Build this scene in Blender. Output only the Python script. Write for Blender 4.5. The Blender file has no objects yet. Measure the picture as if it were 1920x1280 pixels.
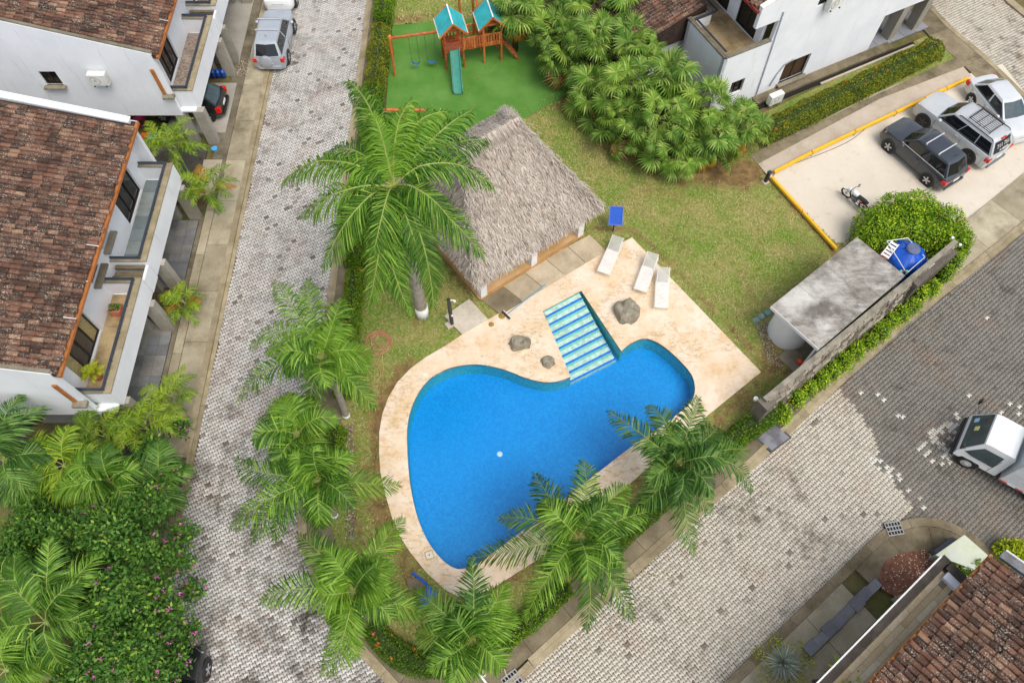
import bpy, math, random
import numpy as np
from mathutils import Vector, Matrix, Euler, noise
from mathutils.geometry import tessellate_polygon
R = random.Random(7)
rad = math.radians
SC = bpy.context.scene
COL = SC.collection

# ---------------------------------------------------------------- camera, sky, sun, exposure
CH, CF, CT = 30.0, 1400.0, rad(27.5)          # height (m), focal length in pixels of the 1920 wide photograph, tilt from straight down
cam_d = bpy.data.cameras.new('camera')
cam = bpy.data.objects.new('camera', cam_d)
COL.objects.link(cam)
cam.location = (0, 0, CH)
cam.rotation_euler = (CT, 0, 0)
cam_d.sensor_width = 36.0
cam_d.lens = 36.0 * CF / 1920.0
cam_d.clip_end = 2000
SC.camera = cam
SUN_EL, SUN_AZ = rad(62), rad(138)             # azimuth measured from +Y towards +X
w = bpy.data.worlds.new('World')
SC.world = w
w.use_nodes = True
nt = w.node_tree
sky = nt.nodes.new('ShaderNodeTexSky')
sky.sky_type = 'NISHITA'
sky.sun_disc = False
sky.sun_elevation = SUN_EL
sky.sun_rotation = SUN_AZ
sky.air_density = 1.0
sky.dust_density = 3.0
sky.ozone_density = 1.0
hs = nt.nodes.new('ShaderNodeHueSaturation')        # cloud cover: a paler, greyer sky
hs.inputs['Saturation'].default_value = 0.5
nt.links.new(sky.outputs[0], hs.inputs['Color'])
nt.links.new(hs.outputs[0], nt.nodes['Background'].inputs[0])
nt.nodes['Background'].inputs[1].default_value = 0.15
sun_d = bpy.data.lights.new('sun', 'SUN')
sun_d.energy = 1.4
sun_d.angle = rad(34)
sun_d.color = (1.0, 0.95, 0.86)
sun = bpy.data.objects.new('sun', sun_d)
COL.objects.link(sun)
sd = Vector((math.sin(SUN_AZ) * math.cos(SUN_EL), math.cos(SUN_AZ) * math.cos(SUN_EL), math.sin(SUN_EL)))
sun.rotation_euler = sd.to_track_quat('Z', 'Y').to_euler()
sun.location = sd * 60
SC.view_settings.view_transform = 'Standard'
SC.view_settings.look = 'None'
SC.view_settings.gamma = 1.0
SC.view_settings.use_curve_mapping = False
SC.view_settings.exposure = 0.42
try:
    SC.cycles.max_bounces = 6
    SC.cycles.transparent_max_bounces = 12
except Exception:
    pass

# ---------------------------------------------------------------- geometry helpers
_f = Vector((0, math.sin(CT), -math.cos(CT)))
_d = Vector((0, -math.cos(CT), -math.sin(CT)))
def P(px, py, z=0.0):
    """the point of the level z that the photograph shows at pixel px, py"""
    v = Vector((1, 0, 0)) * ((px - 960) / CF) + _d * ((py - 640) / CF) + _f
    t = (z - CH) / v.z
    return Vector((v.x * t, v.y * t, z))
def PX(x, y, z=0.0):
    v = Vector((x, y, z - CH))
    k = v.dot(_f)
    return 960 + CF * v.x / k, 640 + CF * v.dot(_d) / k
def PP(pts, z=0.0):
    return [P(a, b, z) for a, b in pts]
def rot2(x, y, a):
    c, s = math.cos(a), math.sin(a)
    return x * c - y * s, x * s + y * c

class MB:
    def __init__(s):
        s.v, s.f = [], []
    def add(s, vs, fs):
        n = len(s.v)
        s.v.extend([tuple(v) for v in vs])
        s.f.extend([tuple(i + n for i in f) for f in fs])
        return s
    def box(s, c, size, rz=0.0, M=None):
        x, y, z = size[0] / 2, size[1] / 2, size[2] / 2
        vs = []
        for dz in (-z, z):
            for dx, dy in ((-x, -y), (x, -y), (x, y), (-x, y)):
                if M is not None:
                    q = M @ Vector((dx, dy, dz))
                    vs.append((c[0] + q.x, c[1] + q.y, c[2] + q.z))
                else:
                    a, b = rot2(dx, dy, rz)
                    vs.append((c[0] + a, c[1] + b, c[2] + dz))
        return s.add(vs, [(3, 2, 1, 0), (4, 5, 6, 7), (0, 1, 5, 4), (1, 2, 6, 5), (2, 3, 7, 6), (3, 0, 4, 7)])
    def beam(s, a, b, wd, ht, up=(0, 0, 1)):
        a, b = Vector(a), Vector(b)
        t = (b - a).normalized()
        u = Vector(up)
        sd_ = t.cross(u)
        if sd_.length < 1e-4:
            sd_ = t.cross(Vector((0, 1, 0)))
        sd_.normalize()
        u = sd_.cross(t)
        vs = []
        for q in (a, b):
            for i, j in ((-1, -1), (1, -1), (1, 1), (-1, 1)):
                vs.append(q + sd_ * (i * wd / 2) + u * (j * ht / 2))
        return s.add(vs, [(3, 2, 1, 0), (4, 5, 6, 7), (0, 1, 5, 4), (1, 2, 6, 5), (2, 3, 7, 6), (3, 0, 4, 7)])
    def tube(s, pts, r, n=6, cap=True):
        pts = [Vector(p) for p in pts]
        rs = r if isinstance(r, (list, tuple)) else [r] * len(pts)
        base = len(s.v)
        prev = None
        for i, p in enumerate(pts):
            t = (pts[min(i + 1, len(pts) - 1)] - pts[max(i - 1, 0)])
            t = t.normalized() if t.length > 1e-9 else Vector((0, 0, 1))
            if prev is None:
                u = t.cross(Vector((0, 0, 1)))
                if u.length < 1e-3:
                    u = t.cross(Vector((1, 0, 0)))
            else:
                u = prev - t * prev.dot(t)
            u.normalize()
            prev = u
            q = t.cross(u)
            for k in range(n):
                a = 2 * math.pi * k / n
                s.v.append(tuple(p + (u * math.cos(a) + q * math.sin(a)) * rs[i]))
        m = len(pts)
        for i in range(m - 1):
            for k in range(n):
                a, b = base + i * n + k, base + i * n + (k + 1) % n
                s.f.append((a, b, b + n, a + n))
        if cap:
            s.f.append(tuple(base + k for k in reversed(range(n))))
            s.f.append(tuple(base + (m - 1) * n + k for k in range(n)))
        return s
    def lathe(s, c, prof, n=16, M=None, cap=True):
        """prof: (radius, height) pairs, from low to high"""
        base = len(s.v)
        for r_, z in prof:
            for k in range(n):
                a = 2 * math.pi * k / n
                q = Vector((r_ * math.cos(a), r_ * math.sin(a), z))
                if M is not None:
                    q = M @ q
                s.v.append((c[0] + q.x, c[1] + q.y, c[2] + q.z))
        m = len(prof)
        for i in range(m - 1):
            for k in range(n):
                a, b = base + i * n + k, base + i * n + (k + 1) % n
                s.f.append((a, b, b + n, a + n))
        if cap:
            s.f.append(tuple(base + k for k in reversed(range(n))))
            s.f.append(tuple(base + (m - 1) * n + k for k in range(n)))
        return s
    def prism(s, poly, z0, z1, holes=(), bottom=False, walls=True):
        loops = [list(poly)] + [list(h) for h in holes]
        tris = tessellate_polygon([[Vector((p[0], p[1], 0)) for p in L] for L in loops])
        flat = [p for L in loops for p in L]
        n = len(flat)
        base = len(s.v)
        s.v.extend([(p[0], p[1], z1) for p in flat])
        for a, b, c in tris:
            A, B, C = flat[a], flat[b], flat[c]
            if (B[0] - A[0]) * (C[1] - A[1]) - (B[1] - A[1]) * (C[0] - A[0]) < 0:
                b, c = c, b
            s.f.append((base + a, base + b, base + c))
        if walls:
            s.v.extend([(p[0], p[1], z0) for p in flat])
            o = 0
            for li, L in enumerate(loops):
                m = len(L)
                ar = sum(L[i][0] * L[(i + 1) % m][1] - L[(i + 1) % m][0] * L[i][1] for i in range(m))
                ccw = (ar > 0) == (li == 0)
                for i in range(m):
                    a, b = base + o + i, base + o + (i + 1) % m
                    f = (a + n, b + n, b, a)
                    s.f.append(f if ccw else f[::-1])
                o += m
            if bottom:
                for a, b, c in tris:
                    A, B, C = flat[a], flat[b], flat[c]
                    if (B[0] - A[0]) * (C[1] - A[1]) - (B[1] - A[1]) * (C[0] - A[0]) > 0:
                        b, c = c, b
                    s.f.append((base + n + a, base + n + b, base + n + c))
        return s
    def mesh(s, name):
        me = bpy.data.meshes.new(name)
        me.from_pydata(s.v, [], s.f)
        return me

def origin_of(o):
    q = Vector((0, 0, 0))
    while o is not None:
        q = q + o.location
        o = o.parent
    return q
def ob(name, mb, mat=None, parent=None, smooth=False, **props):
    """links the collected shapes (given in world coordinates) as ONE mesh object"""
    if parent is not None:
        q = origin_of(parent)
        if q.length > 0:
            mb.v = [(v[0] - q.x, v[1] - q.y, v[2] - q.z) for v in mb.v]
    me = mb.mesh(name)
    if mat is not None:
        me.materials.append(mat)
    if smooth:
        me.shade_smooth()
        if smooth != 'all':
            me.set_sharp_from_angle(angle=rad(40))
    o = bpy.data.objects.new(name, me)
    COL.objects.link(o)
    o.parent = parent
    for k, v in props.items():
        o[k] = v
    return o
def tag(o, label, cat, group=None):
    o['label'] = label
    o['category'] = cat
    if group:
        o['group'] = group
    return o
def thing(name, label, cat, loc=(0, 0, 0), group=None):
    o = bpy.data.objects.new(name, None)
    o.empty_display_size = 0.2
    COL.objects.link(o)
    o.location = loc
    return tag(o, label, cat, group)
def solo(name, mb, mat, label, cat, group=None, smooth=False):
    """a thing that is one mesh, its origin at its base"""
    vs = np.array(mb.v)
    q = Vector((float(vs[:, 0].mean()), float(vs[:, 1].mean()), float(vs[:, 2].min())))
    mb.v = [(v[0] - q.x, v[1] - q.y, v[2] - q.z) for v in mb.v]
    o = ob(name, mb, mat, None, smooth)
    o.location = q
    return tag(o, label, cat, group)
def struct(name, mb, mat, smooth=False, parent=None):
    return ob(name, mb, mat, parent, smooth, kind='structure')
def dup(o, loc=None, rz=None, label=None, parent=None):
    c = o.copy()
    COL.objects.link(c)
    if parent is not None:
        c.parent = parent
    if loc is not None:
        c.location = loc
    if rz is not None:
        c.rotation_euler = (0, 0, rz)
    if label:
        c['label'] = label
    for ch in o.children:
        dup(ch, parent=c)
    return c
def inside(x, y, poly):
    r, j = False, len(poly) - 1
    for i in range(len(poly)):
        if (poly[i][1] > y) != (poly[j][1] > y) and x < (poly[j][0] - poly[i][0]) * (y - poly[i][1]) / (poly[j][1] - poly[i][1]) + poly[i][0]:
            r = not r
        j = i
    return r
def smooth_loop(pts, k=3):
    """Catmull-Rom through a closed list of points"""
    n, out = len(pts), []
    for i in range(n):
        a, b, c, d = pts[i - 1], pts[i], pts[(i + 1) % n], pts[(i + 2) % n]
        for j in range(k):
            t = j / k
            out.append(tuple(0.5 * (2 * b[m] + (c[m] - a[m]) * t + (2 * a[m] - 5 * b[m] + 4 * c[m] - d[m]) * t * t + (3 * b[m] - a[m] - 3 * c[m] + d[m]) * t ** 3) for m in (0, 1)))
    return out
def smooth_line(pts, k=4):
    pts = [Vector(p) for p in pts]
    n, out = len(pts), []
    for i in range(n - 1):
        a, b, c, d = pts[max(i - 1, 0)], pts[i], pts[i + 1], pts[min(i + 2, n - 1)]
        for j in range(k):
            t = j / k
            out.append(0.5 * (2 * b + (c - a) * t + (2 * a - 5 * b + 4 * c - d) * t * t + (3 * b - a - 3 * c + d) * t ** 3))
    out.append(pts[-1])
    return out

# ---------------------------------------------------------------- materials
def hx(s, k=1.0):
    """colour of a hex code, in linear values, times k"""
    o = []
    for i in (0, 2, 4):
        c = int(s[i:i + 2], 16) / 255
        o.append((c / 12.92 if c <= 0.04045 else ((c + 0.055) / 1.055) ** 2.4) * k)
    return (o[0], o[1], o[2], 1)
class NT:
    """short hand for building node trees"""
    def __init__(s, name):
        s.m = bpy.data.materials.new(name)
        s.m.use_nodes = True
        s.t = s.m.node_tree
        s.b = s.t.nodes['Principled BSDF']
        s.out = s.t.nodes['Material Output']
        s.pos = s.n('ShaderNodeNewGeometry')
        s.P = s.pos.outputs['Position']
    def n(s, t, **k):
        x = s.t.nodes.new(t)
        for a, b in k.items():
            setattr(x, a, b)
        return x
    def l(s, a, b):
        s.t.links.new(a, b)
    def noise(s, scale, detail=4, rough=0.55, vec=None, lo=0.35, hi=0.65, st=None):
        x = s.n('ShaderNodeTexNoise')
        x.inputs['Scale'].default_value = scale
        x.inputs['Detail'].default_value = detail
        x.inputs['Roughness'].default_value = rough
        v = vec or s.P
        if st is not None:
            mp = s.n('ShaderNodeMapping')
            s.l(v, mp.inputs[0])
            mp.inputs['Rotation'].default_value = (0, 0, st[3] if len(st) > 3 else 0)
            mp.inputs['Scale'].default_value = st[:3]
            v = mp.outputs[0]
        s.l(v, x.inputs['Vector'])
        return s.rng(x.outputs['Fac'], lo, hi)
    def rng(s, a, lo, hi, o0=0.0, o1=1.0):
        r = s.n('ShaderNodeMapRange')
        s.l(a, r.inputs[0])
        for i, v in enumerate((lo, hi, o0, o1)):
            r.inputs[i + 1].default_value = v
        return r.outputs[0]
    def mix(s, f, a, b, mode='MIX'):
        x = s.n('ShaderNodeMix', data_type='RGBA', blend_type=mode)
        for v, i in ((f, 0), (a, 6), (b, 7)):
            if isinstance(v, (int, float)):
                x.inputs[i].default_value = v
            elif isinstance(v, tuple):
                x.inputs[i].default_value = v
            else:
                s.l(v, x.inputs[i])
        return x.outputs[2]
    def math(s, op, a, b=0.0):
        x = s.n('ShaderNodeMath', operation=op)
        for v, i in ((a, 0), (b, 1)):
            if isinstance(v, (int, float)):
                x.inputs[i].default_value = v
            else:
                s.l(v, x.inputs[i])
        return x.outputs[0]
    def rnd(s):
        """a random value of each loose piece of each object"""
        o = s.n('ShaderNodeObjectInfo')
        a = s.math('ADD', s.pos.outputs['Random Per Island'], o.outputs['Random'])
        return s.math('FRACT', a)
    def ramp(s, f, stops):
        x = s.n('ShaderNodeValToRGB')
        e = x.color_ramp.elements
        while len(e) < len(stops):
            e.new(0.5)
        for q, (p, c) in zip(e, stops):
            q.position, q.color = p, c
        s.l(f, x.inputs[0])
        return x.outputs[0]
    def bump(s, h, strength=0.3, dist=0.02):
        x = s.n('ShaderNodeBump')
        x.inputs['Strength'].default_value = strength
        x.inputs['Distance'].default_value = dist
        s.l(h, x.inputs['Height'])
        s.l(x.outputs[0], s.b.inputs['Normal'])
    def fin(s, col, rough=0.8, metal=0.0, spec=None):
        if isinstance(col, tuple):
            s.b.inputs['Base Color'].default_value = col
        else:
            s.l(col, s.b.inputs['Base Color'])
        s.b.inputs['Roughness'].default_value = rough
        s.b.inputs['Metallic'].default_value = metal
        if spec is not None:
            s.b.inputs['Specular IOR Level'].default_value = spec
        return s.m
def plain(name, c, rough=0.6, metal=0.0, var=0.12, scale=3.0, spec=None, coat=0.0):
    """one colour with a little grain and dirt"""
    t = NT(name)
    dk = tuple(x * (1 - 2.2 * var) for x in c[:3]) + (1,)
    lt = tuple(min(1, x * (1 + var)) for x in c[:3]) + (1,)
    f = t.noise(scale, 5, 0.65, lo=0.3, hi=0.62)
    if coat:
        t.b.inputs['Coat Weight'].default_value = coat
        t.b.inputs['Coat Roughness'].default_value = 0.06
    return t.fin(t.mix(f, dk, lt), rough, metal, spec)
def leafy(name, stops, rough=0.6, trans=0.25, lump=0.0, dim=0.72):
    """leaf colour that changes from leaf to leaf"""
    t = NT(name)
    stops = [(p, tuple(v * dim for v in q[:3]) + (1,)) for p, q in stops]
    c = t.ramp(t.rnd(), stops)
    if lump:
        f = t.noise(lump, 2, 0.5, lo=0.38, hi=0.62)
        c = t.mix(t.math('MULTIPLY', f, 0.75), c, t.ramp(t.rnd(), [(p, tuple(v * k for v, k in zip(q[:3], (1.7, 1.45, 0.9))) + (1,)) for p, q in stops]))
    oi = t.n('ShaderNodeObjectInfo')
    c = t.mix(t.rng(oi.outputs['Random'], 0.5, 1, 0.0, 0.65), c, tuple(v * k for v, k in zip(stops[1][1][:3], (0.7, 0.72, 0.8))) + (1,))
    c = t.mix(t.rng(oi.outputs['Random'], 0.5, 0, 0.0, 0.5), c, tuple(v * k for v, k in zip(stops[2][1][:3], (1.3, 1.15, 0.8))) + (1,))
    t.fin(c, rough, spec=0.22)
    if trans:
        tr = t.n('ShaderNodeBsdfTranslucent')
        t.l(c, tr.inputs[0])
        mx = t.n('ShaderNodeMixShader')
        mx.inputs[0].default_value = trans
        t.l(t.b.outputs[0], mx.inputs[1])
        t.l(tr.outputs[0], mx.inputs[2])
        t.l(mx.outputs[0], t.out.inputs[0])
    return t.m
# ================================================================ ground, roads, pavements
def m_soil():
    t = NT('soil')
    a = t.mix(t.noise(1.3, 6, 0.7), hx('6b5741', 0.8), hx('9a8465', 0.8))
    t.bump(t.noise(14, 5, 0.7), 0.6, 0.05)
    return t.fin(t.mix(t.noise(0.23, 4), a, hx('6f7a3c', 0.75)), 0.95, spec=0.1)
def m_lawn():
    t = NT('lawn')
    g = t.mix(t.noise(0.55, 5, 0.6, lo=0.36, hi=0.6), hx('72952e', 0.8), hx('a39a58', 0.85))
    g = t.mix(t.noise(2.3, 6, 0.75, lo=0.4, hi=0.7), g, hx('648726', 0.8))
    g = t.mix(t.noise(9.0, 5, 0.8, lo=0.45, hi=0.75), g, hx('c2b485', 0.9))
    s = t.mix(t.noise(2.0, 6, 0.7), hx('77603f', 0.75), hx('a88a5e', 0.8))
    at = t.n('ShaderNodeAttribute', attribute_name='bare')
    k = t.math('ADD', at.outputs['Fac'], t.math('MULTIPLY', t.math('SUBTRACT', t.noise(3.0, 6, 0.75, lo=0.25, hi=0.75), 0.5), 0.9))
    t.bump(t.noise(30, 4, 0.7), 0.5, 0.04)
    return t.fin(t.mix(t.rng(k, 0.35, 0.75), g, s), 0.95, spec=0.08)
def m_grass():
    t = NT('grass_blade')
    c = t.ramp(t.rnd(), [(0, hx('6a8a24', 0.9)), (0.45, hx('8aa838', 0.95)), (0.75, hx('a2ae56', 1)), (1, hx('c6ba86', 1))])
    d = t.ramp(t.rnd(), [(0, hx('96964c', 0.9)), (0.5, hx('b5a86a', 1)), (1, hx('cfc090', 1))])
    return t.fin(t.mix(t.noise(0.55, 5, 0.6, lo=0.36, hi=0.62), c, d), 0.7, spec=0.2)
def m_concrete(name, light, dark, scale=0.9, stain='5d5645', amount=0.6, bump=0.25):
    t = NT(name)
    a = t.mix(t.noise(scale, 7, 0.7, lo=0.3, hi=0.68), hx(dark), hx(light))
    a = t.mix(t.math('MULTIPLY', t.noise(scale * 0.45, 7, 0.75, lo=0.5, hi=0.68), amount), a, hx(stain))
    h = t.noise(24, 6, 0.75)
    a = t.mix(t.math('MULTIPLY', h, 0.28), a, hx(stain))
    t.bump(h, bump, 0.02)
    o = t.n('ShaderNodeObjectInfo')
    a = t.mix(t.rng(o.outputs['Random'], 0, 1, 0, 0.35), a, hx(stain))
    return t.fin(a, 0.9, spec=0.2)
M_SOIL, M_LAWN, M_GRASS = m_soil(), m_lawn(), m_grass()
M_PAVE = m_concrete('pavement_concrete', 'c9bfa6', 'a2967c', 0.8, '5f553f', 0.75)
M_PAVE_DIRTY = m_concrete('mossy_concrete', 'a2957c', '72664f', 1.1, '4a4332', 0.8)
M_KERB = m_concrete('kerb_concrete', 'c0b295', '968868', 1.4, '5f553f', 0.5)
M_DRIVE = m_concrete('driveway_concrete', '9a907c', '6a6150', 0.9, '463f30', 0.9)
M_SLAB = m_concrete('smooth_concrete', 'bdb8ae', '9c978d', 0.6, '7a7468', 0.4)

# swimming pool outline and deck, from the photograph, on the ground
POOL = [(763, 830), (765, 790), (775, 755), (792, 725), (815, 703), (845, 689), (880, 683), (915, 685), (950, 694), (985, 708), (1020, 716), (1048, 714), (1070, 706),
        (1165, 658), (1182, 644), (1203, 635), (1222, 637), (1247, 651), (1275, 676), (1296, 701), (1303, 724), (1300, 745), (1284, 765), (1240, 799), (1180, 840), (1100, 902), (1040, 949),
        (960, 1009), (905, 1050), (880, 1062), (858, 1066), (835, 1054), (812, 1029), (795, 1000), (780, 960), (768, 900)]
ZD = 0.10
pool_w = [(p.x, p.y) for p in PP(POOL, ZD)]
pool_s = smooth_loop(pool_w[:13], 1) + []
def pool_outline():
    n, out = len(pool_w), []
    for i in range(n):
        b, c = pool_w[i], pool_w[(i + 1) % n]
        if i == 12:                                     # straight mouth of the steps
            out.append(b)
            continue
        a = pool_w[i - 1] if i != 13 else b
        d = pool_w[(i + 2) % n] if i != 11 else c
        for j in range(3):
            t = j / 3
            out.append(tuple(0.5 * (2 * b[m] + (c[m] - a[m]) * t + (2 * a[m] - 5 * b[m] + 4 * c[m] - d[m]) * t * t + (3 * b[m] - a[m] - 3 * c[m] + d[m]) * t ** 3) for m in (0, 1)))
    return out
pool_o = pool_outline()
STEP = [(p.x, p.y) for p in PP([(1070, 706), (1018, 583), (1090, 545), (1165, 658)], ZD)]   # bay of the steps: mouth left, far left, far right, mouth right
i0 = min(range(len(pool_o)), key=lambda i: (pool_o[i][0] - STEP[0][0]) ** 2 + (pool_o[i][1] - STEP[0][1]) ** 2)
pool_hole = pool_o[:i0 + 1] + [STEP[1], STEP[2]] + pool_o[i0 + 1:]

def grid_sheet(name, poly, hole, z, mat, step, bare=None):
    """a sheet of small squares inside poly and outside hole, with the share of bare soil as an attribute"""
    xs = [p[0] for p in poly]; ys = [p[1] for p in poly]
    nx = int((max(xs) - min(xs)) / step) + 2
    ny = int((max(ys) - min(ys)) / step) + 2
    x0, y0 = min(xs) - step / 2, min(ys) - step / 2
    idx, vs, fs = {}, [], []
    def vid(i, j):
        k = (i, j)
        if k not in idx:
            idx[k] = len(vs)
            x, y = x0 + i * step, y0 + j * step
            vs.append((x, y, z + 0.015 * noise.noise((x * 0.7, y * 0.7, 3))))
        return idx[k]
    for i in range(nx):
        for j in range(ny):
            x, y = x0 + (i + 0.5) * step, y0 + (j + 0.5) * step
            if inside(x, y, poly) and not (hole and any(inside(x + dx * step, y + dy * step, hole) for dx in (-1, 0, 1) for dy in (-1, 0, 1))):
                fs.append((vid(i, j), vid(i + 1, j), vid(i + 1, j + 1), vid(i, j + 1)))
    me = bpy.data.meshes.new(name)
    me.from_pydata(vs, [], fs)
    at = me.attributes.new('bare', 'FLOAT', 'POINT')
    if bare:
        at.data.foreach_set('value', [bare(v[0], v[1]) for v in vs])
    me.materials.append(mat)
    o = bpy.data.objects.new(name, me)
    COL.objects.link(o)
    o['kind'] = 'structure'
    return o
def seg_dist(x, y, pts):
    best = 1e9
    for a, b in zip(pts, pts[1:]):
        dx, dy = b[0] - a[0], b[1] - a[1]
        L = dx * dx + dy * dy
        t = 0 if L == 0 else max(0, min(1, ((x - a[0]) * dx + (y - a[1]) * dy) / L))
        best = min(best, math.hypot(x - a[0] - dx * t, y - a[1] - dy * t))
    return best
BEDS = [([(1075, 190), (1130, 225), (1200, 280), (1290, 320), (1400, 325)], 1.25), ([(770, 685), (725, 740), (705, 810), (702, 900), (735, 1010), (770, 1075)], 0.75),
        ([(793, 592), (790, 598)], 0.7), ([(1455, 610), (1440, 660), (1480, 700)], 0.9), ([(1440, 700), (1390, 745), (1330, 800)], 0.7), ([(1200, 900), (1020, 1045), (900, 1120)], 0.5),
        ([(1420, 300), (1450, 350), (1570, 480)], 0.35), ([(1120, 430), (1190, 430), (1290, 530), (1420, 670)], 0.3), ([(660, 800), (655, 920), (680, 1030)], 0.35), ([(740, 40), (830, 30)], 0.6),
        ([(1065, 178), (985, 215)], 0.35), ([(830, 480), (885, 560)], 0.25), ([(1290, 375), (1180, 345)], 0.7), ([(1415, 560), (1365, 480)], 0.5), ([(1250, 430), (1290, 470)], 0.7)]
BEDS = [([(p.x, p.y) for p in PP(b, 0.05)], wd, (0.95, 0.72)[i] if i < 2 else (0.62 if i < 12 else 0.42)) for i, (b, wd) in enumerate(BEDS)]
def bare(x, y):
    v = 0.0
    for b, wd, k in BEDS:
        d = seg_dist(x, y, b) / wd + 0.45 * noise.noise((x * 0.8, y * 0.8, 7)) + 0.25 * noise.noise((x * 2.3, y * 2.3, 2))
        v = max(v, k * (1.15 - 0.75 * max(0, d)))
    return max(0.0, v)
# the ground: one sheet to the horizon, open where the pool is sunk into it
mb = MB()
gh = [(x * 1.0, y * 1.0) for x, y in pool_hole]
far = 400
mb.prism([(-far, -far), (far, -far), (far, far), (-far, far)], -0.06, -0.05, holes=[gh], walls=False)
struct('ground', mb, M_SOIL)
LAWN_POLY = [(-8.0, 27.5), (-8.0, 7.2), (-7.2, 5.2), (-5.2, 3.0), (-3.5, 1.9), (-1.6, 1.7), (0.2, 2.7), (11.3, 12.0), (21.3, 19.5), (15.7, 21.0), (13.0, 25.2), (12.6, 29.6), (3.0, 31.5), (1.1, 29.9), (-0.3, 29.5), (-6.7, 26.6)]
lawn = grid_sheet('lawn', LAWN_POLY, pool_hole, 0.045, M_LAWN, 0.2, bare)
grid_sheet('north_lawn', [(-7.2, 36.2), (-4.0, 36.5), (3.0, 36.9), (9.0, 33.0), (9.0, 44), (-7.2, 44)], None, 0.05, M_LAWN, 0.3, lambda x, y: bare(x, y))
struct('side_lawn', MB().prism([(p.x, p.y) for p in PP([(1395, 275), (1425, 215), (1735, 68), (1800, 104), (1762, 135), (1600, 210)], 0.03)][::-1], -0.04, 0.03), M_LAWN)

def blades(name, poly, n, z, hole=None, dens=None, size=1.0, mat=M_GRASS, rnd_=None):
    rr = np.random.RandomState(5)
    xs = [p[0] for p in poly]; ys = [p[1] for p in poly]
    vs, got = [], 0
    cx = rr.uniform(min(xs), max(xs), n * 3); cy = rr.uniform(min(ys), max(ys), n * 3)
    for x, y in zip(cx, cy):
        if got >= n:
            break
        if not inside(x, y, poly) or (hole and inside(x, y, hole)) or (dens and R.random() > dens(x, y)):
            continue
        got += 1
        a, l = R.random() * 6.283, (0.05 + 0.06 * R.random()) * size
        bx, by = math.cos(a), math.sin(a)
        wv = 0.016 * size
        lean = 0.75
        vs += [(x - by * wv, y + bx * wv, z), (x + by * wv, y - bx * wv, z), (x + bx * l * lean, y + by * l * lean, z + l * 0.6)]
    m = len(vs) // 3
    me = bpy.data.meshes.new(name)
    me.from_pydata(vs, [], [(3 * i, 3 * i + 1, 3 * i + 2) for i in range(m)])
    me.materials.append(mat)
    o = bpy.data.objects.new(name, me)
    COL.objects.link(o)
    o['kind'] = 'stuff'
    o['label'] = 'short patchy grass, green to straw'
    o['category'] = 'grass'
    return o

# ---------------------------------------------------------------- roads of interlocking pavers
CORNER = [(-8.53, 7.0), (-8.2, 6.24), (-7.65, 5.15), (-6.9, 3.94), (-5.9, 2.78), (-4.97, 1.93), (-4.3, 1.3), (-3.3, 0.65), (-2.2, 0.42), (-1.0, 0.72), (0.0, 1.36), (0.8, 2.07)]
SE_KERB = CORNER[-1:] + [(3.05, 3.96), (10.2, 9.85), (14.2, 13.3), (18.1, 16.53), (21.16, 18.78), (25.06, 21.7), (30, 25.6)]
FAR_KERB = [(2.0, -3.2), (7.81, 1.54), (10.98, 4.04), (13.2, 5.8), (14.7, 6.97), (15.7, 7.42), (16.5, 7.55), (17.3, 7.45), (18.0, 7.1), (18.55, 6.65), (19.2, 5.75), (19.5, 4.7), (19.7, 2.0)]
ROAD_POLY = [(-13.35, 43.0), (-13.35, -3.0), (2.0, -3.2)] + FAR_KERB[1:] + [(33, 2), (33, 25.6)] + SE_KERB[::-1] + CORNER[::-1][1:] + [(-8.56, 26), (-8.56, 43.0)]
TR_POLY = [(24.55, 38.5), (25.38, 36.2), (26.85, 33.5), (28.1, 30.6), (29.2, 28.6), (34, 29.9), (31.2, 34.5), (29.2, 38.5), (28.3, 43), (23.4, 43)]
def m_paver(name, pale, mid, dark, wear):
    t = NT(name)
    r = t.rnd()
    base = t.ramp(r, [(0, hx(dark)), (0.02 + 0.03 * (wear > 0.5), hx(mid)), (0.25, hx(pale)), (0.75, hx(pale)), (0.95, hx(mid)), (1, hx('b8a8a2' if wear > 0.5 else mid))])
    big = t.noise(0.2, 6, 0.65, lo=(0.38 if wear > 0.5 else 0.5), hi=0.62)
    mid_ = t.noise(1.1, 6, 0.7, lo=0.46, hi=0.66)
    if wear > 0.5:                                     # the lower part of this road is mossy
        sp = t.n('ShaderNodeSeparateXYZ')
        t.l(t.P, sp.inputs[0])
        big = t.math('MULTIPLY', t.math('ADD', big, t.rng(sp.outputs['Y'], 20, 4, 0.0, 0.55)), 0.8)
    g = t.mix(t.math('MULTIPLY', t.math('MULTIPLY', big, mid_), 0.9), base, hx('4a4438'))
    g = t.mix(t.math('MULTIPLY', t.noise(0.5, 4, 0.6, lo=0.52, hi=0.72), 0.25), g, hx('a5795f'))
    f = t.noise(38, 4, 0.7)
    g = t.mix(t.math('MULTIPLY', f, 0.22), g, hx(dark))
    t.bump(f, 0.25, 0.01)
    return t.fin(g, 0.92, spec=0.15)
M_PAVER = m_paver('pale_paver', 'cdc5b6', 'bcb4a5', '777064', 0.2)
M_PAVER_L = m_paver('mottled_paver', 'd2cec8', 'bcb7af', '6d6860', 0.9)
M_PAVER_DARK = m_paver('grey_paver', '86827a', '7a766e', '625d55', 0.3)
M_PAVER_WHITE = m_paver('white_paver', 'd8d4c9', 'c6c0b2', 'a79f90', 0.1)
def m_joint():
    t = NT('joint_dirt')
    a = t.mix(t.noise(0.3, 6, 0.7, lo=0.42, hi=0.6), hx('3a342c'), hx('6a6356'))
    return t.fin(a, 0.95, spec=0.1)
M_JOINT = m_joint()
mb = MB()
mb.prism(ROAD_POLY, -0.03, -0.02, walls=False)
road = struct('road', mb, M_JOINT)
mb = MB()
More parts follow.
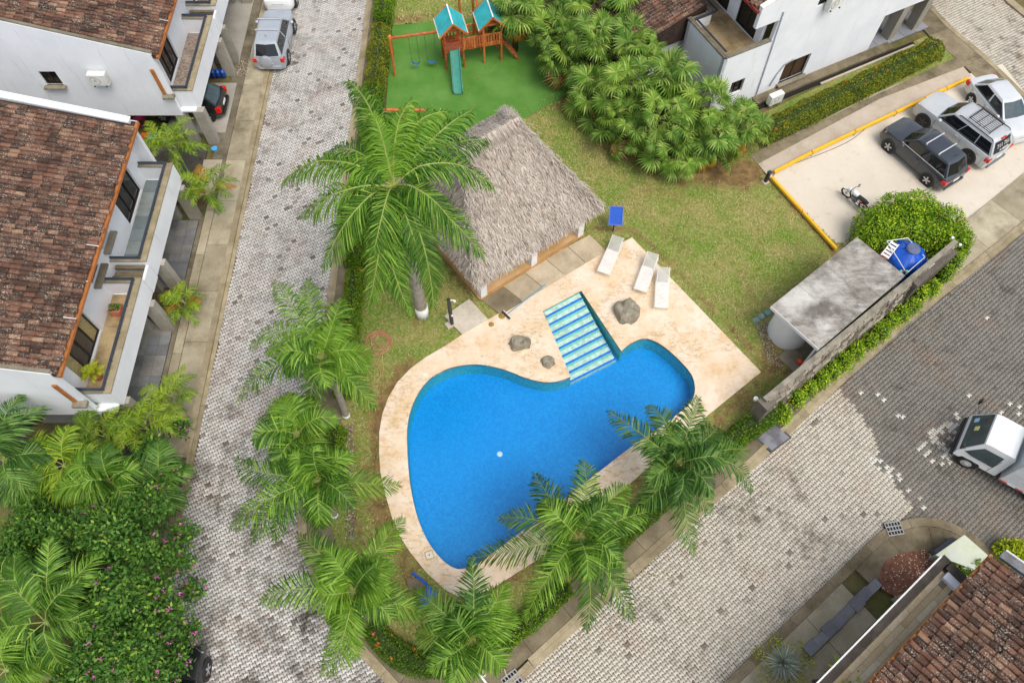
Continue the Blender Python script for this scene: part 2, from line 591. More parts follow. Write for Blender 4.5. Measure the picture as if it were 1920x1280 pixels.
mb.prism(TR_POLY, -0.03, -0.02, walls=False)
road_n = struct('side_road', mb, M_JOINT)
PL, PW, PA, GAP = 0.212, 0.168, 0.02, 0.0095           # paver length, width, depth of the waist, half the joint
def paver_shape():
    """outline of a waisted paver about its centre: wide at both ends, narrow in the middle"""
    h, q = PW / 2 - GAP, PL / 2 - GAP
    a = PA
    top = [(-q, h + a), (-q * 0.62, h + a * 0.8), (-q * 0.25, h - a), (q * 0.25, h - a), (q * 0.62, h + a * 0.8), (q, h + a)]
    return [(x, -y) for x, y in top] + [(x, y) for x, y in reversed(top)]
PSH = np.array(paver_shape())
LD = [P(1575, 730), P(1612, 772), P(1650, 838), P(1638, 862), P(1670, 900), P(1700, 935), P(1712, 955), P(1690, 975)]
LD = [(p.x, p.y) for p in LD]
DARK_POLY = [(14.0, 13.6)] + LD + [(15.4, 7.0), (20, 4), (33, 2), (33, 25.6), (25, 21.8), (18.1, 16.9)]
WHITE_SPOTS = [(1612, 738), (1632, 737), (1647, 739), (1656, 746), (1577, 762), (1686, 777), (1695, 784), (1820, 741), (1848, 596), (1880, 750), (1893, 756), (1910, 764), (1912, 777), (1880, 772), (1630, 855), (1645, 858), (1640, 868), (1653, 866),
               (1660, 875), (1664, 882), (1650, 880), (1670, 878), (1682, 885), (1690, 898), (1703, 915), (1721, 932), (1731, 955), (1668, 893), (1675, 900), (1876, 1017), (1722, 838), (1728, 832), (1736, 826), (1745, 850), (1735, 848), (1752, 866), (1767, 868), (1786, 868), (1784, 885), (1779, 852), (1760, 840)]
WHITE_SPOTS = [(p.x, p.y) for p in PP(WHITE_SPOTS)]
WHITE_PATCH = [(p.x, p.y) for p in PP([(1738, 815), (1790, 768), (1806, 775), (1796, 855), (1775, 862), (1758, 850), (1752, 830)])]
def lay(poly, ang, ox, oy, pick, keep=None):
    c, s_ = math.cos(ang), math.sin(ang)
    pts = [((p[0] - ox) * c + (p[1] - oy) * s_, -(p[0] - ox) * s_ + (p[1] - oy) * c) for p in poly]
    u0, u1 = min(p[0] for p in pts), max(p[0] for p in pts)
    v0, v1 = min(p[1] for p in pts), max(p[1] for p in pts)
    res = {}
    for j in range(int(v0 / PW) - 1, int(v1 / PW) + 2):
        for i in range(int(u0 / PL) - 1, int(u1 / PL) + 2):
            u, v = (i + (0.5 if j % 2 else 0)) * PL, j * PW
            x, y = ox + u * c - v * s_, oy + u * s_ + v * c
            if not inside(x, y, poly) or (keep and not keep(x, y)):
                continue
            px, py = PX(x, y)
            if px < -160 or px > 2080 or py < -120 or py > 1500:
                continue
            res.setdefault(pick(x, y), []).append((x, y))
    return res
def paver_mesh(name, cs, ang, parent):
    c, s_ = math.cos(ang), math.sin(ang)
    rr = np.random.RandomState(3)
    n, m = len(cs), len(PSH)
    sh = np.stack([PSH[:, 0] * c - PSH[:, 1] * s_, PSH[:, 0] * s_ + PSH[:, 1] * c], 1)
    cs = np.array(cs)
    V = np.zeros((n, 2 * m, 3))
    tilt = rr.normal(0, 0.012, (n, 2))
    k = rr.normal(0, 0.0025, (n, 1, 2))
    for h, (z, f) in enumerate(((0.0, 0.955), (-0.019, 1.0))):
        V[:, h * m:(h + 1) * m, :2] = cs[:, None, :] + sh[None] * f + k
        V[:, h * m:(h + 1) * m, 2] = z + (sh[None] * tilt[:, None, :]).sum(2) + rr.normal(0, 0.0025, (n, 1))
    base = (np.arange(n) * 2 * m)[:, None]
    tops = (base + np.arange(m)[None])
    a = np.arange(m); b = (a + 1) % m
    sides = (base[:, :, None] + np.stack([a + m, b + m, b, a], 1)[None]).reshape(-1, 4)
    loops = np.concatenate([tops.ravel(), sides.ravel()])
    starts = np.concatenate([np.arange(n) * m, n * m + np.arange(len(sides)) * 4])
    totals = np.concatenate([np.full(n, m), np.full(len(sides), 4)])
    me = bpy.data.meshes.new(name)
    me.vertices.add(n * 2 * m); me.vertices.foreach_set('co', V.ravel())
    me.loops.add(len(loops)); me.loops.foreach_set('vertex_index', loops.astype(np.int32))
    me.polygons.add(len(starts)); me.polygons.foreach_set('loop_start', starts.astype(np.int32))
    try:
        me.polygons.foreach_set('loop_total', totals.astype(np.int32))
    except Exception:
        pass
    me.update(calc_edges=True)
    me.validate()
    return me
def put_pavers(groups, ang, parent, mats):
    for key, cs in groups.items():
        if not cs:
            continue
        me = paver_mesh('pavers', cs, ang, parent)
        me.materials.append(mats[key])
        o = bpy.data.objects.new('pavers', me)
        COL.objects.link(o)
        o.parent = parent
        o['kind'] = 'stuff'
A_L, A_SE = rad(30), rad(38.5)
def meets(x, y):     # the left road's pattern reaches to a line across the mouth of the lower road
    return x < -2.5 or (x < 1.0 and y < 0.0)
g_left = lay([p for p in ROAD_POLY if True], A_L, -10, 5, lambda x, y: 'l', lambda x, y: x < -3.4)
def pick_se(x, y):
    if min((x - a) ** 2 + (y - b) ** 2 for a, b in WHITE_SPOTS) < 0.0105:
        return 'w'
    if inside(x, y, WHITE_PATCH) and noise.noise((x * 3.1, y * 3.1, 1)) > -0.08:
        return 'w'
    if inside(x, y, DARK_POLY):
        return 'd'
    return 'p'
g_se = lay(ROAD_POLY, A_SE, 5, 3, pick_se, lambda x, y: x >= -3.4)
# the 300 pavers that show largest are objects of their own
allp = [(math.dist((x, y, 0), (0, 0, CH)), 'L', k, x, y) for k, cs in g_left.items() for x, y in cs] + [(math.dist((x, y, 0), (0, 0, CH)), 'S', k, x, y) for k, cs in g_se.items() for x, y in cs]
def clear_view(x, y):
    px, py = PX(x, y)
    return 0 < px < 1920 and py < 1280 and not (560 < px < 960 and py > 1000) and not (px < 400)
allp = sorted(q for q in allp if clear_view(q[3], q[4]))[:300]
MATS = {'p': M_PAVER, 'l': M_PAVER_L, 'd': M_PAVER_DARK, 'w': M_PAVER_WHITE}
single = {}
for dq, side, k, x, y in allp:
    (g_left if side == 'L' else g_se)[k].remove((x, y))
    key = (side, k)
    if key not in single:
        me = paver_mesh('paver', [(0.0, 0.0)], A_L if side == 'L' else A_SE, road)
        me.materials.append(MATS[k])
        single[key] = me
    o = bpy.data.objects.new('paver', single[key])
    COL.objects.link(o)
    o.parent = road
    o.location = (x, y, R.gauss(0, 0.0025))
    o.rotation_euler = (R.gauss(0, 0.01), R.gauss(0, 0.01), R.gauss(0, 0.012))
put_pavers(g_left, A_L, road, MATS)
put_pavers(g_se, A_SE, road, MATS)
put_pavers(lay(TR_POLY, rad(30), 25, 36, lambda x, y: 'p'), rad(30), road_n, MATS)

# ---------------------------------------------------------------- kerbs and pavement slabs
def offset_line(pts, d):
    out = []
    for i, p in enumerate(pts):
        a, b = pts[max(i - 1, 0)], pts[min(i + 1, len(pts) - 1)]
        t = Vector((b[0] - a[0], b[1] - a[1]))
        t.normalize()
        out.append((p[0] - t.y * d, p[1] + t.x * d))
    return out
def resample(pts, L):
    out, acc = [pts[0]], 0.0
    for a, b in zip(pts, pts[1:]):
        d = math.dist(a, b)
        t = L - acc
        while t <= d:
            out.append((a[0] + (b[0] - a[0]) * t / d, a[1] + (b[1] - a[1]) * t / d))
            t += L
        acc = (acc + d) % L if t > d else 0
        acc = d - (t - L)
    if math.dist(out[-1], pts[-1]) > 0.15:
        out.append(pts[-1])
    return out
def strip_pieces(name, parent, pts, d0, d1, z0, z1, L, mat, gap=0.012, jig=0.004, sub=4):
    """a run of slabs or kerb stones between two offsets of a line, each stone an object"""
    fine = resample(pts, L / sub)
    A, B = offset_line(fine, d0), offset_line(fine, d1)
    i = 0
    while i < len(fine) - 1:
        j = min(i + sub, len(fine) - 1)
        a, b = A[i:j + 1], B[i:j + 1]
        ta = Vector((a[-1][0] - a[0][0], a[-1][1] - a[0][1])).normalized() * gap
        a = [(a[0][0] + ta.x, a[0][1] + ta.y)] + a[1:]
        b = [(b[0][0] + ta.x, b[0][1] + ta.y)] + b[1:]
        dz = R.uniform(-jig, jig)
        ob(name, MB().prism(a + b[::-1], z0, z1 + dz), mat, parent)
        i = j
def empty_struct(name):
    o = bpy.data.objects.new(name, None)
    COL.objects.link(o)
    o['kind'] = 'structure'
    return o
kerb = empty_struct('kerb')
pavement = empty_struct('pavement')
LK = [(-13.35, -3.0), (-13.35, 43)]
strip_pieces('kerb_stone', kerb, LK, -0.05, 0.13, -0.04, 0.03, 3.1, M_KERB)                   # gutter strip
strip_pieces('kerb_stone', kerb, LK, 0.135, 0.40, -0.04, 0.11, 2.4, M_KERB)
strip_pieces('slab', pavement, LK, 0.41, 1.42, -0.04, 0.095, 2.65, M_PAVE, 0.02)
strip_pieces('slab', pavement, [(-13.35, 7), (-13.35, 23.6)], 1.45, 1.85, -0.04, 0.095, 2.65, M_PAVE, 0.02)
strip_pieces('slab', pavement, [(-13.35, -3), (-13.35, 7)], 1.45, 2.3, -0.04, 0.08, 2.9, M_PAVE_DIRTY, 0.02)
strip_pieces('slab', pavement, [(-13.35, 23.6), (-13.35, 43)], 1.45, 2.15, -0.04, 0.075, 3.6, M_DRIVE, 0.02)
RK = [(-8.56, 43), (-8.56, 7.6)] + CORNER
RKS = [(-8.56, 43.0), (-8.56, 7.6)] + [(p[0], p[1]) for p in smooth_line([(a, b, 0) for a, b in CORNER], 3)]
strip_pieces('kerb_stone', kerb, RKS, -0.06, 0.12, -0.04, 0.06, 2.5, M_KERB)
strip_pieces('kerb_stone', kerb, RKS, 0.125, 0.3, -0.04, 0.12, 2.5, M_KERB)
strip_pieces('slab', pavement, RKS[:-2], 0.31, 1.25, -0.04, 0.105, 2.7, M_PAVE_DIRTY, 0.015)
SK = [(0.8, 2.07)] + SE_KERB[1:]
strip_pieces('kerb_stone', kerb, SK, -0.06, 0.16, -0.04, 0.05, 2.6, M_KERB)
strip_pieces('kerb_stone', kerb, SK, 0.165, 0.36, -0.04, 0.12, 2.6, M_KERB)
strip_pieces('slab', pavement, [(-0.5, 1.0), (0.8, 2.07)] + SE_KERB[1:3], 0.37, 1.35, -0.04, 0.105, 1.95, M_PAVE_DIRTY, 0.015)
strip_pieces('slab', pavement, SE_KERB[2:6], 0.37, 1.55, -0.04, 0.10, 2.4, M_PAVE_DIRTY, 0.012)
strip_pieces('slab', pavement, SE_KERB[5:], 0.37, 2.1, -0.04, 0.09, 2.6, M_PAVE, 0.012)
FKS = [(p[0], p[1]) for p in smooth_line([(a, b, 0) for a, b in FAR_KERB], 3)]
strip_pieces('kerb_stone', kerb, FKS, 0.06, -0.3, -0.04, 0.10, 2.2, M_PAVE_DIRTY)
strip_pieces('slab', pavement, FKS[:9], -0.31, -1.35, -0.04, 0.085, 2.3, M_PAVE, 0.02)
strip_pieces('slab', pavement, FKS[:9], -1.37, -2.0, -0.04, 0.085, 2.3, M_PAVE, 0.02)
strip_pieces('slab', pavement, FKS[9:26], -0.31, -1.3, -0.04, 0.08, 2.0, M_PAVE_DIRTY, 0.012)
TL = [(23.4, 43), (24.55, 38.5), (25.38, 36.2), (26.85, 33.5), (28.1, 30.6), (29.6, 28.2)]
strip_pieces('kerb_stone', kerb, TL, 0.06, -0.25, -0.04, 0.06, 2.2, M_KERB)
strip_pieces('slab', pavement, TL, -0.26, -1.6, -0.04, 0.05, 2.4, M_PAVE_DIRTY, 0.02)
strip_pieces('kerb_stone', kerb, [(28.3, 43), (29.2, 38.5), (31.2, 34.5)], -0.06, 0.4, -0.04, 0.1, 2.2, M_KERB)
# ---------------------------------------------------------------- car park
t = NT('car_park_concrete')
a = t.mix(t.noise(0.35, 6, 0.65, lo=0.3, hi=0.7), hx('d3c7b4', 0.9), hx('dfd6c6', 0.92))
a = t.mix(t.math('MULTIPLY', t.noise(1.7, 7, 0.75, lo=0.56, hi=0.75), 0.5), a, hx('a68f78'))
a = t.mix(t.math('MULTIPLY', t.noise(60, 3, 0.7, lo=0.55, hi=0.8), 0.25), a, hx('8c7a67'))
t.bump(t.noise(50, 4, 0.7), 0.3, 0.01)
M_PARK = t.fin(a, 0.92, spec=0.15)
CARPARK = [(p.x, p.y) for p in PP([(1440, 328), (1812, 140), (1880, 120)], 0.03)] + [(28.7, 28.3), (25.7, 23.4), (21.9, 20.75), (20.6, 19.7), (15.4, 20.4)]
struct('car_park', MB().prism(CARPARK, -0.045, 0.03), M_PARK)
M_CURBPALE = m_concrete('pale_concrete', 'd5c9bb', 'bfb09d', 1.0, '8d7c66', 0.4)
struct('car_park_edging', MB().prism([(p.x, p.y) for p in PP([(1410, 292), (1440, 330), (1822, 143), (1795, 112), (1640, 175)], 0.06)], -0.04, 0.055), M_CURBPALE)
struct('garden_path', MB().prism([(p.x, p.y) for p in PP([(1405, 290), (1420, 308), (1650, 185), (1825, 118), (1800, 104)], 0.07)], -0.04, 0.07), M_PAVE_DIRTY)
# ================================================================ pool, deck, thatched shelter and what stands round them
t = NT('sandstone_deck')
a = t.mix(t.noise(0.75, 6, 0.65, lo=0.33, hi=0.68), hx('eccfa8', 0.86), hx('f4e4d0', 0.9))
a = t.mix(t.math('MULTIPLY', t.noise(1.6, 7, 0.75, lo=0.5, hi=0.72), 0.75), a, hx('dcae74', 0.88))
wv = t.noise(1.3, 7, 0.6, lo=0.0, hi=1.0, st=(1, 2.6, 1, rad(-35)))
vein = t.rng(t.math('ABSOLUTE', t.math('SUBTRACT', wv, 0.5)), 0.0, 0.03, 1.0, 0.0)
a = t.mix(t.math('MULTIPLY', t.math('MULTIPLY', vein, t.noise(0.5, 3, lo=0.42, hi=0.6)), 0.6), a, hx('9a7a4c'))
a = t.mix(t.math('MULTIPLY', t.noise(0.55, 7, 0.75, lo=0.58, hi=0.75), 0.5), a, hx('a28b66'))
t.bump(t.noise(5, 6, 0.7), 0.35, 0.04)
M_DECK = t.fin(a, 0.75, spec=0.25)
DECK = [(711, 850), (711, 810), (717, 775), (728, 745), (745, 716), (770, 690), (800, 668), (835, 648), (866, 627), (953, 577), (1125, 475), (1140, 468), (1185, 445), (1427, 697), (1325, 780), (1180, 907), (1024, 1038), (911, 1110), (890, 1120),
        (866, 1121), (835, 1105), (800, 1073), (770, 1036), (750, 1005), (735, 970), (722, 925), (713, 885)]
deck_w = [(p.x, p.y) for p in PP(DECK, ZD)]
deck = struct('pool_deck', MB().prism(deck_w, -0.05, ZD, holes=[pool_hole]), M_DECK)
M_BAND = m_concrete('pale_slab', 'd9cab0', 'b8a588', 1.0, '8a7a60', 0.6)
BAND = [(868, 626), (893, 560), (953, 577)]
bl = [P(893, 556, ZD), P(1106, 440, ZD)]
bw = [P(940, 590, ZD), P(1137, 470, ZD)]
for i in range(5):                                  # concrete slabs between the shelter and the stamped deck
    q0, q1 = i / 5, (i + 1) / 5 - 0.004
    pts = [bl[0].lerp(bl[1], q0), bl[0].lerp(bl[1], q1), bw[0].lerp(bw[1], q1), bw[0].lerp(bw[1], q0)]
    ob('slab', MB().prism(pts[::-1], ZD - 0.1, ZD + 0.012 + R.uniform(-.003, .003)), M_BAND if i else M_PAVE_DIRTY, deck)
# -------- the pool itself
def m_mosaic(name, c1, c2, c3):
    t = NT(name)
    v = t.n('ShaderNodeTexVoronoi', feature='F1', distance='CHEBYCHEV')
    v.inputs['Scale'].default_value = 13.0
    v.inputs['Randomness'].default_value = 0.15
    t.l(t.P, v.inputs['Vector'])
    wn = t.n('ShaderNodeTexWhiteNoise')
    t.l(v.outputs['Position'], wn.inputs[0])
    a = t.ramp(wn.outputs[0], [(0, hx(c1)), (0.5, hx(c2)), (1, hx(c3))])
    a = t.mix(t.math('MULTIPLY', t.noise(0.35, 4, lo=0.4, hi=0.65), 0.3), a, hx(c3))
    return t.fin(a, 0.35)
M_FLOOR = m_mosaic('blue_mosaic', '0586d0', '0890d8', '109ae0')
M_WALL = m_mosaic('teal_mosaic', '1f9fa6', '2fb0b2', '55c4c0')
M_STRIPE = m_mosaic('dark_blue_tile', '145fc4', '1c72d8', '2b86e6')
M_STEP = plain('step_plaster', hx('e8ead2', 0.92), 0.6, var=0.16, scale=5)
M_TEAL = plain('teal_tile', hx('86d2c6', 0.9), 0.5, var=0.08, scale=8)
ZW, ZB = 0.04, -0.88
pool = thing('swimming_pool', 'bean shaped blue mosaic swimming pool with a bay of striped steps', 'swimming pool', (0, 8, -1.25))
def wall_strip(pts, z0, z1, closed=True):
    m = MB()
    n = len(pts)
    m.v = [(p[0], p[1], z0) for p in pts] + [(p[0], p[1], z1) for p in pts]
    m.f = [(i, (i + 1) % n, (i + 1) % n + n, i + n) for i in range(n if closed else n - 1)]
    return m
ob('pool_wall', wall_strip(pool_hole, ZB, ZD - 0.05), M_WALL, pool)
ob('waterline_tile', wall_strip([(p[0], p[1]) for p in pool_hole], ZD - 0.05, ZD - 0.012), M_STRIPE, pool)
ob('pool_floor', MB().prism(pool_hole, ZB - 0.01, ZB, walls=False), M_FLOOR, pool)
S0, S1, S2, S3 = [Vector(p).to_3d() for p in STEP]
NS = 9
for i in range(NS):
    q0, q1 = i / NS, (i + 1) / NS
    zt = 0.015 - 0.09 * i
    ins = 0.02
    a0, a1 = S1.lerp(S2, ins).lerp(S0.lerp(S3, ins), q0), S1.lerp(S2, 1 - ins * 3).lerp(S0.lerp(S3, 1 - ins * 3), q0)
    b0, b1 = S1.lerp(S2, ins).lerp(S0.lerp(S3, ins), q1), S1.lerp(S2, 1 - ins * 3).lerp(S0.lerp(S3, 1 - ins * 3), q1)
    st = ob('step', MB().prism([a0, a1, b1, b0][::-1] if False else [b0, b1, a1, a0], ZB, zt), M_STEP, pool)
    c0, c1 = a0.lerp(b0, 0.64), a1.lerp(b1, 0.64)
    d0, d1 = a0.lerp(b0, 0.90), a1.lerp(b1, 0.90)
    ob('stripe', MB().prism([d0, d1, c1, c0], zt - 0.01, zt + 0.006), M_STRIPE, st)
    e0, e1 = a0.lerp(b0, 0.0), a1.lerp(b1, 0.0)
    f0, f1 = a0.lerp(b0, 0.13), a1.lerp(b1, 0.13)
    ob('tile_band', MB().prism([f0, f1, e1, e0], zt - 0.01, zt + 0.005), M_TEAL, st)
    ob('edge_tile', MB().prism([b0, b1, d1, d0], zt - 0.01, zt + 0.004), M_TEAL, st)
M_WHITE = plain('white_plastic', hx('f2f2ee', 0.9), 0.45, var=0.05)
dc = P(937, 851, ZB)
ob('floor_drain', MB().lathe((dc.x, dc.y, ZB), [(0.12, 0.0), (0.12, 0.015), (0.07, 0.03)], 16), M_WHITE, pool)
# water: clear, with a rippled reflecting surface
t = NT('pool_water')
tr = t.n('ShaderNodeBsdfTransparent'); tr.inputs[0].default_value = (0.84, 0.97, 1.0, 1)
gl = t.n('ShaderNodeBsdfGlossy'); gl.inputs['Roughness'].default_value = 0.05
fr = t.n('ShaderNodeFresnel'); fr.inputs[0].default_value = 1.33
bp = t.n('ShaderNodeBump'); bp.inputs['Strength'].default_value = 0.35; bp.inputs['Distance'].default_value = 0.05
t.l(t.noise(4.5, 4, 0.6, lo=0, hi=1), bp.inputs['Height'])
t.l(bp.outputs[0], gl.inputs['Normal']); t.l(bp.outputs[0], fr.inputs['Normal'])
mx = t.n('ShaderNodeMixShader')
t.l(fr.outputs[0], mx.inputs[0]); t.l(tr.outputs[0], mx.inputs[1]); t.l(gl.outputs[0], mx.inputs[2])
t.l(mx.outputs[0], t.out.inputs[0])
M_WATER = t.m
cxw = sum(p[0] for p in pool_hole) / len(pool_hole); cyw = sum(p[1] for p in pool_hole) / len(pool_hole)
struct('water', MB().prism(pool_hole, ZW - 0.01, ZW, walls=False), M_WATER)
# deck fittings
M_PALE = plain('pale_cover', hx('efe3cc', 0.9), 0.6, var=0.1)
p = P(805, 1040, ZD)
dcv = thing('skimmer_cover', 'square pale skimmer lid set in the deck near the narrow pool end', 'cover', p)
ob('lid', MB().box((p.x, p.y, ZD + 0.008), (0.27, 0.27, 0.016), 0.3), M_PALE, dcv)
ob('rim', MB().box((p.x, p.y, ZD + 0.005), (0.33, 0.33, 0.01), 0.3), plain('grey_rim', hx('a89a80'), 0.7), dcv)
ob('finger_hole', MB().lathe((p.x, p.y, ZD + 0.017), [(0.03, 0), (0.03, 0.004)], 10), plain('dark_hole', hx('6a5a48'), 0.8), dcv)
p = P(797, 703, ZD)
solo('deck_plug', MB().lathe((p.x, p.y, ZD), [(0.1, 0), (0.1, 0.012), (0.06, 0.016)], 14), M_PALE, 'small round pale plug in the deck above the broad pool end', 'cover')

# -------- boulders
def m_rock():
    t = NT('grey_rock')
    a = t.mix(t.noise(5, 7, 0.75, lo=0.3, hi=0.7), hx('8a8272'), hx('c2b8a2'))
    a = t.mix(t.math('MULTIPLY', t.noise(2.2, 5, 0.7, lo=0.5, hi=0.65), 0.5), a, hx('5f6046'))
    t.bump(t.noise(11, 8, 0.75), 0.8, 0.06)
    return t.fin(a, 0.9, spec=0.2)
M_ROCK = m_rock()
def boulder(px, py, rx, ry, rz_, seed, label, lobes=()):
    p = P(px, py, ZD)
    m = MB()
    n, k = 22, 12
    for i in range(k + 1):
        th = math.pi / 2 * (1 - i / k)
        for j in range(n):
            ph = 2 * math.pi * j / n
            d = Vector((math.cos(ph) * math.cos(th), math.sin(ph) * math.cos(th), math.sin(th)))
            q = 1 + 0.34 * noise.noise(d * 1.4 + Vector((seed, 0, 0))) + 0.14 * noise.noise(d * 3.5 + Vector((0, seed, 0)))
            for lx, ly, amt in lobes:
                q += amt * max(0, d.x * lx + d.y * ly) ** 2
            fl = 1.0 if d.z < 0.5 else (0.5 + 0.5 * (1 - d.z)) / d.z * 1.0
            m.v.append((p.x + rx * q * d.x, p.y + ry * q * d.y, ZD - 0.03 + rz_ * q * min(d.z, 0.62 + 0.1 * noise.noise(d * 2.5 + Vector((seed, 5, 0))))))
    for i in range(k):
        for j in range(n):
            a, b = i * n + j, i * n + (j + 1) % n
            m.f.append((a + n, b + n, b, a))
    return solo('boulder', m, M_ROCK, label, 'boulder', 'boulders on the pool deck', smooth=True)
boulder(1177, 587, 0.60, 0.62, 0.75, 3.3, 'largest grey boulder, right of the pool steps')
boulder(973, 645, 0.50, 0.36, 0.55, 9.1, 'lumpy two humped boulder, farther left of the pool steps', [(0.9, 0.5, 0.2)])
boulder(1027, 679, 0.31, 0.30, 0.4, 14.7, 'smallest round boulder, close to the left of the pool steps')

# -------- sun loungers
M_STRAP = plain('white_strap', hx('f4f3ee', 0.95), 0.5, var=0.05)
M_STRAPG = plain('lounger_frame', hx('e6e4da', 0.95), 0.4, var=0.06)
def make_lounger(label):
    r = thing('sun_lounger', label, 'sun lounger', (0, 0, 0), 'white loungers on the pool deck')
    L, W, H = 1.30, 0.60, 0.34
    a = rad(32)
    bl_ = 0.72
    fr = MB()
    for s in (-1, 1):
        fr.tube([(-L / 2 - 0.02, s * W / 2, H - 0.02), (L / 2, s * W / 2, H - 0.02), (L / 2 + bl_, s * W / 2, H - 0.02)], 0.022, 6)
    fr.tube([(-L / 2 - 0.02, -W / 2, H - 0.02), (-L / 2 - 0.02, W / 2, H - 0.02)], 0.022, 6)
    ob('frame', fr, M_STRAPG, r, True)
    sl = MB()
    n = 19
    for i in range(n):
        x = -L / 2 + 0.02 + i * (L - 0.03) / (n - 1)
        sl.box((x, 0, H + 0.008), (0.046, W - 0.03, 0.014))
    ob('straps', sl, M_STRAP, r, kind='stuff')
    bk = ob('backrest', MB().tube([(L / 2, -W / 2 + .03, H), (L / 2 + bl_ * math.cos(a), -W / 2 + .03, H + bl_ * math.sin(a)), (L / 2 + bl_ * math.cos(a), W / 2 - .03, H + bl_ * math.sin(a)), (L / 2, W / 2 - .03, H)], 0.02, 6), M_STRAPG, r, True)
    bs = MB()
    nb = 11
    for i in range(nb):
        d = 0.05 + i * (bl_ - 0.08) / (nb - 1)
        bs.box((L / 2 + d * math.cos(a), 0, H + d * math.sin(a) + 0.012), (0.05, W - 0.05, 0.012), M=Matrix.Rotation(-a, 3, 'Y'))
    ob('back_straps', bs, plain('back_strap', hx('c4c3ba', 0.85), 0.5, var=0.05), bk, kind='stuff')
    for s in (-1, 1):
        for x in (-L / 2 + 0.12, L / 2 + 0.4):
            ob('leg', MB().tube([(x, s * W / 2, H - 0.03), (x - 0.06, s * (W / 2 + 0.01), 0.0)], 0.02, 6), M_STRAPG, r, True)
    return r
lg = make_lounger('white slatted lounger nearest the thatched shelter')
for k, (f, h, lab) in enumerate((((1131, 512), (1152, 464), None), ((1200, 545), (1217, 497), 'middle of the three white slatted loungers by the pool'), ((1239, 577), (1242, 521), 'white slatted lounger closest to the pump house lawn'))):
    a, b = P(f[0], f[1], 0.35), P(h[0], h[1], 0.4)
    d = b - a
    o = lg if k == 0 else dup(lg, label=lab)
    ang = math.atan2(d.y, d.x)
    o.location = (a.x + math.cos(ang) * 0.65, a.y + math.sin(ang) * 0.65, ZD)
    o.rotation_euler = (0, 0, ang)

# -------- pool brush on its blue pole
M_BLUEPOLE = plain('blue_pole', hx('3f9fcb', 0.9), 0.35, var=0.06)
M_BLACK = plain('black_plastic', hx('2a2b2c'), 0.45, var=0.1)
a, b = P(951, 589, ZD + 0.06), P(1023, 533, ZD + 0.06)
br = thing('pool_brush', 'long blue pole of a pool brush lying beside the shelter slab', 'pool brush', (a.x, a.y, ZD))
ob('pole', MB().tube([a, b], 0.022, 8), M_BLUEPOLE, br, True)
d = (b - a).normalized()
n_ = Vector((-d.y, d.x, 0))
m = MB()
m.beam(a + n_ * 0.26, a - n_ * 0.26, 0.05, 0.04)
ob('brush_head', m, M_WHITE, br)
m = MB()
for i in range(9):
    q = a + n_ * (-0.24 + 0.06 * i)
    m.beam(q, q - d * 0.12 - Vector((0, 0, 0.03)), 0.03, 0.05)
ob('bristles', m, M_BLACK, br, kind='stuff')
p = P(945, 592, ZD); 
for (lx, ly, sz) in ((941, 592, 0.17), (921, 608, 0.13)):
    p = P(lx, ly, ZD)
    solo('leaf_pile', MB().lathe((p.x, p.y, ZD), [(sz, 0), (sz * 0.7, 0.03), (sz * 0.2, 0.05)], 9), plain('wet_leaves_%d' % lx, hx('9a7b3a'), 0.9, var=0.3, scale=20),
         'small heap of wet leaves at the brush head' if lx == 941 else 'smaller smear of wet leaves below the brush', 'leaves')

# -------- shower with its concrete tray
sh = [(p.x, p.y) for p in PP([(833, 592), (880, 560), (915, 598), (866, 626)], 0.17)]
solo('shower_tray', MB().prism(sh[::-1] if False else sh[::-1], -0.04, 0.17), m_concrete('tray_concrete', 'e0d6c6', 'c4b8a5', 1.5, '7d715d', 0.5), 'square concrete slab beside the black shower post', 'concrete slab')
p = P(848, 610, 0.0)
sw = thing('pool_shower', 'black square shower post with a white head by the shelter', 'shower', (p.x, p.y, 0))
ob('footing', MB().box((p.x - 0.05, p.y + 0.02, 0.06), (0.5, 0.34, 0.2), 0.6), M_CURBPALE, sw)
ob('post', MB().box((p.x, p.y, 1.25), (0.13, 0.13, 2.2), 0.6), M_BLACK, sw)
ob('shower_head', MB().tube([(p.x, p.y, 2.28), (p.x + 0.2, p.y - 0.02, 2.3), (p.x + 0.26, p.y - 0.02, 2.2)], [0.03, 0.035, 0.07], 8), M_WHITE, sw, True)
ob('tap', MB().lathe((p.x + 0.06, p.y - 0.06, 1.0), [(0.05, 0), (0.05, 0.05)], 8), M_WHITE, sw)

# -------- garden hose
M_HOSE = plain('hose_rubber', hx('d98a76', 0.9), 0.5, var=0.1)
c = P(710, 642, 0.07)
pts = []
for i in range(78):
    a_ = i * 0.36
    r_ = 0.46 - 0.12 * math.sin(i * 0.17) - 0.05 * (i % 3) * 0.3
    pts.append((c.x + r_ * math.cos(a_) * (1.05 if i % 7 else 1.2), c.y + r_ * math.sin(a_) * 1.1 + 0.02 * math.sin(i), 0.085 + 0.0008 * i))
tail = [P(a_, b_, 0.08) for a_, b_ in ((718, 655), (712, 668), (708, 680), (712, 692), (714, 703), (707, 712))]
pts = smooth_line(pts + tail, 3)
solo('garden_hose', MB().tube(pts, 0.014, 5), M_HOSE, 'coiled salmon coloured garden hose on the grass left of the pool', 'hose', smooth=True)
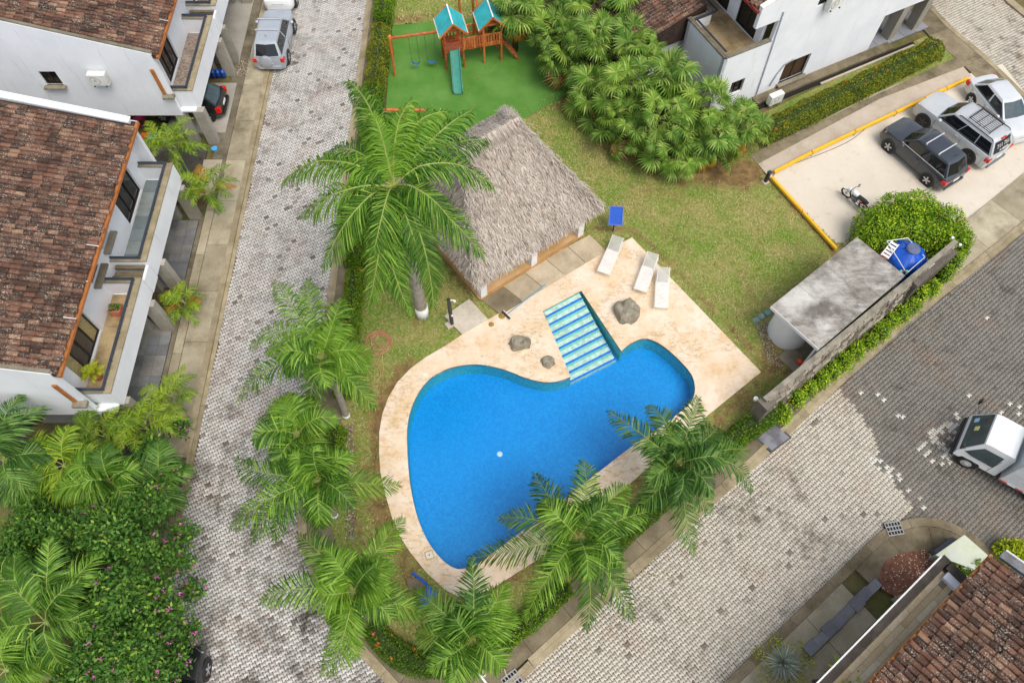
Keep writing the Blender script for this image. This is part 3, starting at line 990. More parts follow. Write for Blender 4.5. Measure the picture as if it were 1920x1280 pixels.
# -------- blue plastic by the narrow end
M_BLUE = plain('blue_plastic', hx('1560d0', 0.85), 0.35, var=0.12, scale=6)
q = [P(x, y, 0.12) for x, y in ((773, 1073), (802, 1096), (806, 1118), (786, 1140))]
cv = thing('pool_cover', 'blue plastic sheet with a rolled edge lying under palms by the narrow pool end', 'pool cover', (q[0].x, q[0].y, 0.05))
ob('roll', MB().tube([q[0], q[1]], 0.055, 10), M_BLUE, cv, True)
m = MB()
g = [(801, 1095, .16), (812, 1104, .14), (822, 1110, .12), (796, 1112, .15), (806, 1120, .2), (812, 1124, .12), (779, 1132, .1), (788, 1142, .14), (797, 1136, .12)]
m.add([tuple(P(a_, b_, z_)) for a_, b_, z_ in g], [(0, 3, 4, 1), (1, 4, 5, 2), (3, 6, 7, 4), (4, 7, 8, 5)])
ob('sheet', m, M_BLUE, cv, True)
sb = [(p.x, p.y) for p in PP([(762, 1084), (792, 1083), (800, 1100), (768, 1106)], 0.1)]
solo('valve_box', MB().prism(sb[::-1], -0.04, 0.14), m_concrete('valve_box_concrete', '9a8a74', '6f6150', 1.6, '4b4032', 0.6), 'low brown concrete valve box beside the blue pool cover', 'box')

# -------- blue sign seen from behind
p = P(1149, 433, 0.05)
sg = thing('blue_sign', 'bright blue framed board on a thin black post on the lawn', 'sign', p)
M_SIGN = plain('blue_board', hx('0f58c6', 0.8), 0.7, var=0.06)
M_SIGNF = plain('blue_frame', hx('0f4fb0', 0.9), 0.4, var=0.06)
ob('post', MB().box((p.x, p.y, 0.55), (0.05, 0.05, 1.05)), M_BLACK, sg)
Rm = Euler((rad(-38), 0, rad(8))).to_matrix()
cc = Vector((p.x + 0.03, p.y + 0.1, 1.12))
ob('board', MB().box(cc, (0.62, 0.86, 0.03), M=Euler((rad(28), 0, rad(-5))).to_matrix()), M_SIGN, sg)
Rm = Euler((rad(28), 0, rad(-5))).to_matrix()
m = MB()
for dx, dy, sx, sy in ((0, 0.43, 0.66, 0.05), (0, -0.43, 0.66, 0.05), (0.31, 0, 0.05, 0.82), (-0.31, 0, 0.05, 0.82)):
    m.box(cc + Rm @ Vector((dx, dy, 0.02)), (sx, sy, 0.06), M=Rm)
ob('frame', m, M_SIGNF, sg)

# -------- thatched shelter
U = Vector((math.cos(rad(36.5)), math.sin(rad(36.5)), 0)); V = Vector((-U.y, U.x, 0))
E0 = Vector((-1.50, 17.25, 2.25))
LU, LV = 6.9, 7.5
hut = thing('thatched_shelter', 'open sided shelter with a hipped grey palm thatch roof', 'shelter', (E0 + U * LU / 2 + V * LV / 2) * Vector((1, 1, 0)) if False else ((E0 + U * LU / 2 + V * LV / 2).x, (E0 + U * LU / 2 + V * LV / 2).y, 0))
t = NT('ochre_tile')
a = t.mix(t.noise(1.2, 5, lo=0.35, hi=0.65), hx('c99a62'), hx('dbb482'))
M_OCHRE = t.fin(a, 0.6)
I = 0.42
def hp(u, v, z):
    q = E0 + U * u + V * v
    return Vector((q.x, q.y, z))
f_in = [hp(I - .1, I - .05, 0), hp(LU - I, I - .05, 0), hp(LU - I, LV - I, 0), hp(I - .1, LV - I, 0)]
ob('floor', MB().prism(f_in, -0.04, 0.2), M_OCHRE, hut)
rm = MB()
for a_, b_ in zip(f_in, f_in[1:] + f_in[:1]):
    a2, b2 = Vector((a_.x, a_.y, 0.2)), Vector((b_.x, b_.y, 0.2))
    rm.beam(a2 - Vector((0, 0, 0.05)), b2 - Vector((0, 0, 0.05)), 0.1, 0.11)
ob('floor_edge', rm, plain('ochre_edge', hx('b78d5a'), 0.7), hut)
M_PLASTER = plain('white_plaster', hx('f0efec', 0.92), 0.8, var=0.05, scale=2)
M_REDWOOD = plain('red_wood', hx('8c3a2c'), 0.6, var=0.2, scale=8)
for u, v in ((I + .12, I + .12), (LU / 2, I + .12), (LU - I - .2, I + .12), (I + .12, LV / 2), (I + .12, LV - I - .2), (LU - I - .2, LV / 2), (LU - I - .2, LV - I - .2), (LU / 2, LV - I - .2)):
    q = hp(u, v, 0)
    po = ob('pillar', MB().box((q.x, q.y, 0.72), (0.34, 0.34, 1.05), rad(36.5)), M_PLASTER, hut)
    ob('wooden_post', MB().lathe((q.x, q.y, 1.24), [(0.085, 0), (0.08, 1.15)], 10), M_REDWOOD, po, True)
ZR = 6.1
RL = 1.3
C0, C1 = hp(LU / 2 - RL, LV / 2, ZR), hp(LU / 2 + RL, LV / 2, ZR)
EC = [hp(0, 0, 2.3), hp(LU, 0, 2.3), hp(LU, LV, 2.3), hp(0, LV, 2.3)]
def m_thatch(name, k):
    t = NT(name)
    a = t.ramp(t.rnd(), [(0, hx('63584d', k)), (0.12, hx('a79a8b', k)), (0.5, hx('c8bcae', k)), (0.88, hx('dcd3c8', k)), (1, hx('b39a7e', k))])
    a = t.mix(t.math('MULTIPLY', t.noise(0.8, 5, lo=0.4, hi=0.65), 0.3), a, hx('8a7a70', k))
    return t.fin(a, 0.9, spec=0.1)
M_THATCH = m_thatch('palm_thatch', 0.9)
M_THATCH_UNDER = plain('thatch_under', hx('6b5d50'), 0.95, var=0.2, scale=4)
m = MB()
m.add(EC + [C0, C1], [(0, 1, 5, 4), (1, 2, 5), (2, 3, 4, 5), (3, 0, 4)])
lo = [q - Vector((0, 0, 0.16)) for q in EC] + [C0 - Vector((0, 0, .2)), C1 - Vector((0, 0, .2))]
n0 = len(m.v)
m.add(lo, [(0, 4, 5, 1), (1, 5, 2), (2, 5, 4, 3), (3, 4, 0)])
for i in range(4):
    m.f.append((i, n0 + i, n0 + (i + 1) % 4, (i + 1) % 4))
rf = ob('roof', m, M_THATCH_UNDER, hut)
m = MB()
cen = (C0 + C1) / 2
def thatch(A, B, Cc, D, n):
    """blades on the face A B (eave) up to D Cc (ridge)"""
    nor = (B - A).cross(D - A).normalized()
    if nor.z < 0:
        nor = -nor
    up = nor.cross(B - A)
    up.normalize()
    if up.z < 0:
        up = -up
    side = (B - A).normalized()
    for _ in range(n):
        s_, tt = R.random(), R.random() ** 0.9
        if R.random() > ((A.lerp(D, tt) - B.lerp(Cc, tt)).length / (A - B).length):
            continue
        q = A.lerp(D, tt).lerp(B.lerp(Cc, tt), s_)
        L = R.uniform(0.22, 0.48)
        dn = (-up + side * R.gauss(0, 0.22) + nor * R.gauss(0.10, 0.10)).normalized()
        wv = side * R.uniform(0.009, 0.02)
        b0 = q + nor * R.uniform(0.0, 0.06)
        b1 = b0 + dn * L
        if tt < 0.05:
            b1 = b0 + (dn - Vector((0, 0, 0.35))).normalized() * L
        mid = b0.lerp(b1, 0.5) + nor * 0.02
        m.add([b0 - wv, b0 + wv, mid + wv, mid - wv, b1], [(0, 1, 2, 3), (3, 2, 4)])
thatch(EC[0], EC[1], C1, C0, 24000)
thatch(EC[1], EC[2], C1, C1, 12000)
thatch(EC[3], EC[0], C0, C0, 15000)
thatch(EC[2], EC[3], C0, C1, 5000)
for a_, b_ in ((EC[0], EC[1]), (EC[1], EC[2]), (EC[2], EC[3]), (EC[3], EC[0])):
    L_ = (b_ - a_).length
    out = Vector(((b_ - a_).y, -(b_ - a_).x, 0)).normalized()
    for i in range(int(L_ * 110)):
        q = a_.lerp(b_, R.random()) + Vector((0, 0, R.uniform(-.08, .05))) - out * 0.08
        s_ = (b_ - a_).normalized()
        e = q + out * R.uniform(0.1, 0.34) + Vector((0, 0, -R.uniform(0.1, 0.32))) + s_ * R.gauss(0, 0.06)
        m.add([q - s_ * 0.025, q + s_ * 0.025, e], [(0, 1, 2)])
for A, B in ((EC[0], C0), (EC[1], C1), (EC[2], C1), (EC[3], C0)):      # strands laid over the hips
    for _ in range(1500):
        q = A.lerp(B, R.random()) + Vector((R.gauss(0, .12), R.gauss(0, .12), R.uniform(0.02, 0.09)))
        a_ = R.random() * 6.283
        out = ((A - B).normalized() + Vector((math.cos(a_), math.sin(a_), 0)) * 0.5)
        out.z = -0.45
        e = q + out.normalized() * R.uniform(0.25, 0.45)
        s_ = out.cross(Vector((0, 0, 1))).normalized() * R.uniform(0.01, 0.02)
        m.add([q - s_, q + s_, e], [(0, 1, 2)])
ob('thatch', m, M_THATCH, rf, kind='stuff')
m = MB()
for i in range(2600):
    q = C0.lerp(C1, R.uniform(-0.1, 1.1)) + Vector((0, 0, 0.04))
    sgn = R.choice((-1, 1))
    e = q + V * sgn * R.uniform(0.35, 0.6) + Vector((0, 0, -R.uniform(0.25, 0.45))) + U * R.gauss(0, 0.06)
    m.add([q - U * 0.016, q + U * 0.016, e], [(0, 1, 2)])
ob('ridge_cap', m, M_THATCH, rf, kind='stuff')
blades('grass', LAWN_POLY, 70000, 0.05, deck_w, lambda x, y: 1.0 - min(1.0, bare(x, y) * 1.2), 1.1)
blades('grass', [(-7.2, 36.2), (-4.0, 36.5), (3.0, 36.9), (8.0, 34.0), (8.0, 41), (-7.2, 41)], 6000, 0.05, None, None, 1.4)
# ================================================================ playground turf, yellow kerbs, covers, lamp
t = NT('playground_turf')
a = t.mix(t.noise(0.5, 6, 0.6, lo=0.35, hi=0.65), hx('5f963c', 0.66), hx('74a450', 0.72))
a = t.mix(t.math('MULTIPLY', t.noise(1.1, 7, 0.75, lo=0.5, hi=0.75), 0.5), a, hx('4f8a34', 0.8))
M_TURF = t.fin(a, 0.95, spec=0.1)
TURF = [(p.x, p.y) for p in PP([(736, 48), (830, 38), (915, 33), (985, 28), (1070, 175), (1000, 212), (960, 240), (870, 290), (715, 300)], 0.07)]
turf = struct('playground_turf', MB().prism(TURF[::-1], -0.04, 0.07), M_TURF)
# yellow kerbs of the car park
t = NT('yellow_paint')
a = t.mix(t.noise(2.5, 6, 0.7, lo=0.35, hi=0.7), hx('f7c21d', 0.92), hx('e9ac14', 0.9))
a = t.mix(t.math('MULTIPLY', t.noise(9, 6, 0.75, lo=0.58, hi=0.7), 0.7), a, hx('cbb68c'))
M_YEL = t.fin(a, 0.6)
YJ = [(1449, 326), (1520, 289), (1601, 250), (1677, 214), (1732, 188), (1772, 169), (1813, 150)]
names = ['nearest the black bollard on the long side', 'second along from the bollard', 'in front of the dark car', 'in front of the silver car with the roof basket', 'between the two silver cars', 'last before the side road']
def kerb_bar(a, b, lab):
    d = (b - a).normalized()
    a, b = a + d * 0.03, b - d * 0.03
    n = Vector((-d.y, d.x, 0))
    m = MB()
    prof = [(-0.085, 0.0), (-0.08, 0.11), (-0.055, 0.14), (0.055, 0.14), (0.08, 0.11), (0.085, 0.0)]
    m.v = [tuple(q + n * u + Vector((0, 0, 0.055 + z))) for q in (a, b) for u, z in prof]
    k = len(prof)
    m.f = [(i, i + 1, i + 1 + k, i + k) for i in range(k - 1)] + [tuple(range(k))[::-1], tuple(range(k, 2 * k))]
    solo('parking_kerb', m, M_YEL, lab, 'kerb', 'yellow kerb bars round the car park')
yw = [P(x, y, 0.12) for x, y in YJ]
for i in range(6):
    kerb_bar(yw[i], yw[i + 1], 'yellow kerb bar ' + names[i])
    if 0 < i < 5:
        d = (yw[i + 1] - yw[i]).normalized()
        solo('kerb_joint', MB().box((yw[i].x, yw[i].y, 0.11), (0.06, 0.17, 0.12), math.atan2(d.y, d.x)), M_CURBPALE, 'pale mortar joint at the start of the bar ' + names[i].replace(' with the roof basket', ' basket'), 'joint', 'joints of the yellow kerb')
kerb_bar(P(1445, 335, 0.12), P(1503, 399, 0.12), 'yellow kerb bar by the lawn, nearer the bollard')
kerb_bar(P(1503.5, 400, 0.12), P(1567, 470, 0.12), 'yellow kerb bar by the lawn, nearer the pump house')
ca = [P(x, y, 0.045) for x, y in ((1628, 236), (1600, 260), (1560, 280), (1500, 303), (1470, 313), (1452, 327), (1449, 333), (1456, 344), (1478, 366), (1497, 388), (1515, 410), (1540, 436), (1560, 458), (1572, 464))]
solo('black_cable', MB().tube(smooth_line(ca, 3), 0.014, 5), M_BLACK, 'thin black cable running along the inside of the yellow kerb', 'cable')
p = P(1434, 343, 0.0)
bo = thing('bollard_light', 'short black square bollard lamp at the corner of the yellow kerb', 'bollard', p)
ob('base', MB().box((p.x, p.y, 0.05), (0.3, 0.3, 0.14), 0.5), M_CURBPALE, bo)
ob('post', MB().box((p.x, p.y, 0.45), (0.15, 0.15, 0.7), 0.5), M_BLACK, bo)
ob('lamp_cap', MB().box((p.x, p.y, 0.82), (0.17, 0.17, 0.07), 0.5), plain('blue_black', hx('2b3346'), 0.4), bo)
# drain grates and covers
M_STEEL = plain('grey_steel', hx('9a9a98'), 0.5, 0.3, 0.15, 9)
M_VOID = plain('dark_void', hx('17150f'), 0.9)
def grate(cx, cy, ang, lab, w_=0.62, d_=0.5, nx=5, ny=3):
    p = P(cx, cy, 0.05)
    g = thing('drain_grate', lab, 'drain grate', (p.x, p.y, -0.04), 'street drain grates')
    ob('pit', MB().box((p.x, p.y, 0.05), (w_, d_, 0.13), ang), M_VOID, g)
    fr = MB()
    for i in range(nx + 1):
        x = -w_ / 2 + i * w_ / nx
        dx, dy = rot2(x, 0, ang)
        fr.box((p.x + dx, p.y + dy, 0.125), (0.035, d_ + 0.03, 0.03), ang)
    ob('bar', fr, M_STEEL, g)
    fr = MB()
    for j in range(ny + 1):
        y = -d_ / 2 + j * d_ / ny
        dx, dy = rot2(0, y, ang)
        fr.box((p.x + dx, p.y + dy, 0.128), (w_ + 0.03, 0.05, 0.03), ang)
    ob('cross_bar', fr, M_STEEL, g)
grate(1675, 991, 0.15, 'grey drain grate in the kerb opposite the white truck')
grate(960, 1275, 0.62, 'grey drain grate at the rounded pavement corner below the palms')
def cover(pts, lab, mt):
    w_ = [(q.x, q.y) for q in PP(pts, 0.12)]
    cx, cy = sum(a[0] for a in w_) / 4, sum(a[1] for a in w_) / 4
    g = thing('manhole_cover', lab, 'manhole cover', (cx, cy, 0.05), 'square manhole covers in the pavement')
    ar = sum(w_[i][0] * w_[(i + 1) % 4][1] - w_[(i + 1) % 4][0] * w_[i][1] for i in range(4))
    w_ = w_ if ar > 0 else w_[::-1]
    ob('frame', MB().prism(w_, 0.05, 0.118), plain('cover_frame', hx('4c4a48'), 0.7), g)
    i_ = [(cx + (a - cx) * 0.86, cy + (b - cy) * 0.86) for a, b in w_]
    ob('plate', MB().prism(i_, 0.06, 0.126), mt, g)
def m_cover(name, c1, c2, c3, sc):
    t = NT(name)
    a = t.mix(t.noise(sc, 3, 0.5, lo=0.48, hi=0.54), hx(c1), hx(c2))
    a = t.mix(t.math('MULTIPLY', t.noise(4, 6, 0.7, lo=0.5, hi=0.7), 0.6), a, hx(c3))
    return t.fin(a, 0.75)
cover([(312, 856), (350, 857), (340, 916), (300, 915)], 'dark square cover with a rusty middle in the left pavement', m_cover('rusty_plate', '4a4744', '6d5040', '55504c', 1.5))
cover([(1452, 790), (1485, 820), (1447, 848), (1417, 822)], 'slate grey square cover with a dark blotch by the clipped hedge', m_cover('slate_plate', '7f7f86', '5f5e63', '8a8a8e', 1.0))
# ================================================================ houses
t = NT('white_wall')
a = t.mix(t.noise(0.6, 5, 0.6, lo=0.4, hi=0.7), hx('eef0f3', 0.95), hx('e2e5e9', 0.95))
a = t.mix(t.math('MULTIPLY', t.noise(1.4, 6, 0.75, lo=0.58, hi=0.78, st=(2.5, 2.5, 0.3)), 0.5), a, hx('a9a89c'))
t.bump(t.noise(30, 4, 0.7), 0.08, 0.01)
M_HWALL = t.fin(a, 0.85, spec=0.2)
M_COPING = m_concrete('weathered_coping', 'aaa390', '837b68', 1.6, '4b4436', 0.7)
M_COLUMN = m_concrete('grey_column', 'b9b4a9', '9a958a', 0.9, '77715f', 0.45)
M_GLASS = plain('dark_glass', hx('2c2926', 0.7), 0.12, var=0.25, scale=1.2, spec=0.6)
M_GLASSBR = plain('curtained_glass', hx('55504a', 0.7), 0.3, var=0.2, scale=2)
M_FRAME = plain('dark_bronze_frame', hx('2a221f'), 0.45)
M_CURTAIN = plain('straw_blind', hx('a89a6a'), 0.8, var=0.2, scale=14)
M_COPPER = plain('orange_gutter', hx('b8733c', 0.85), 0.55, var=0.12, scale=4)
M_RAIL = plain('blue_black_rail', hx('38414f'), 0.4, var=0.1)
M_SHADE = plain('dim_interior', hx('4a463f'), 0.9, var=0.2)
t = NT('clay_tile')
c = t.ramp(t.rnd(), [(0, hx('3d302a')), (0.25, hx('544037')), (0.55, hx('6d4e40')), (0.75, hx('825e4c')), (0.87, hx('5f473d')), (0.97, hx('90705b')), (1, hx('a08067'))])
c = t.mix(t.math('MULTIPLY', t.noise(0.9, 6, 0.7, lo=0.45, hi=0.62), 0.62), c, hx('46362f'))
c = t.mix(t.math('MULTIPLY', t.math('MULTIPLY', t.noise(22, 4, 0.7, lo=0.54, hi=0.62), t.noise(1.6, 5, 0.7, lo=0.42, hi=0.6)), 0.95), c, hx('c9beac'))
c = t.mix(t.math('MULTIPLY', t.noise(5, 6, 0.75, lo=0.57, hi=0.66), 0.7), c, hx('352a22'))
t.bump(t.noise(40, 5, 0.7), 0.4, 0.01)
M_TILE = t.fin(c, 0.9, spec=0.15)
M_TILEBED = plain('tile_bed', hx('3b2b24'), 0.95, var=0.25, scale=5)
TW, TL_ = 0.218, 0.37
def tile_shape(bend):
    """a barrel tile lying along +x (down the slope), upper end at x = 0"""
    m = MB()
    n = 6
    L = TL_ + 0.07
    rows = [(0.0, 0.086, 0.0), (L, 0.102, 0.026)]
    for x, r_, h in rows:
        for k in range(n + 1):
            a_ = math.pi * k / n
            m.v.append((x, -r_ * math.cos(a_), r_ * 0.78 * math.sin(a_) + h + bend * x))
    for k in range(n + 1):
        a_ = math.pi * k / n
        m.v.append((L - 0.004, -0.087 * math.cos(a_), 0.087 * 0.66 * math.sin(a_) + 0.01))
    q = n + 1
    for k in range(n):
        m.f.append((k, k + 1, q + k + 1, q + k)[::-1])
        m.f.append((q + k, q + k + 1, 2 * q + k + 1, 2 * q + k)[::-1])
    return m
TILE_ME = []
for i in range(4):
    me = tile_shape((i - 1.5) * 0.006).mesh('roof_tile')
    me.materials.append(M_TILE)
    TILE_ME.append(me)
TSH = tile_shape(0.0)
def roof_tiles(roof, eave0, along, down, nrow, ncol, limit=300):
    nrow, ncol = int(nrow * 0.25 / TW), int(ncol * 0.46 / TL_) + 1
    """rows of barrel tiles: eave0 = a point on the eave, along = direction of the eave, down = direction down the slope"""
    along, down = along.normalized(), down.normalized()
    nor = down.cross(along)
    if nor.z < 0:
        nor = -nor
    q0 = origin_of(roof)
    spots = []
    for i in range(nrow):
        sh_ = R.uniform(-0.06, 0.06)
        for j in range(ncol):
            o = eave0 + along * ((i + 0.5) * TW + R.gauss(0, 0.008)) - down * ((j + 1) * TL_ + sh_) + nor * 0.03
            c = o + down * 0.25
            px, py = PX(c.x, c.y, c.z)
            vis = -260 < px < 2180 and -260 < py < 1540
            if vis:
                spots.append(((c - Vector((0, 0, CH))).length, o))
    spots.sort(key=lambda s: s[0])
    rest = MB()
    for k, (dist_, o) in enumerate(spots):
        j1, j2, j3 = R.gauss(0, 0.03), R.gauss(0, 0.025), R.gauss(0, 0.05)
        M = Matrix((down, along, nor)).transposed() @ Euler((j3, j2, j1)).to_matrix()
        if M.determinant() < 0:
            M = Matrix((down, -along, nor)).transposed() @ Euler((j3, j2, j1)).to_matrix()
        if k < limit:
            ti = bpy.data.objects.new('roof_tile', TILE_ME[R.randrange(4)])
            COL.objects.link(ti)
            ti.parent = roof
            ti.matrix_local = Matrix.Translation(o - q0) @ M.to_4x4()
        else:
            rest.add([o + M @ Vector(v) for v in TSH.v], TSH.f)
    if rest.v:
        ob('roof_tiles', rest, M_TILE, roof, kind='stuff')
    pans = MB()                                  # the channel tiles between the rows
    n = 4
    for i in range(nrow + 1):
        for j in range(ncol):
            o = eave0 + along * (i * TW) - down * ((j + 1) * TL_)
            vs = []
            for x, h in ((0, -0.0), (TL_ + 0.04, 0.02)):
                for k in range(n + 1):
                    u = (k / n - 0.5) * 2
                    vs.append(o + down * x + along * (u * 0.09) + nor * (h + 0.05 * u * u - 0.015))
            pans.add(vs, [(k, k + 1, n + 2 + k, n + 1 + k) for k in range(n)])
    ob('channel_tiles', pans, M_TILE, roof, kind='stuff')

def wall(name, parent, A, B, z0, z1, mat, holes=(), th=0.18, z1b=None, inward=None):
    """an upright wall from A to B with openings (s0, s1, low, high); z1b lets the top slope; inward = side on which the thickness lies"""
    A, B = Vector((A[0], A[1], 0)), Vector((B[0], B[1], 0))
    L = (B - A).length
    d = (B - A) / L
    nrm = Vector((inward[0], inward[1], 0)).normalized() if inward else Vector((-d.y, d.x, 0))
    zb = z1 if z1b is None else z1b
    outer = [Vector((0, z0, 0)), Vector((L, z0, 0)), Vector((L, zb, 0)), Vector((0, z1, 0))]
    loops = [outer] + [[Vector((s0, a_, 0)), Vector((s1, a_, 0)), Vector((s1, b_, 0)), Vector((s0, b_, 0))] for s0, s1, a_, b_ in holes]
    tris = tessellate_polygon(loops)
    flat = [p for l in loops for p in l]
    m = MB()
    n = len(flat)
    def w3(p, t_):
        q = A + d * p.x + nrm * t_
        return (q.x, q.y, p.y)
    m.v = [w3(p, 0) for p in flat] + [w3(p, th) for p in flat]
    m.f = [tuple(t_) for t_ in tris] + [tuple(i + n for i in t_) for t_ in tris]
    o_ = 0
    for l in loops:
        k = len(l)
        for i in range(k):
            a_, b_ = o_ + i, o_ + (i + 1) % k
            m.f.append((a_, b_, b_ + n, a_ + n))
        o_ += k
    o = ob(name, m, mat, parent)
    return o
def window(parent, A, B, s0, s1, z0, z1, inward, depth=0.1, panes=2, glass=None, name='window', fr=0.06):
    A, B = Vector((A[0], A[1], 0)), Vector((B[0], B[1], 0))
    d = (B - A).normalized()
    nrm = Vector((inward[0], inward[1], 0)).normalized()
    def q(s_, z, t_):
        v = A + d * s_ + nrm * t_
        return Vector((v.x, v.y, z))
    m = MB()
    for z in (z0 + fr / 2, z1 - fr / 2):
        m.beam(q(s0, z, depth), q(s1, z, depth), 0.06, fr)
    for i in range(panes + 1):
        s_ = s0 + fr / 2 + (s1 - s0 - fr) * i / panes
        m.beam(q(s_, z0 + fr, depth), q(s_, z1 - fr, depth), 0.05, fr, up=(d.x, d.y, 0))
    wd = ob(name, m, M_FRAME, parent)
    gl = glass if isinstance(glass, (list, tuple)) else [glass or M_GLASS] * panes
    for i in range(panes):
        a_, b_ = s0 + (s1 - s0) * i / panes, s0 + (s1 - s0) * (i + 1) / panes
        p = MB()
        tt = depth + 0.012 + 0.02 * (i % 2)
        vs = [q(a_ + fr / 2, z0 + fr / 2, tt), q(b_ - fr / 2, z0 + fr / 2, tt), q(b_ - fr / 2, z1 - fr / 2, tt), q(a_ + fr / 2, z1 - fr / 2, tt)]
        vs2 = [v + nrm * 0.01 for v in vs]
        p.add(vs + vs2, [(0, 1, 2, 3), (7, 6, 5, 4), (0, 4, 5, 1), (1, 5, 6, 2), (2, 6, 7, 3), (3, 7, 4, 0)])
        ob('pane', p, gl[i], wd)
    return wd
def tiled_floor(parent, name, poly0, udir, vdir, nu, nv, lu, lv, z, mat, bond=True, gap=0.012, base=None, zlow=None):
    """floor slab with its tiles as pieces"""
    fl = ob(name, MB().box(poly0 + udir * (nu * lu / 2) + vdir * (nv * lv / 2) + Vector((0, 0, z - 0.06 - 0.01)), (nu * lu, nv * lv, 0.12), math.atan2(udir.y, udir.x)), base or M_COPING, parent)
    q0 = origin_of(fl)
    for j in range(nv):
        for i in range(-1 if bond else 0, nu):
            a_ = i * lu + (lu / 2 if (bond and j % 2) else 0)
            b_ = min(a_ + lu, nu * lu) - gap
            a_ = max(a_, 0)
            if b_ - a_ < 0.06:
                continue
            c = poly0 + udir * ((a_ + b_) / 2) + vdir * ((j + 0.5) * lv) + Vector((0, 0, z - 0.008 + R.uniform(-.002, .002)))
            ob('floor_tile', MB().box(c, (b_ - a_, lv - gap, 0.016), math.atan2(udir.y, udir.x)), mat, fl)
    return fl
def m_floor(name, stops, scale=1.5, stain='4a4a45', amt=0.4):
    t = NT(name)
    o = t.n('ShaderNodeObjectInfo')
    a = t.ramp(o.outputs['Random'], stops)
    a = t.mix(t.math('MULTIPLY', t.noise(scale, 6, 0.7, lo=0.42, hi=0.66), amt), a, hx(stain))
    a = t.mix(t.math('MULTIPLY', t.noise(22, 5, 0.75, lo=0.45, hi=0.75), 0.3), a, hx(stain))
    return t.fin(a, 0.7)
M_SLATE = m_floor('slate_floor', [(0, hx('6f7a7c')), (0.5, hx('85908f')), (1, hx('9aa19d'))], 1.2, '4b5354')
M_TERRA = m_floor('sand_floor', [(0, hx('b59a6d')), (0.5, hx('c4ad83')), (1, hx('a88e66'))], 1.0, '6a5738', 0.7)
M_PEBBLE = m_floor('pebble_floor', [(0, hx('a59384')), (1, hx('b7a798'))], 8, '5f5148', 0.9)
M_PLANK = m_floor('plank_floor', [(0, hx('d2b98e')), (0.5, hx('dfcaa4')), (1, hx('e8d8ba'))], 2.0, 'a5875f', 0.4)
M_CARPORT = m_floor('carport_tile', [(0, hx('6a6d70')), (0.5, hx('7f8284')), (1, hx('8b8880'))], 0.8, '4d4a44', 0.6)

# ---------------------------------------------------------------- air conditioner
M_AC = plain('ac_white', hx('e9e9e2', 0.92), 0.45, var=0.06)
M_ACG = plain('ac_grille', hx('b9bab4'), 0.5, var=0.1)
def aircon(x, y, z, ang, lab, bracket=True):
    r_ = thing('air_conditioner', lab, 'air conditioner', (0, 0, 0), 'outdoor air conditioner units')
    ob('body', MB().box((0, 0, 0.3), (0.82, 0.32, 0.6)), M_AC, r_)
    m = MB()
    Mx = Matrix.Rotation(rad(90), 3, 'X')
    m.lathe((-0.12, -0.162, 0.3), [(0.245, 0.0), (0.245, 0.012), (0.21, 0.014), (0.2, 0.0)], 20, M=Mx, cap=False)
    m.lathe((-0.12, -0.162, 0.3), [(0.06, 0), (0.05, 0.01)], 10, M=Mx)
    for k in range(6):
        a_ = k * math.pi / 6
        m.beam((-0.12 - .2 * math.cos(a_), -0.166, 0.3 - .2 * math.sin(a_)), (-0.12 + .2 * math.cos(a_), -0.166, 0.3 + .2 * math.sin(a_)), 0.008, 0.008)
    ob('fan_grille', m, M_ACG, r_)
    ob('side_panel', MB().box((0.415, 0, 0.3), (0.012, 0.26, 0.45)), M_ACG, r_)
    m = MB()
    for s in (-0.28, 0.28):
        m.box((s, 0.03, -0.025), (0.05, 0.5, 0.05))
        if bracket:
            m.box((s, 0.27, -0.16), (0.05, 0.04, 0.3))
    ob('bracket', m, M_FRAME if bracket else M_COPING, r_)
    r_.location = (x, y, z)
    r_.rotation_euler = (0, 0, ang)
    return r_

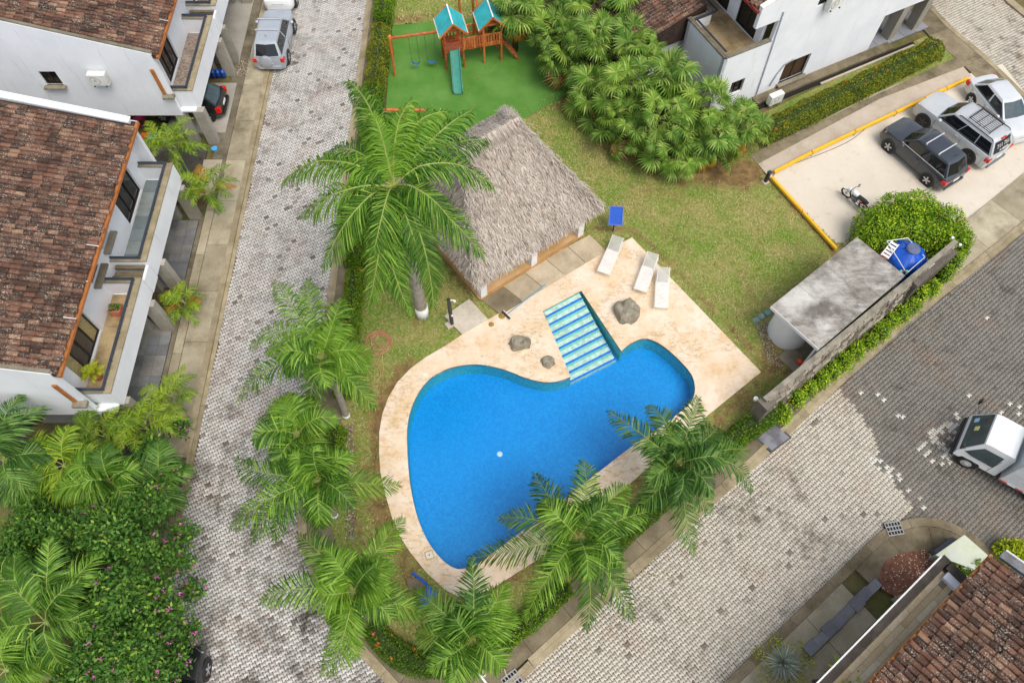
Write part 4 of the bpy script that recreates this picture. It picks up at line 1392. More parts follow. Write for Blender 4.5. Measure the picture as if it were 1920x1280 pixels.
# ---------------------------------------------------------------- the two houses along the left road
XW, XE, ZE, SL = -17.05, -16.28, 5.85, 0.30          # facade plane, eave, height of the eave, roof slope
XO = -15.5                                          # outer face of the balconies
def left_house(nm, lab, Y0, Y1, rows, cols, nface, holes, gable_holes, bal, cols_at, white_gap, cut):
    h = thing(nm, lab, 'house', (-19, (Y0 + Y1) / 2, 0))
    Yf, Yn = Y0 + 0.03, Y1 - 0.03
    xb = -29.0
    zt = lambda x: ZE + SL * (XE - x)
    # roof
    rf = ob('roof', MB().add([(XE, Yf, ZE - .06), (XE, Yn, ZE - .06), (xb, Yn, zt(xb) - .06), (xb, Yf, zt(xb) - .06), (XE, Yf, ZE - .2), (XE, Yn, ZE - .2), (xb, Yn, zt(xb) - .2), (xb, Yf, zt(xb) - .2)],
                             [(0, 1, 2, 3), (7, 6, 5, 4), (0, 4, 5, 1), (1, 5, 6, 2), (2, 6, 7, 3), (3, 7, 4, 0)]), M_TILEBED, h)
    down = Vector((1, 0, -SL))
    roof_tiles(rf, Vector((XE + 0.02, Y0 + 0.12, ZE - 0.04)), Vector((0, 1, 0)), down, rows, cols)
    # gutter with its straps
    gt = ob('gutter', MB().box((XE + 0.10, (Y0 + Y1) / 2, ZE - 0.12), (0.13, Y1 - Y0, 0.13)), M_COPPER, h)
    m = MB()
    yy = Y0 + 0.7
    while yy < Y1:
        m.beam((XE - 0.35, yy, ZE + 0.13), (XE + 0.14, yy, ZE + 0.0), 0.03, 0.02)
        yy += 1.62
    ob('gutter_strap', m, M_WHITE, gt)
    # upper front wall with its openings
    wall('front_wall', h, (XW, Y0 + 0.2), (XW, Y1 - 0.2), 2.3, ZE - 0.2, M_HWALL, [(a_ - Y0 - 0.2, b_ - Y0 - 0.2, c_, d_) for a_, b_, c_, d_, k in holes], 0.2, inward=(-1, 0))
    for a_, b_, c_, d_, k in holes:
        g = [M_CURTAIN, M_GLASSBR, M_GLASSBR, M_CURTAIN] if k == 'c' else (M_GLASS if k != 's' else M_GLASS)
        window(h, (XW, Y0), (XW, Y1), a_ - Y0, b_ - Y0, c_, d_, (-1, 0), 0.12, 4 if k == 'c' else (1 if k == 's' else 3), g)
        if k == 's':
            ob('window_sill', MB().box((XW + 0.12, (a_ + b_) / 2, c_ - 0.06), (0.34, b_ - a_ + 0.24, 0.1)), M_COPING, h)
    # side walls that run out past the facade; the near one stops above an open ground floor
    for yw, low, hl, nm_ in ((Y0, 2.15, gable_holes, 'side_wall'), (Y1 - 0.2, 2.15, (), 'far_side_wall')):
        m_holes = [(-16.42 - b_, -16.42 - a_, c_, d_) for a_, b_, c_, d_ in hl]
        wall(nm_, h, (-16.42, yw), (xb, yw), low, zt(-16.42) + 0.05, M_HWALL, m_holes, 0.2, z1b=zt(xb) + 0.22, inward=(0, 1))
        m = MB()
        m.beam((-16.40, yw + 0.1, zt(-16.42) + 0.09), (xb, yw + 0.1, zt(xb) + 0.26), 0.14 if yw == Y0 else 0.34, 0.07)
        ob('coping', m, M_COPING if yw == Y0 else M_HWALL, h)
    for a_, b_, c_, d_ in gable_holes:
        window(h, (-16.42, Y0), (xb, Y0), -16.42 - b_, -16.42 - a_, c_, d_, (0, 1), 0.1, 2)
        ob('window_sill', MB().box(((a_ + b_) / 2, Y0 - 0.1, c_ - 0.05), (b_ - a_ + 0.2, 0.3, 0.1)), M_COPING, h)
    # corner notch of the near gable: painted board and its ledge
    ob('downpipe_board', MB().box((-16.72, Y0 - 0.045, 4.35), (0.16, 0.07, 1.5)), M_COPPER, h)
    ob('ledge', MB().box((-16.55, Y0 - 0.12, 3.5), (0.55, 0.28, 0.14)), M_COPING, h)
    # balconies
    for (y0, y1, floor, fy0, fy1, big) in bal:
        b = ob('balcony', MB().box(((XW + XO) / 2 - 0.02, (y0 + y1) / 2, 2.52), (XO - XW - 0.06, y1 - y0 - 0.06, 0.22)), M_HWALL, h)
        nv = max(1, int((XO - 0.32 - XW - .02) / 0.42)) if not big else 2
        wv = (XO - 0.32 - XW - .02) / nv
        nu = int((fy1 - fy0) / (0.62 if not big else 1.25))
        lu = (fy1 - fy0) / nu
        q = origin_of(b)
        for i in range(-1, nu):
            for j in range(nv):
                a_ = fy0 + (i + (0.5 if j % 2 else 0)) * lu
                e_ = min(a_ + lu, fy1) - 0.012
                a_ = max(a_, fy0)
                if e_ - a_ > 0.08:
                    ob('floor_tile', MB().box((XW + 0.02 + (j + 0.5) * wv, (a_ + e_) / 2, 2.645 + R.uniform(-.002, .002)), (wv - 0.012, e_ - a_, 0.03)), floor, b)
        pw = ob('parapet', MB().box((XO - 0.13, (y0 + y1) / 2, 2.92), (0.26, y1 - y0, 1.1)), M_HWALL, h)
        ob('parapet_cap', MB().box((XO - 0.14, (y0 + y1) / 2, 3.5), (0.29, y1 - y0 + 0.03, 0.07)), M_KERB, pw)
        for ye in (y0 + 0.1, y1 - 0.1):
            ob('parapet_end', MB().box(((XW + XO) / 2 - 0.13, ye, 3.0), (XO - XW - 0.27, 0.2, 0.95)), M_HWALL, h)
            ob('end_cap', MB().box(((XW + XO) / 2 - 0.15, ye, 3.505), (XO - XW - 0.26, 0.25, 0.06)), M_COPING, h)
        rl = MB()
        rl.beam((XO - 0.27, y0 + 0.05, 3.66), (XO - 0.27, y1 - 0.05, 3.66), 0.09, 0.06)
        for ye in (y0 + 0.09, y1 - 0.09):
            rl.beam((XO - 0.3, ye, 3.66), (XW + 0.05, ye, 3.66), 0.08, 0.06)
        k = 0
        n_ = int((y1 - y0) / 1.1)
        for k in range(n_ + 1):
            yy = y0 + 0.1 + (y1 - y0 - 0.2) * k / n_
            rl.beam((XO - 0.26, yy, 3.53), (XO - 0.26, yy, 3.64), 0.04, 0.04)
        ob('railing', rl, M_RAIL, h)
    # carport: columns, ceiling, dim back wall, floor
    for cy, wd in cols_at:
        ob('column', MB().box((XO - 0.12, cy, 1.17), (0.55, wd, 2.36)), M_COLUMN, h)
        ob('column', MB().box((XO - 1.1, cy, 1.15), (0.5, wd, 2.3)), M_COLUMN, h)
    ob('carport_ceiling', MB().box(((-21 + XO) / 2 - 0.1, (Y0 + Y1) / 2, 2.36), (-(-21 - XO) - 0.2, Y1 - Y0 - 0.1, 0.1)), M_HWALL, h)
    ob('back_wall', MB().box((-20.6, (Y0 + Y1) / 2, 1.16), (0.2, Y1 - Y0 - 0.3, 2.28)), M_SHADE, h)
    for a_, b_ in white_gap:
        ob('gap_panel', MB().box((XO - 0.05, (a_ + b_) / 2, 2.8), (0.12, b_ - a_ - 0.02, 0.95)), M_HWALL, h)
        for i in range(3):
            ob('planter_slab', MB().box(((XW + XO) / 2, a_ + 0.12 + i * (b_ - a_) / 3 + .05, 3.2 - 0.12 * (i % 2)), (XO - XW - 0.3, (b_ - a_) / 3 - 0.1, 0.14)), M_PAVE_DIRTY, h)
    return h
H2 = left_house('row_house', 'white two storey house with tiled roof and slate and sandstone balconies on the left road', 11.2, 23.3, 47, 11, 0,
                [(20.05, 22.1, 2.7, 4.85, 'w'), (17.75, 18.65, 4.1, 5.2, 's'), (16.1, 17.05, 4.05, 5.15, 's'), (12.35, 14.75, 2.7, 4.85, 'c')],
                [(-20.5, -19.6, 4.0, 4.75)], [(17.62, 22.95, M_SLATE, 17.85, 22.7, False), (11.55, 16.75, M_TERRA, 11.8, 16.5, True)],
                [(22.5, 0.32), (18.35, 0.34), (16.25, 0.34), (11.75, 0.32)], [(16.78, 17.6)], None)
H1 = left_house('row_house', 'white two storey house with tiled roof and pebbled balcony in the top left corner', 27.2, 39.0, 46, 22, 0,
                [(28.7, 30.55, 2.7, 4.8, 'w'), (34.6, 36.6, 2.7, 4.8, 'w')],
                [(-22.1, -21.3, 4.15, 4.95)], [(27.5, 32.75, M_PEBBLE, 27.75, 32.5, True), (33.55, 38.6, M_PEBBLE, 33.8, 38.4, True)],
                [(27.42, 0.36), (32.35, 0.34), (33.35, 0.34), (38.2, 0.34)], [(32.78, 33.5)], None)
aircon(-19.3, 26.98, 4.45, 0.0, 'white air conditioner on the left house gable beside a small window')
# wall foundation strip, carport floors and the yard between the houses
struct('carport_floor', MB().box((-17.8, 14.2, -0.01), (4.6, 5.0, 0.16)), M_CARPORT)
for i in range(7):
    for j in range(7):
        pass
cf = empty_struct('driveway')
for (y0, y1, mt) in ((11.8, 15.9, M_CARPORT), (18.4, 22.3, M_CARPORT)):
    nx, ny = 6, 8
    for i in range(nx):
        for j in range(ny):
            xx, yy = -18.2 + i * 0.5, y0 + (j + 0.5) * (y1 - y0) / ny
            ob('floor_tile', MB().box((xx, yy, 0.085 + R.uniform(-.002, .002)), (0.488, (y1 - y0) / ny - 0.012, 0.03)), mt, cf)
for (x0, x1, y0, y1, mt) in ((-18.3, -15.15, 28.0, 31.6, M_SLAB), (-18.3, -15.3, 33.3, 38.4, M_SLAB), (-15.42, -15.22, 11, 22.5, M_DRIVE)):
    ob('slab', MB().box(((x0 + x1) / 2, (y0 + y1) / 2, 0.03), (x1 - x0, y1 - y0, 0.14)), mt, cf)
ob('slab', MB().box((-15.45, 25.0, 0.03), (0.95, 2.3, 0.14)), M_CURBPALE, cf)
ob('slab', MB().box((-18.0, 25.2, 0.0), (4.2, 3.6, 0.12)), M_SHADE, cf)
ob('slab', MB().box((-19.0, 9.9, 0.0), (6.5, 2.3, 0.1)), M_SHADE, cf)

# ---------------------------------------------------------------- house at the top right
A3 = rad(27.2)
O3 = Vector((10.45, 29.2, 0)); UA = Vector((math.cos(A3), math.sin(A3), 0)); UB = Vector((-UA.y, UA.x, 0))
def h3(a_, b_, z=0):
    q = O3 + UA * a_ + UB * b_
    return Vector((q.x, q.y, z))
H3 = thing('corner_house', 'big white house with a sandstone roof terrace in the top right corner', 'house', h3(6, 4))
def wall3(name, p, q, z0, z1, holes=(), mat=None, th=0.2, z1b=None, inw=None):
    return wall(name, H3, h3(*p), h3(*q), z0, z1, mat or M_HWALL, holes, th, z1b, inw or UB)
zr = lambda a_: 6.05 + 0.3 * (a_ - 1.4)
wall3('south_wall', (2.8, 0), (10.9, 0), 0, zr(2.8) + 0.2, [(1.75, 3.45, 0.35, 1.75), (2.3, 2.95, 5.0, 5.5)], z1b=zr(10.9) + 0.2)
wall3('south_wall_upper', (10.9, 0), (17, 0), 2.35, zr(10.9) + 0.2, z1b=zr(17) + 0.2)
wall3('terrace_wall', (0, 0), (2.8, 0), 0, 3.85, [(1.05, 1.9, 1.0, 1.9)])
window(H3, h3(2.8, 0), h3(10.9, 0), 1.75, 3.45, 0.35, 1.75, UB, 0.14, 2, [plain('brown_door', hx('4a3522'), 0.5, var=0.2, scale=3)] * 2)
ob('window_sill', MB().box(h3(5.4, -0.08, 0.31), (1.9, 0.34, 0.08), A3), M_COPING, H3)
window(H3, h3(0, 0), h3(2.8, 0), 1.05, 1.9, 1.0, 1.9, UB, 0.14, 2)
window(H3, h3(2.8, 0), h3(10.9, 0), 2.3, 2.95, 5.0, 5.5, UB, 0.12, 1)
wall3('west_wall', (0, 0), (0, 3.2), 0, 3.85, inw=UA)
wall3('notch_wall', (0, 3.2), (1.3, 3.2), 0, 3.85, inw=-UB)
wall3('west_wall', (1.3, 3.2), (1.3, 12), 0, 3.85, inw=UA)
for nm_, p, q in (('parapet_cap', (0.1, 0.06), (0.1, 3.3)), ('parapet_cap', (0.22, 3.1), (1.45, 3.1)), ('parapet_cap', (1.4, 3.22), (1.4, 12)), ('parapet_cap', (0.23, 0.1), (2.8, 0.1))):
    ob(nm_, MB().beam(h3(p[0], p[1], 3.88), h3(q[0], q[1], 3.88), 0.24, 0.07), m_concrete('dark_coping', '8a8170', '5c5548', 2.5, '3a352b', 0.8) if p[1] != 0.1 or p[0] < 0.2 else M_COPING, H3)
rl = MB()
rl.beam(h3(0.28, 0.3, 3.98), h3(0.28, 3.0, 3.98), 0.08, 0.06); rl.beam(h3(0.28, 2.98, 3.98), h3(1.5, 2.98, 3.98), 0.08, 0.06); rl.beam(h3(1.58, 3.0, 3.98), h3(1.58, 12, 3.98), 0.08, 0.06)
ob('railing', rl, M_RAIL, H3)
fl = ob('terrace_floor', MB().prism([h3(0.2, 0.2), h3(2.6, 0.2), h3(2.6, 12), (h3(1.5, 12)), h3(1.5, 3.0), h3(0.2, 3.0)], 2.9, 3.2), M_COPING, H3)
for i in range(4):
    for j in range(22):
        c = h3(0.24 + (i + 0.5) * 0.6, 0.22 + (j + 0.5) * 0.5)
        if j >= 6 and i < 2:
            continue
        ob('floor_tile', MB().box((c.x, c.y, 3.215 + R.uniform(-.002, .002)), (0.59, 0.49, 0.03), A3), M_TERRA, fl)
wall3('upper_west_wall', (2.6, 0.6), (2.6, 12), 2.86, zr(2.6) - 0.25, [(0.4, 2.0, 3.25, 5.2), (2.75, 4.3, 3.25, 5.2), (6.4, 8.0, 3.25, 5.2)], inw=UA)
for s0, s1 in ((0.4, 2.0), (2.75, 4.3), (6.4, 8.0)):
    window(H3, h3(2.6, 0.6), h3(2.6, 12), s0, s1, 3.25, 5.2, UA, 0.08, 2)
ob('porch_deck', MB().box(h3(2.75, 0.4, 3.2), (0.6, 0.5, 0.12), A3), plain('grey_planks', hx('8f8474'), 0.8, var=0.2, scale=6), H3)
wall3('roof_beam', (1.4, 0), (2.8, 0), 5.1, zr(1.4) + 0.2, z1b=zr(2.8) + 0.2)
rf = ob('roof', MB().add([h3(1.4, 0.2, zr(1.4)), h3(17, 0.2, zr(17)), h3(17, 12, zr(17)), h3(1.4, 12, zr(1.4)), h3(1.4, 0.2, zr(1.4) - .16), h3(17, 0.2, zr(17) - .16), h3(17, 12, zr(17) - .16), h3(1.4, 12, zr(1.4) - .16)],
                         [(0, 1, 2, 3), (7, 6, 5, 4), (0, 4, 5, 1), (1, 5, 6, 2), (2, 6, 7, 3), (3, 7, 4, 0)]), M_TILEBED, H3)
dn = (-UA + Vector((0, 0, -0.3))).normalized()
roof_tiles(rf, h3(1.4, 0.35, zr(1.4) + 0.03), UB, dn, 40, 12)
ob('gutter', MB().beam(h3(1.33, 0.1, zr(1.4) - 0.06), h3(1.33, 12, zr(1.4) - 0.06), 0.12, 0.14), plain('red_fascia', hx('8e3a30'), 0.6), H3)
ob('roof_coping', MB().beam(h3(1.4, 0.1, zr(1.4) + 0.23), h3(17, 0.1, zr(17) + 0.23), 0.26, 0.05), M_PLASTER, H3)
ob('downpipe', MB().tube([h3(2.85, -0.05, 5.6), h3(3.0, -0.05, 3.0), h3(3.15, -0.05, 0.1)], 0.035, 6), plain('grey_pipe', hx('b5b9c2'), 0.5), H3)
ob('pipe', MB().tube([h3(5.0, -0.05, 1.9), h3(4.4, -0.06, 1.75), h3(4.1, -0.06, 1.2), h3(3.9, -0.06, 0.5)], 0.03, 6), plain('grey_conduit', hx('8d8f92'), 0.5), H3)
# lower tiled roof west of the terrace
zl = lambda a_: 2.75 + 0.28 * (a_ + 4.0)
lr = ob('lower_roof', MB().add([h3(-4, 3.4, zl(-4)), h3(1.2, 3.4, zl(1.2)), h3(1.2, 13, zl(1.2)), h3(-4, 13, zl(-4)), h3(-4, 3.4, 2.4), h3(1.2, 3.4, 2.4), h3(1.2, 13, 2.4), h3(-4, 13, 2.4)],
                               [(0, 1, 2, 3), (7, 6, 5, 4), (0, 4, 5, 1), (1, 5, 6, 2), (2, 6, 7, 3), (3, 7, 4, 0)]), M_TILEBED, H3)
roof_tiles(lr, h3(-4, 3.45, zl(-4) + 0.03), UB, (-UA + Vector((0, 0, -0.28))).normalized(), 38, 11)
wall3('lower_wall', (-3.6, 3.6), (1.2, 3.6), 0, 2.5)
# carport end of the house
for a_ in (12.6, 14.4):
    ob('column', MB().box(h3(a_, 0.35, 1.2), (0.45, 0.6, 2.4), A3), M_COLUMN, H3)
    ob('column', MB().box(h3(a_ + .5, 1.6, 1.2), (0.45, 0.6, 2.4), A3), M_COLUMN, H3)
ob('carport_ceiling', MB().box(h3(14.0, 3, 2.3), (6.0, 5.7, 0.1), A3), M_HWALL, H3)
wall3('carport_wall', (10.9, 0.2), (10.9, 6), 0, 2.3, inw=-UA)
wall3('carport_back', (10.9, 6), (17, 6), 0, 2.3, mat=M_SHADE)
q = h3(13.8, 2.6)
cp = empty_struct('carport_slab')
for i in range(5):
    for j in range(5):
        ob('floor_tile', MB().box(h3(11.2 + i * 0.9, 0.3 + j * 0.9, 0.06), (0.88, 0.88, 0.1), A3), m_floor('blue_grey_tile', [(0, hx('7a7d84')), (1, hx('92949a'))], 0.8, '6a6a6a', 0.5) if not (i or j) else bpy.data.materials['blue_grey_tile'], cp)
# plinth and drain along the foot of the wall
pl = struct('plinth_path', MB().box(h3(7.6, -0.3, 0.05), (9.4, 0.55, 0.16), A3), M_PAVE_DIRTY)
struct('drain_channel', MB().box(h3(8.2, -0.72, 0.0), (11.0, 0.22, 0.07), A3), M_VOID)
struct('drain_kerb', MB().box(h3(10.2, -0.9, 0.03), (6.6, 0.12, 0.16), A3), M_CURBPALE)
p = P(1447, 200, 0)
aircon(p.x + 0.05, p.y + 0.1, 0.22, A3, 'white air conditioner standing at the foot of the corner house wall', False)
q = h3(5.95, -0.25, 4.9)
aircon(q.x, q.y, q.z, A3, 'air conditioner high on the corner house wall at the top edge')

# ---------------------------------------------------------------- house at the bottom right
A4 = rad(38.3)
O4 = Vector((15.99, 5.07, 0)); VA = Vector((-math.cos(A4), -math.sin(A4), 0)); VB = Vector((VA.y, -VA.x, 0))
def h4(a_, b_, z=0):
    q = O4 + VA * a_ + VB * b_
    return Vector((q.x, q.y, z))
H4 = thing('lower_house', 'house with mossy brown tiled roof and planked balcony in the bottom right corner', 'house', h4(3, -3))
zr4 = lambda b_: 4.6 - 0.3 * b_
rf = ob('roof', MB().add([h4(-0.1, 0, zr4(0)), h4(9, 0, zr4(0)), h4(9, -9, zr4(-9)), h4(-0.1, -9, zr4(-9)), h4(-0.1, 0, zr4(0) - .15), h4(9, 0, zr4(0) - .15), h4(9, -9, zr4(-9) - .15), h4(-0.1, -9, zr4(-9) - .15)],
                         [(3, 2, 1, 0), (4, 5, 6, 7), (0, 4, 5, 1), (1, 5, 6, 2), (2, 6, 7, 3), (3, 7, 4, 0)]), M_TILEBED, H4)
roof_tiles(rf, h4(0.02, 0, 4.63), VA, (VB + Vector((0, 0, -0.3))).normalized(), 34, 18)
gt = ob('gutter', MB().beam(h4(-0.12, 0.07, 4.54), h4(9, 0.07, 4.54), 0.11, 0.12), M_COPPER, H4)
m = MB()
for i in range(7):
    m.beam(h4(0.4 + i * 1.1, -0.15, 4.73), h4(0.4 + i * 1.1, 0.16, 4.62), 0.04, 0.02)
ob('gutter_strap', m, M_COPPER, gt)
ob('gable_coping', MB().beam(h4(-0.35, -0.1, 4.62), h4(-0.35, -9, 7.3), 0.3, 0.16), m_concrete('gable_flashing', 'a9aab0', '6f6f70', 2.5, '45433f', 0.7), H4)
ob('gable_flashing', MB().beam(h4(-0.52, -0.1, 4.72), h4(-0.52, -9, 7.4), 0.05, 0.1), M_PLASTER, H4)
wall('end_wall', H4, h4(-0.3, -0.6), h4(-0.3, -9), 0, 4.5, M_HWALL, (), 0.2, 7.1, inward=VA)
wall('front_wall', H4, h4(-0.3, -0.6), h4(9, -0.6), 2.7, 4.4, M_HWALL, [(3.2, 5.2, 3.5, 4.35)], 0.2, inward=-VB)
window(H4, h4(-0.3, -0.6), h4(9, -0.6), 3.2, 5.2, 3.5, 4.35, -VB, 0.1, 2)
wall('lower_front_wall', H4, h4(-0.3, -0.5), h4(9, -0.5), 0, 2.5, M_HWALL, (), 0.2, inward=-VB)
fl = ob('balcony_floor', MB().prism([h4(0.9, -0.6), h4(0.9, 0.62), h4(9, 0.62), h4(9, -0.6)][::-1], 3.2, 3.45), M_COPING, H4)
for j in range(5):
    for i in range(8):
        a_ = 1.0 + i * 1.0 + (0.5 if j % 2 else 0)
        ob('plank', MB().box(h4(a_ + 0.5, -0.45 + (j + 0.5) * 0.205, 3.465 + R.uniform(-.002, .002)), (0.99, 0.195, 0.03), A4), M_PLANK, fl)
M_DKCAP = m_concrete('dark_cap', '6a625a', '4a433d', 2.0, '2b2622', 0.6)
ob('parapet', MB().beam(h4(0.7, 0.78, 3.45), h4(9, 0.78, 3.45), 0.2, 0.4), M_DKCAP, H4)
ob('parapet_cap', MB().beam(h4(0.62, 0.77, 3.68), h4(9, 0.77, 3.68), 0.25, 0.07), M_DKCAP, H4)
ob('cap_edge', MB().beam(h4(0.75, 0.925, 3.69), h4(9, 0.925, 3.69), 0.05, 0.05), M_PLASTER, H4)
ob('parapet', MB().beam(h4(0.8, 0.6, 3.45), h4(0.8, -0.6, 3.45), 0.2, 0.4), M_DKCAP, H4)
ob('parapet_cap', MB().beam(h4(0.8, 0.58, 3.69), h4(0.8, -0.6, 3.69), 0.34, 0.07), M_DKCAP, H4)
ob('balcony_bench', MB().beam(h4(1.12, 0.45, 3.58), h4(1.12, -0.4, 3.58), 0.3, 0.2), M_HWALL, H4)
# low blue-grey stone strip and pieces in front of the house
bs = thing('stone_bench', 'row of blue grey stone blocks at the foot of the bottom right house', 'stone step', h4(3, 1.1))
for i in range(8):
    ob('stone', MB().box(h4(1.7 + i * 0.512, 1.16 + 0.03 * (i % 2), 0.1), (0.505, 0.34 + 0.05 * (i % 3), 0.2 + 0.012 * (i % 3)), A4), m_concrete('blue_stone', '98979a', '7c7c80', 1.5, '4a4c50', 0.5) if i == 0 else bpy.data.materials['blue_stone'], bs)
pts = [P(1669, 1123, 1.0), P(1733, 1086, 1.0), P(1702, 1128, 1.0)]
solo('corner_slab', MB().prism([P(1669, 1123), P(1690, 1143), P(1737, 1090)], 0, 1.0), M_SLAB, 'grey three cornered slab between the mulch bed and the lower balcony', 'slab')
sl = [P(1754, 1040, 0.9), P(1808, 1002, 0.9), P(1858, 1046, 0.9), P(1838, 1072, 0.9)]
ms = m_concrete('white_slab', 'dfe3e4', 'c6cdd0', 0.9, 'b7bd86', 0.6)
gs = thing('utility_box', 'white topped utility block with a greenish stain by the rounded kerb', 'utility box', (sl[0].x, sl[0].y, 0))
ob('lid', MB().prism(sl[::-1], 0.82, 0.92), ms, gs)
ob('body', MB().prism([q.lerp((sl[0] + sl[2]) / 2, 0.06) for q in sl][::-1], 0.0, 0.82), M_SLAB, gs)
q = [P(1752, 1032, 0.4), P(1786, 1006, 0.4), P(1797, 1013, 0.4), P(1757, 1040, 0.4)]
solo('grey_block', MB().prism(q[::-1], 0, 0.4), m_concrete('slate_block', '7d7f86', '64666c', 1.2, '50525a', 0.4), 'small slate grey block beside the white utility block', 'block')
# ================================================================ pump house, stone wall, water tank
A5 = rad(39.0)
O5 = Vector((12.71, 13.99, 0)); WA = Vector((math.cos(A5), math.sin(A5), 0)); WB = Vector((-WA.y, WA.x, 0))
def h5(a_, b_, z=0):
    q = O5 + WA * a_ + WB * b_
    return Vector((q.x, q.y, z))
PH = thing('pump_house', 'small pump house with a stained flat concrete roof beside a stone wall', 'pump house', h5(2.8, 1.3))
def m_roofc():
    t = NT('stained_roof')
    a = t.mix(t.noise(1.1, 7, 0.72, lo=0.33, hi=0.66, st=(1, 3.2, 1, -A5)), hx('7a756c'), hx('c0bdb5'))
    a = t.mix(t.math('MULTIPLY', t.noise(0.8, 7, 0.75, lo=0.46, hi=0.62), 0.85), a, hx('5e5951'))
    a = t.mix(t.math('MULTIPLY', t.noise(0.45, 4, 0.6, lo=0.55, hi=0.68), 0.7), a, hx('dcdad4'))
    a = t.mix(t.math('MULTIPLY', t.noise(26, 5, 0.7, lo=0.5, hi=0.75), 0.4), a, hx('4e4942'))
    t.bump(t.noise(20, 5, 0.7), 0.3, 0.02)
    o = t.n('ShaderNodeObjectInfo')
    a = t.mix(t.rng(o.outputs['Random'], 0, 1, 0, 0.3), a, hx('8e8376'))
    return t.fin(a, 0.9, spec=0.2)
M_ROOFC = m_roofc()
LP = [0, 0.62, 1.75, 2.3, 3.45, 4.0, 5.1, 5.72]
for i in range(len(LP) - 1):
    for b0, b1 in ((0.0, 1.32), (1.325, 2.64)):
        a0, a1 = LP[i], LP[i + 1] - 0.006
        ob('roof_panel', MB().box(h5((a0 + a1) / 2, (b0 + b1) / 2, 2.36 + R.uniform(-.006, .006)), (a1 - a0, b1 - b0, 0.15), A5), M_ROOFC, PH)
ob('roof_edge', MB().beam(h5(-0.012, 0, 2.36), h5(-0.012, 2.64, 2.36), 0.02, 0.17), M_PLASTER, PH)
wall('rear_wall', PH, h5(5.5, 0.1), h5(5.5, 2.5), 0, 2.28, M_HWALL, (), 0.15, inward=-WA)
wall('lawn_wall', PH, h5(1.2, 2.4), h5(5.5, 2.4), 0, 2.28, M_HWALL, (), 0.15, inward=-WB)
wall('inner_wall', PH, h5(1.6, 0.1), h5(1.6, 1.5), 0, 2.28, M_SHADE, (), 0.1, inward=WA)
rw = MB()
c = h5(1.15, 1.72)
n = 20
for k in range(n + 1):
    a_ = A5 + math.pi * 0.5 + math.pi * k / n
    rw.v += [(c.x + 0.9 * math.cos(a_), c.y + 0.9 * math.sin(a_), z) for z in (0, 2.27)]
rw.f = [(2 * k, 2 * k + 2, 2 * k + 3, 2 * k + 1) for k in range(n)]
ob('round_wall', rw, M_HWALL, PH, 'all')
fl5 = ob('floor', MB().box(h5(0.7, 0.6, 0.03), (1.7, 1.1, 0.14), A5), M_COPING, PH)
ob('door_frame', MB().beam(h5(0.25, 0.12, 0.1), h5(0.25, 0.12, 2.27), 0.12, 0.12), M_HWALL, PH)
p = h5(0.35, 0.35)
solo('orange_ball', MB().lathe((p.x, p.y, 0.1), [(0.03, 0), (0.12, 0.05), (0.15, 0.15), (0.12, 0.25), (0.03, 0.3)], 12), plain('orange_rubber', hx('e8552a'), 0.5), 'orange ball on the floor at the pump house doorway', 'ball', smooth=True)
for k, (x, y) in enumerate(((1418, 600), (1428, 593), (1439, 586))):
    p = P(x, y, 0.05)
    solo('stepping_stone', MB().lathe((p.x, p.y, 0.03), [(0.16, 0), (0.16, 0.06), (0.13, 0.07)], 9), plain('teal_stone_%d' % k, hx(('7d9a98', '8a9d9c', '6f9a9b')[k]), 0.8, var=0.2, scale=9),
         ('teal grey round stone farthest from the pump house roof corner', 'middle one of three teal grey round stones by the pump house', 'teal grey round stone right at the pump house roof corner')[k], 'stone', 'round stones by the pump house')
# stone faced wall
W0, W1 = Vector((10.22, 11.85, 0)), Vector((20.02, 19.55, 0))
wd = (W1 - W0).normalized(); wn = Vector((wd.y, -wd.x, 0)); WL = (W1 - W0).length
SW = thing('stone_wall', 'long grey stone faced wall between the pump house and the pavement', 'wall', ((W0 + W1) / 2))
mid = (W0 + W1) / 2
aw = math.atan2(wd.y, wd.x)
ob('core', MB().box((mid.x, mid.y, 1.08), (WL, 0.2, 2.2), aw), M_COPING, SW)
ob('coping', MB().box((mid.x, mid.y, 2.2), (WL + 0.06, 0.22, 0.07), aw), m_concrete('wall_top', 'b9b2a3', '8c8576', 2.0, '4b463b', 0.7), SW)
t = NT('ledge_stone')
o = t.n('ShaderNodeObjectInfo')
a = t.ramp(o.outputs['Random'], [(0, hx('5e584e')), (0.35, hx('857d70')), (0.7, hx('a69d8c')), (1, hx('c3bbab'))])
a = t.mix(t.math('MULTIPLY', t.noise(7, 6, 0.75, lo=0.48, hi=0.7), 0.6), a, hx('4a453a'))
t.bump(t.noise(18, 6, 0.75), 0.6, 0.03)
M_LEDGE = t.fin(a, 0.9, spec=0.15)
STME = []
for i in range(6):
    m = MB()
    L, h_, d_ = (0.42, 0.5, 0.36, 0.58, 0.46, 0.3)[i], 0.24, 0.1
    m.v = [(sx * L / 2 * (1 + R.uniform(-.12, .04)), sy * d_ / 2 + (R.uniform(-.03, .03) if sy < 0 else 0), sz * h_ / 2 * (1 + R.uniform(-.15, .03))) for sz in (-1, 1) for sx, sy in ((-1, -1), (1, -1), (1, 1), (-1, 1))]
    m.f = [(3, 2, 1, 0), (4, 5, 6, 7), (0, 1, 5, 4), (1, 2, 6, 5), (2, 3, 7, 6), (3, 0, 4, 7)]
    me = m.mesh('stone')
    me.materials.append(M_LEDGE)
    STME.append((me, L))
q0 = origin_of(SW)
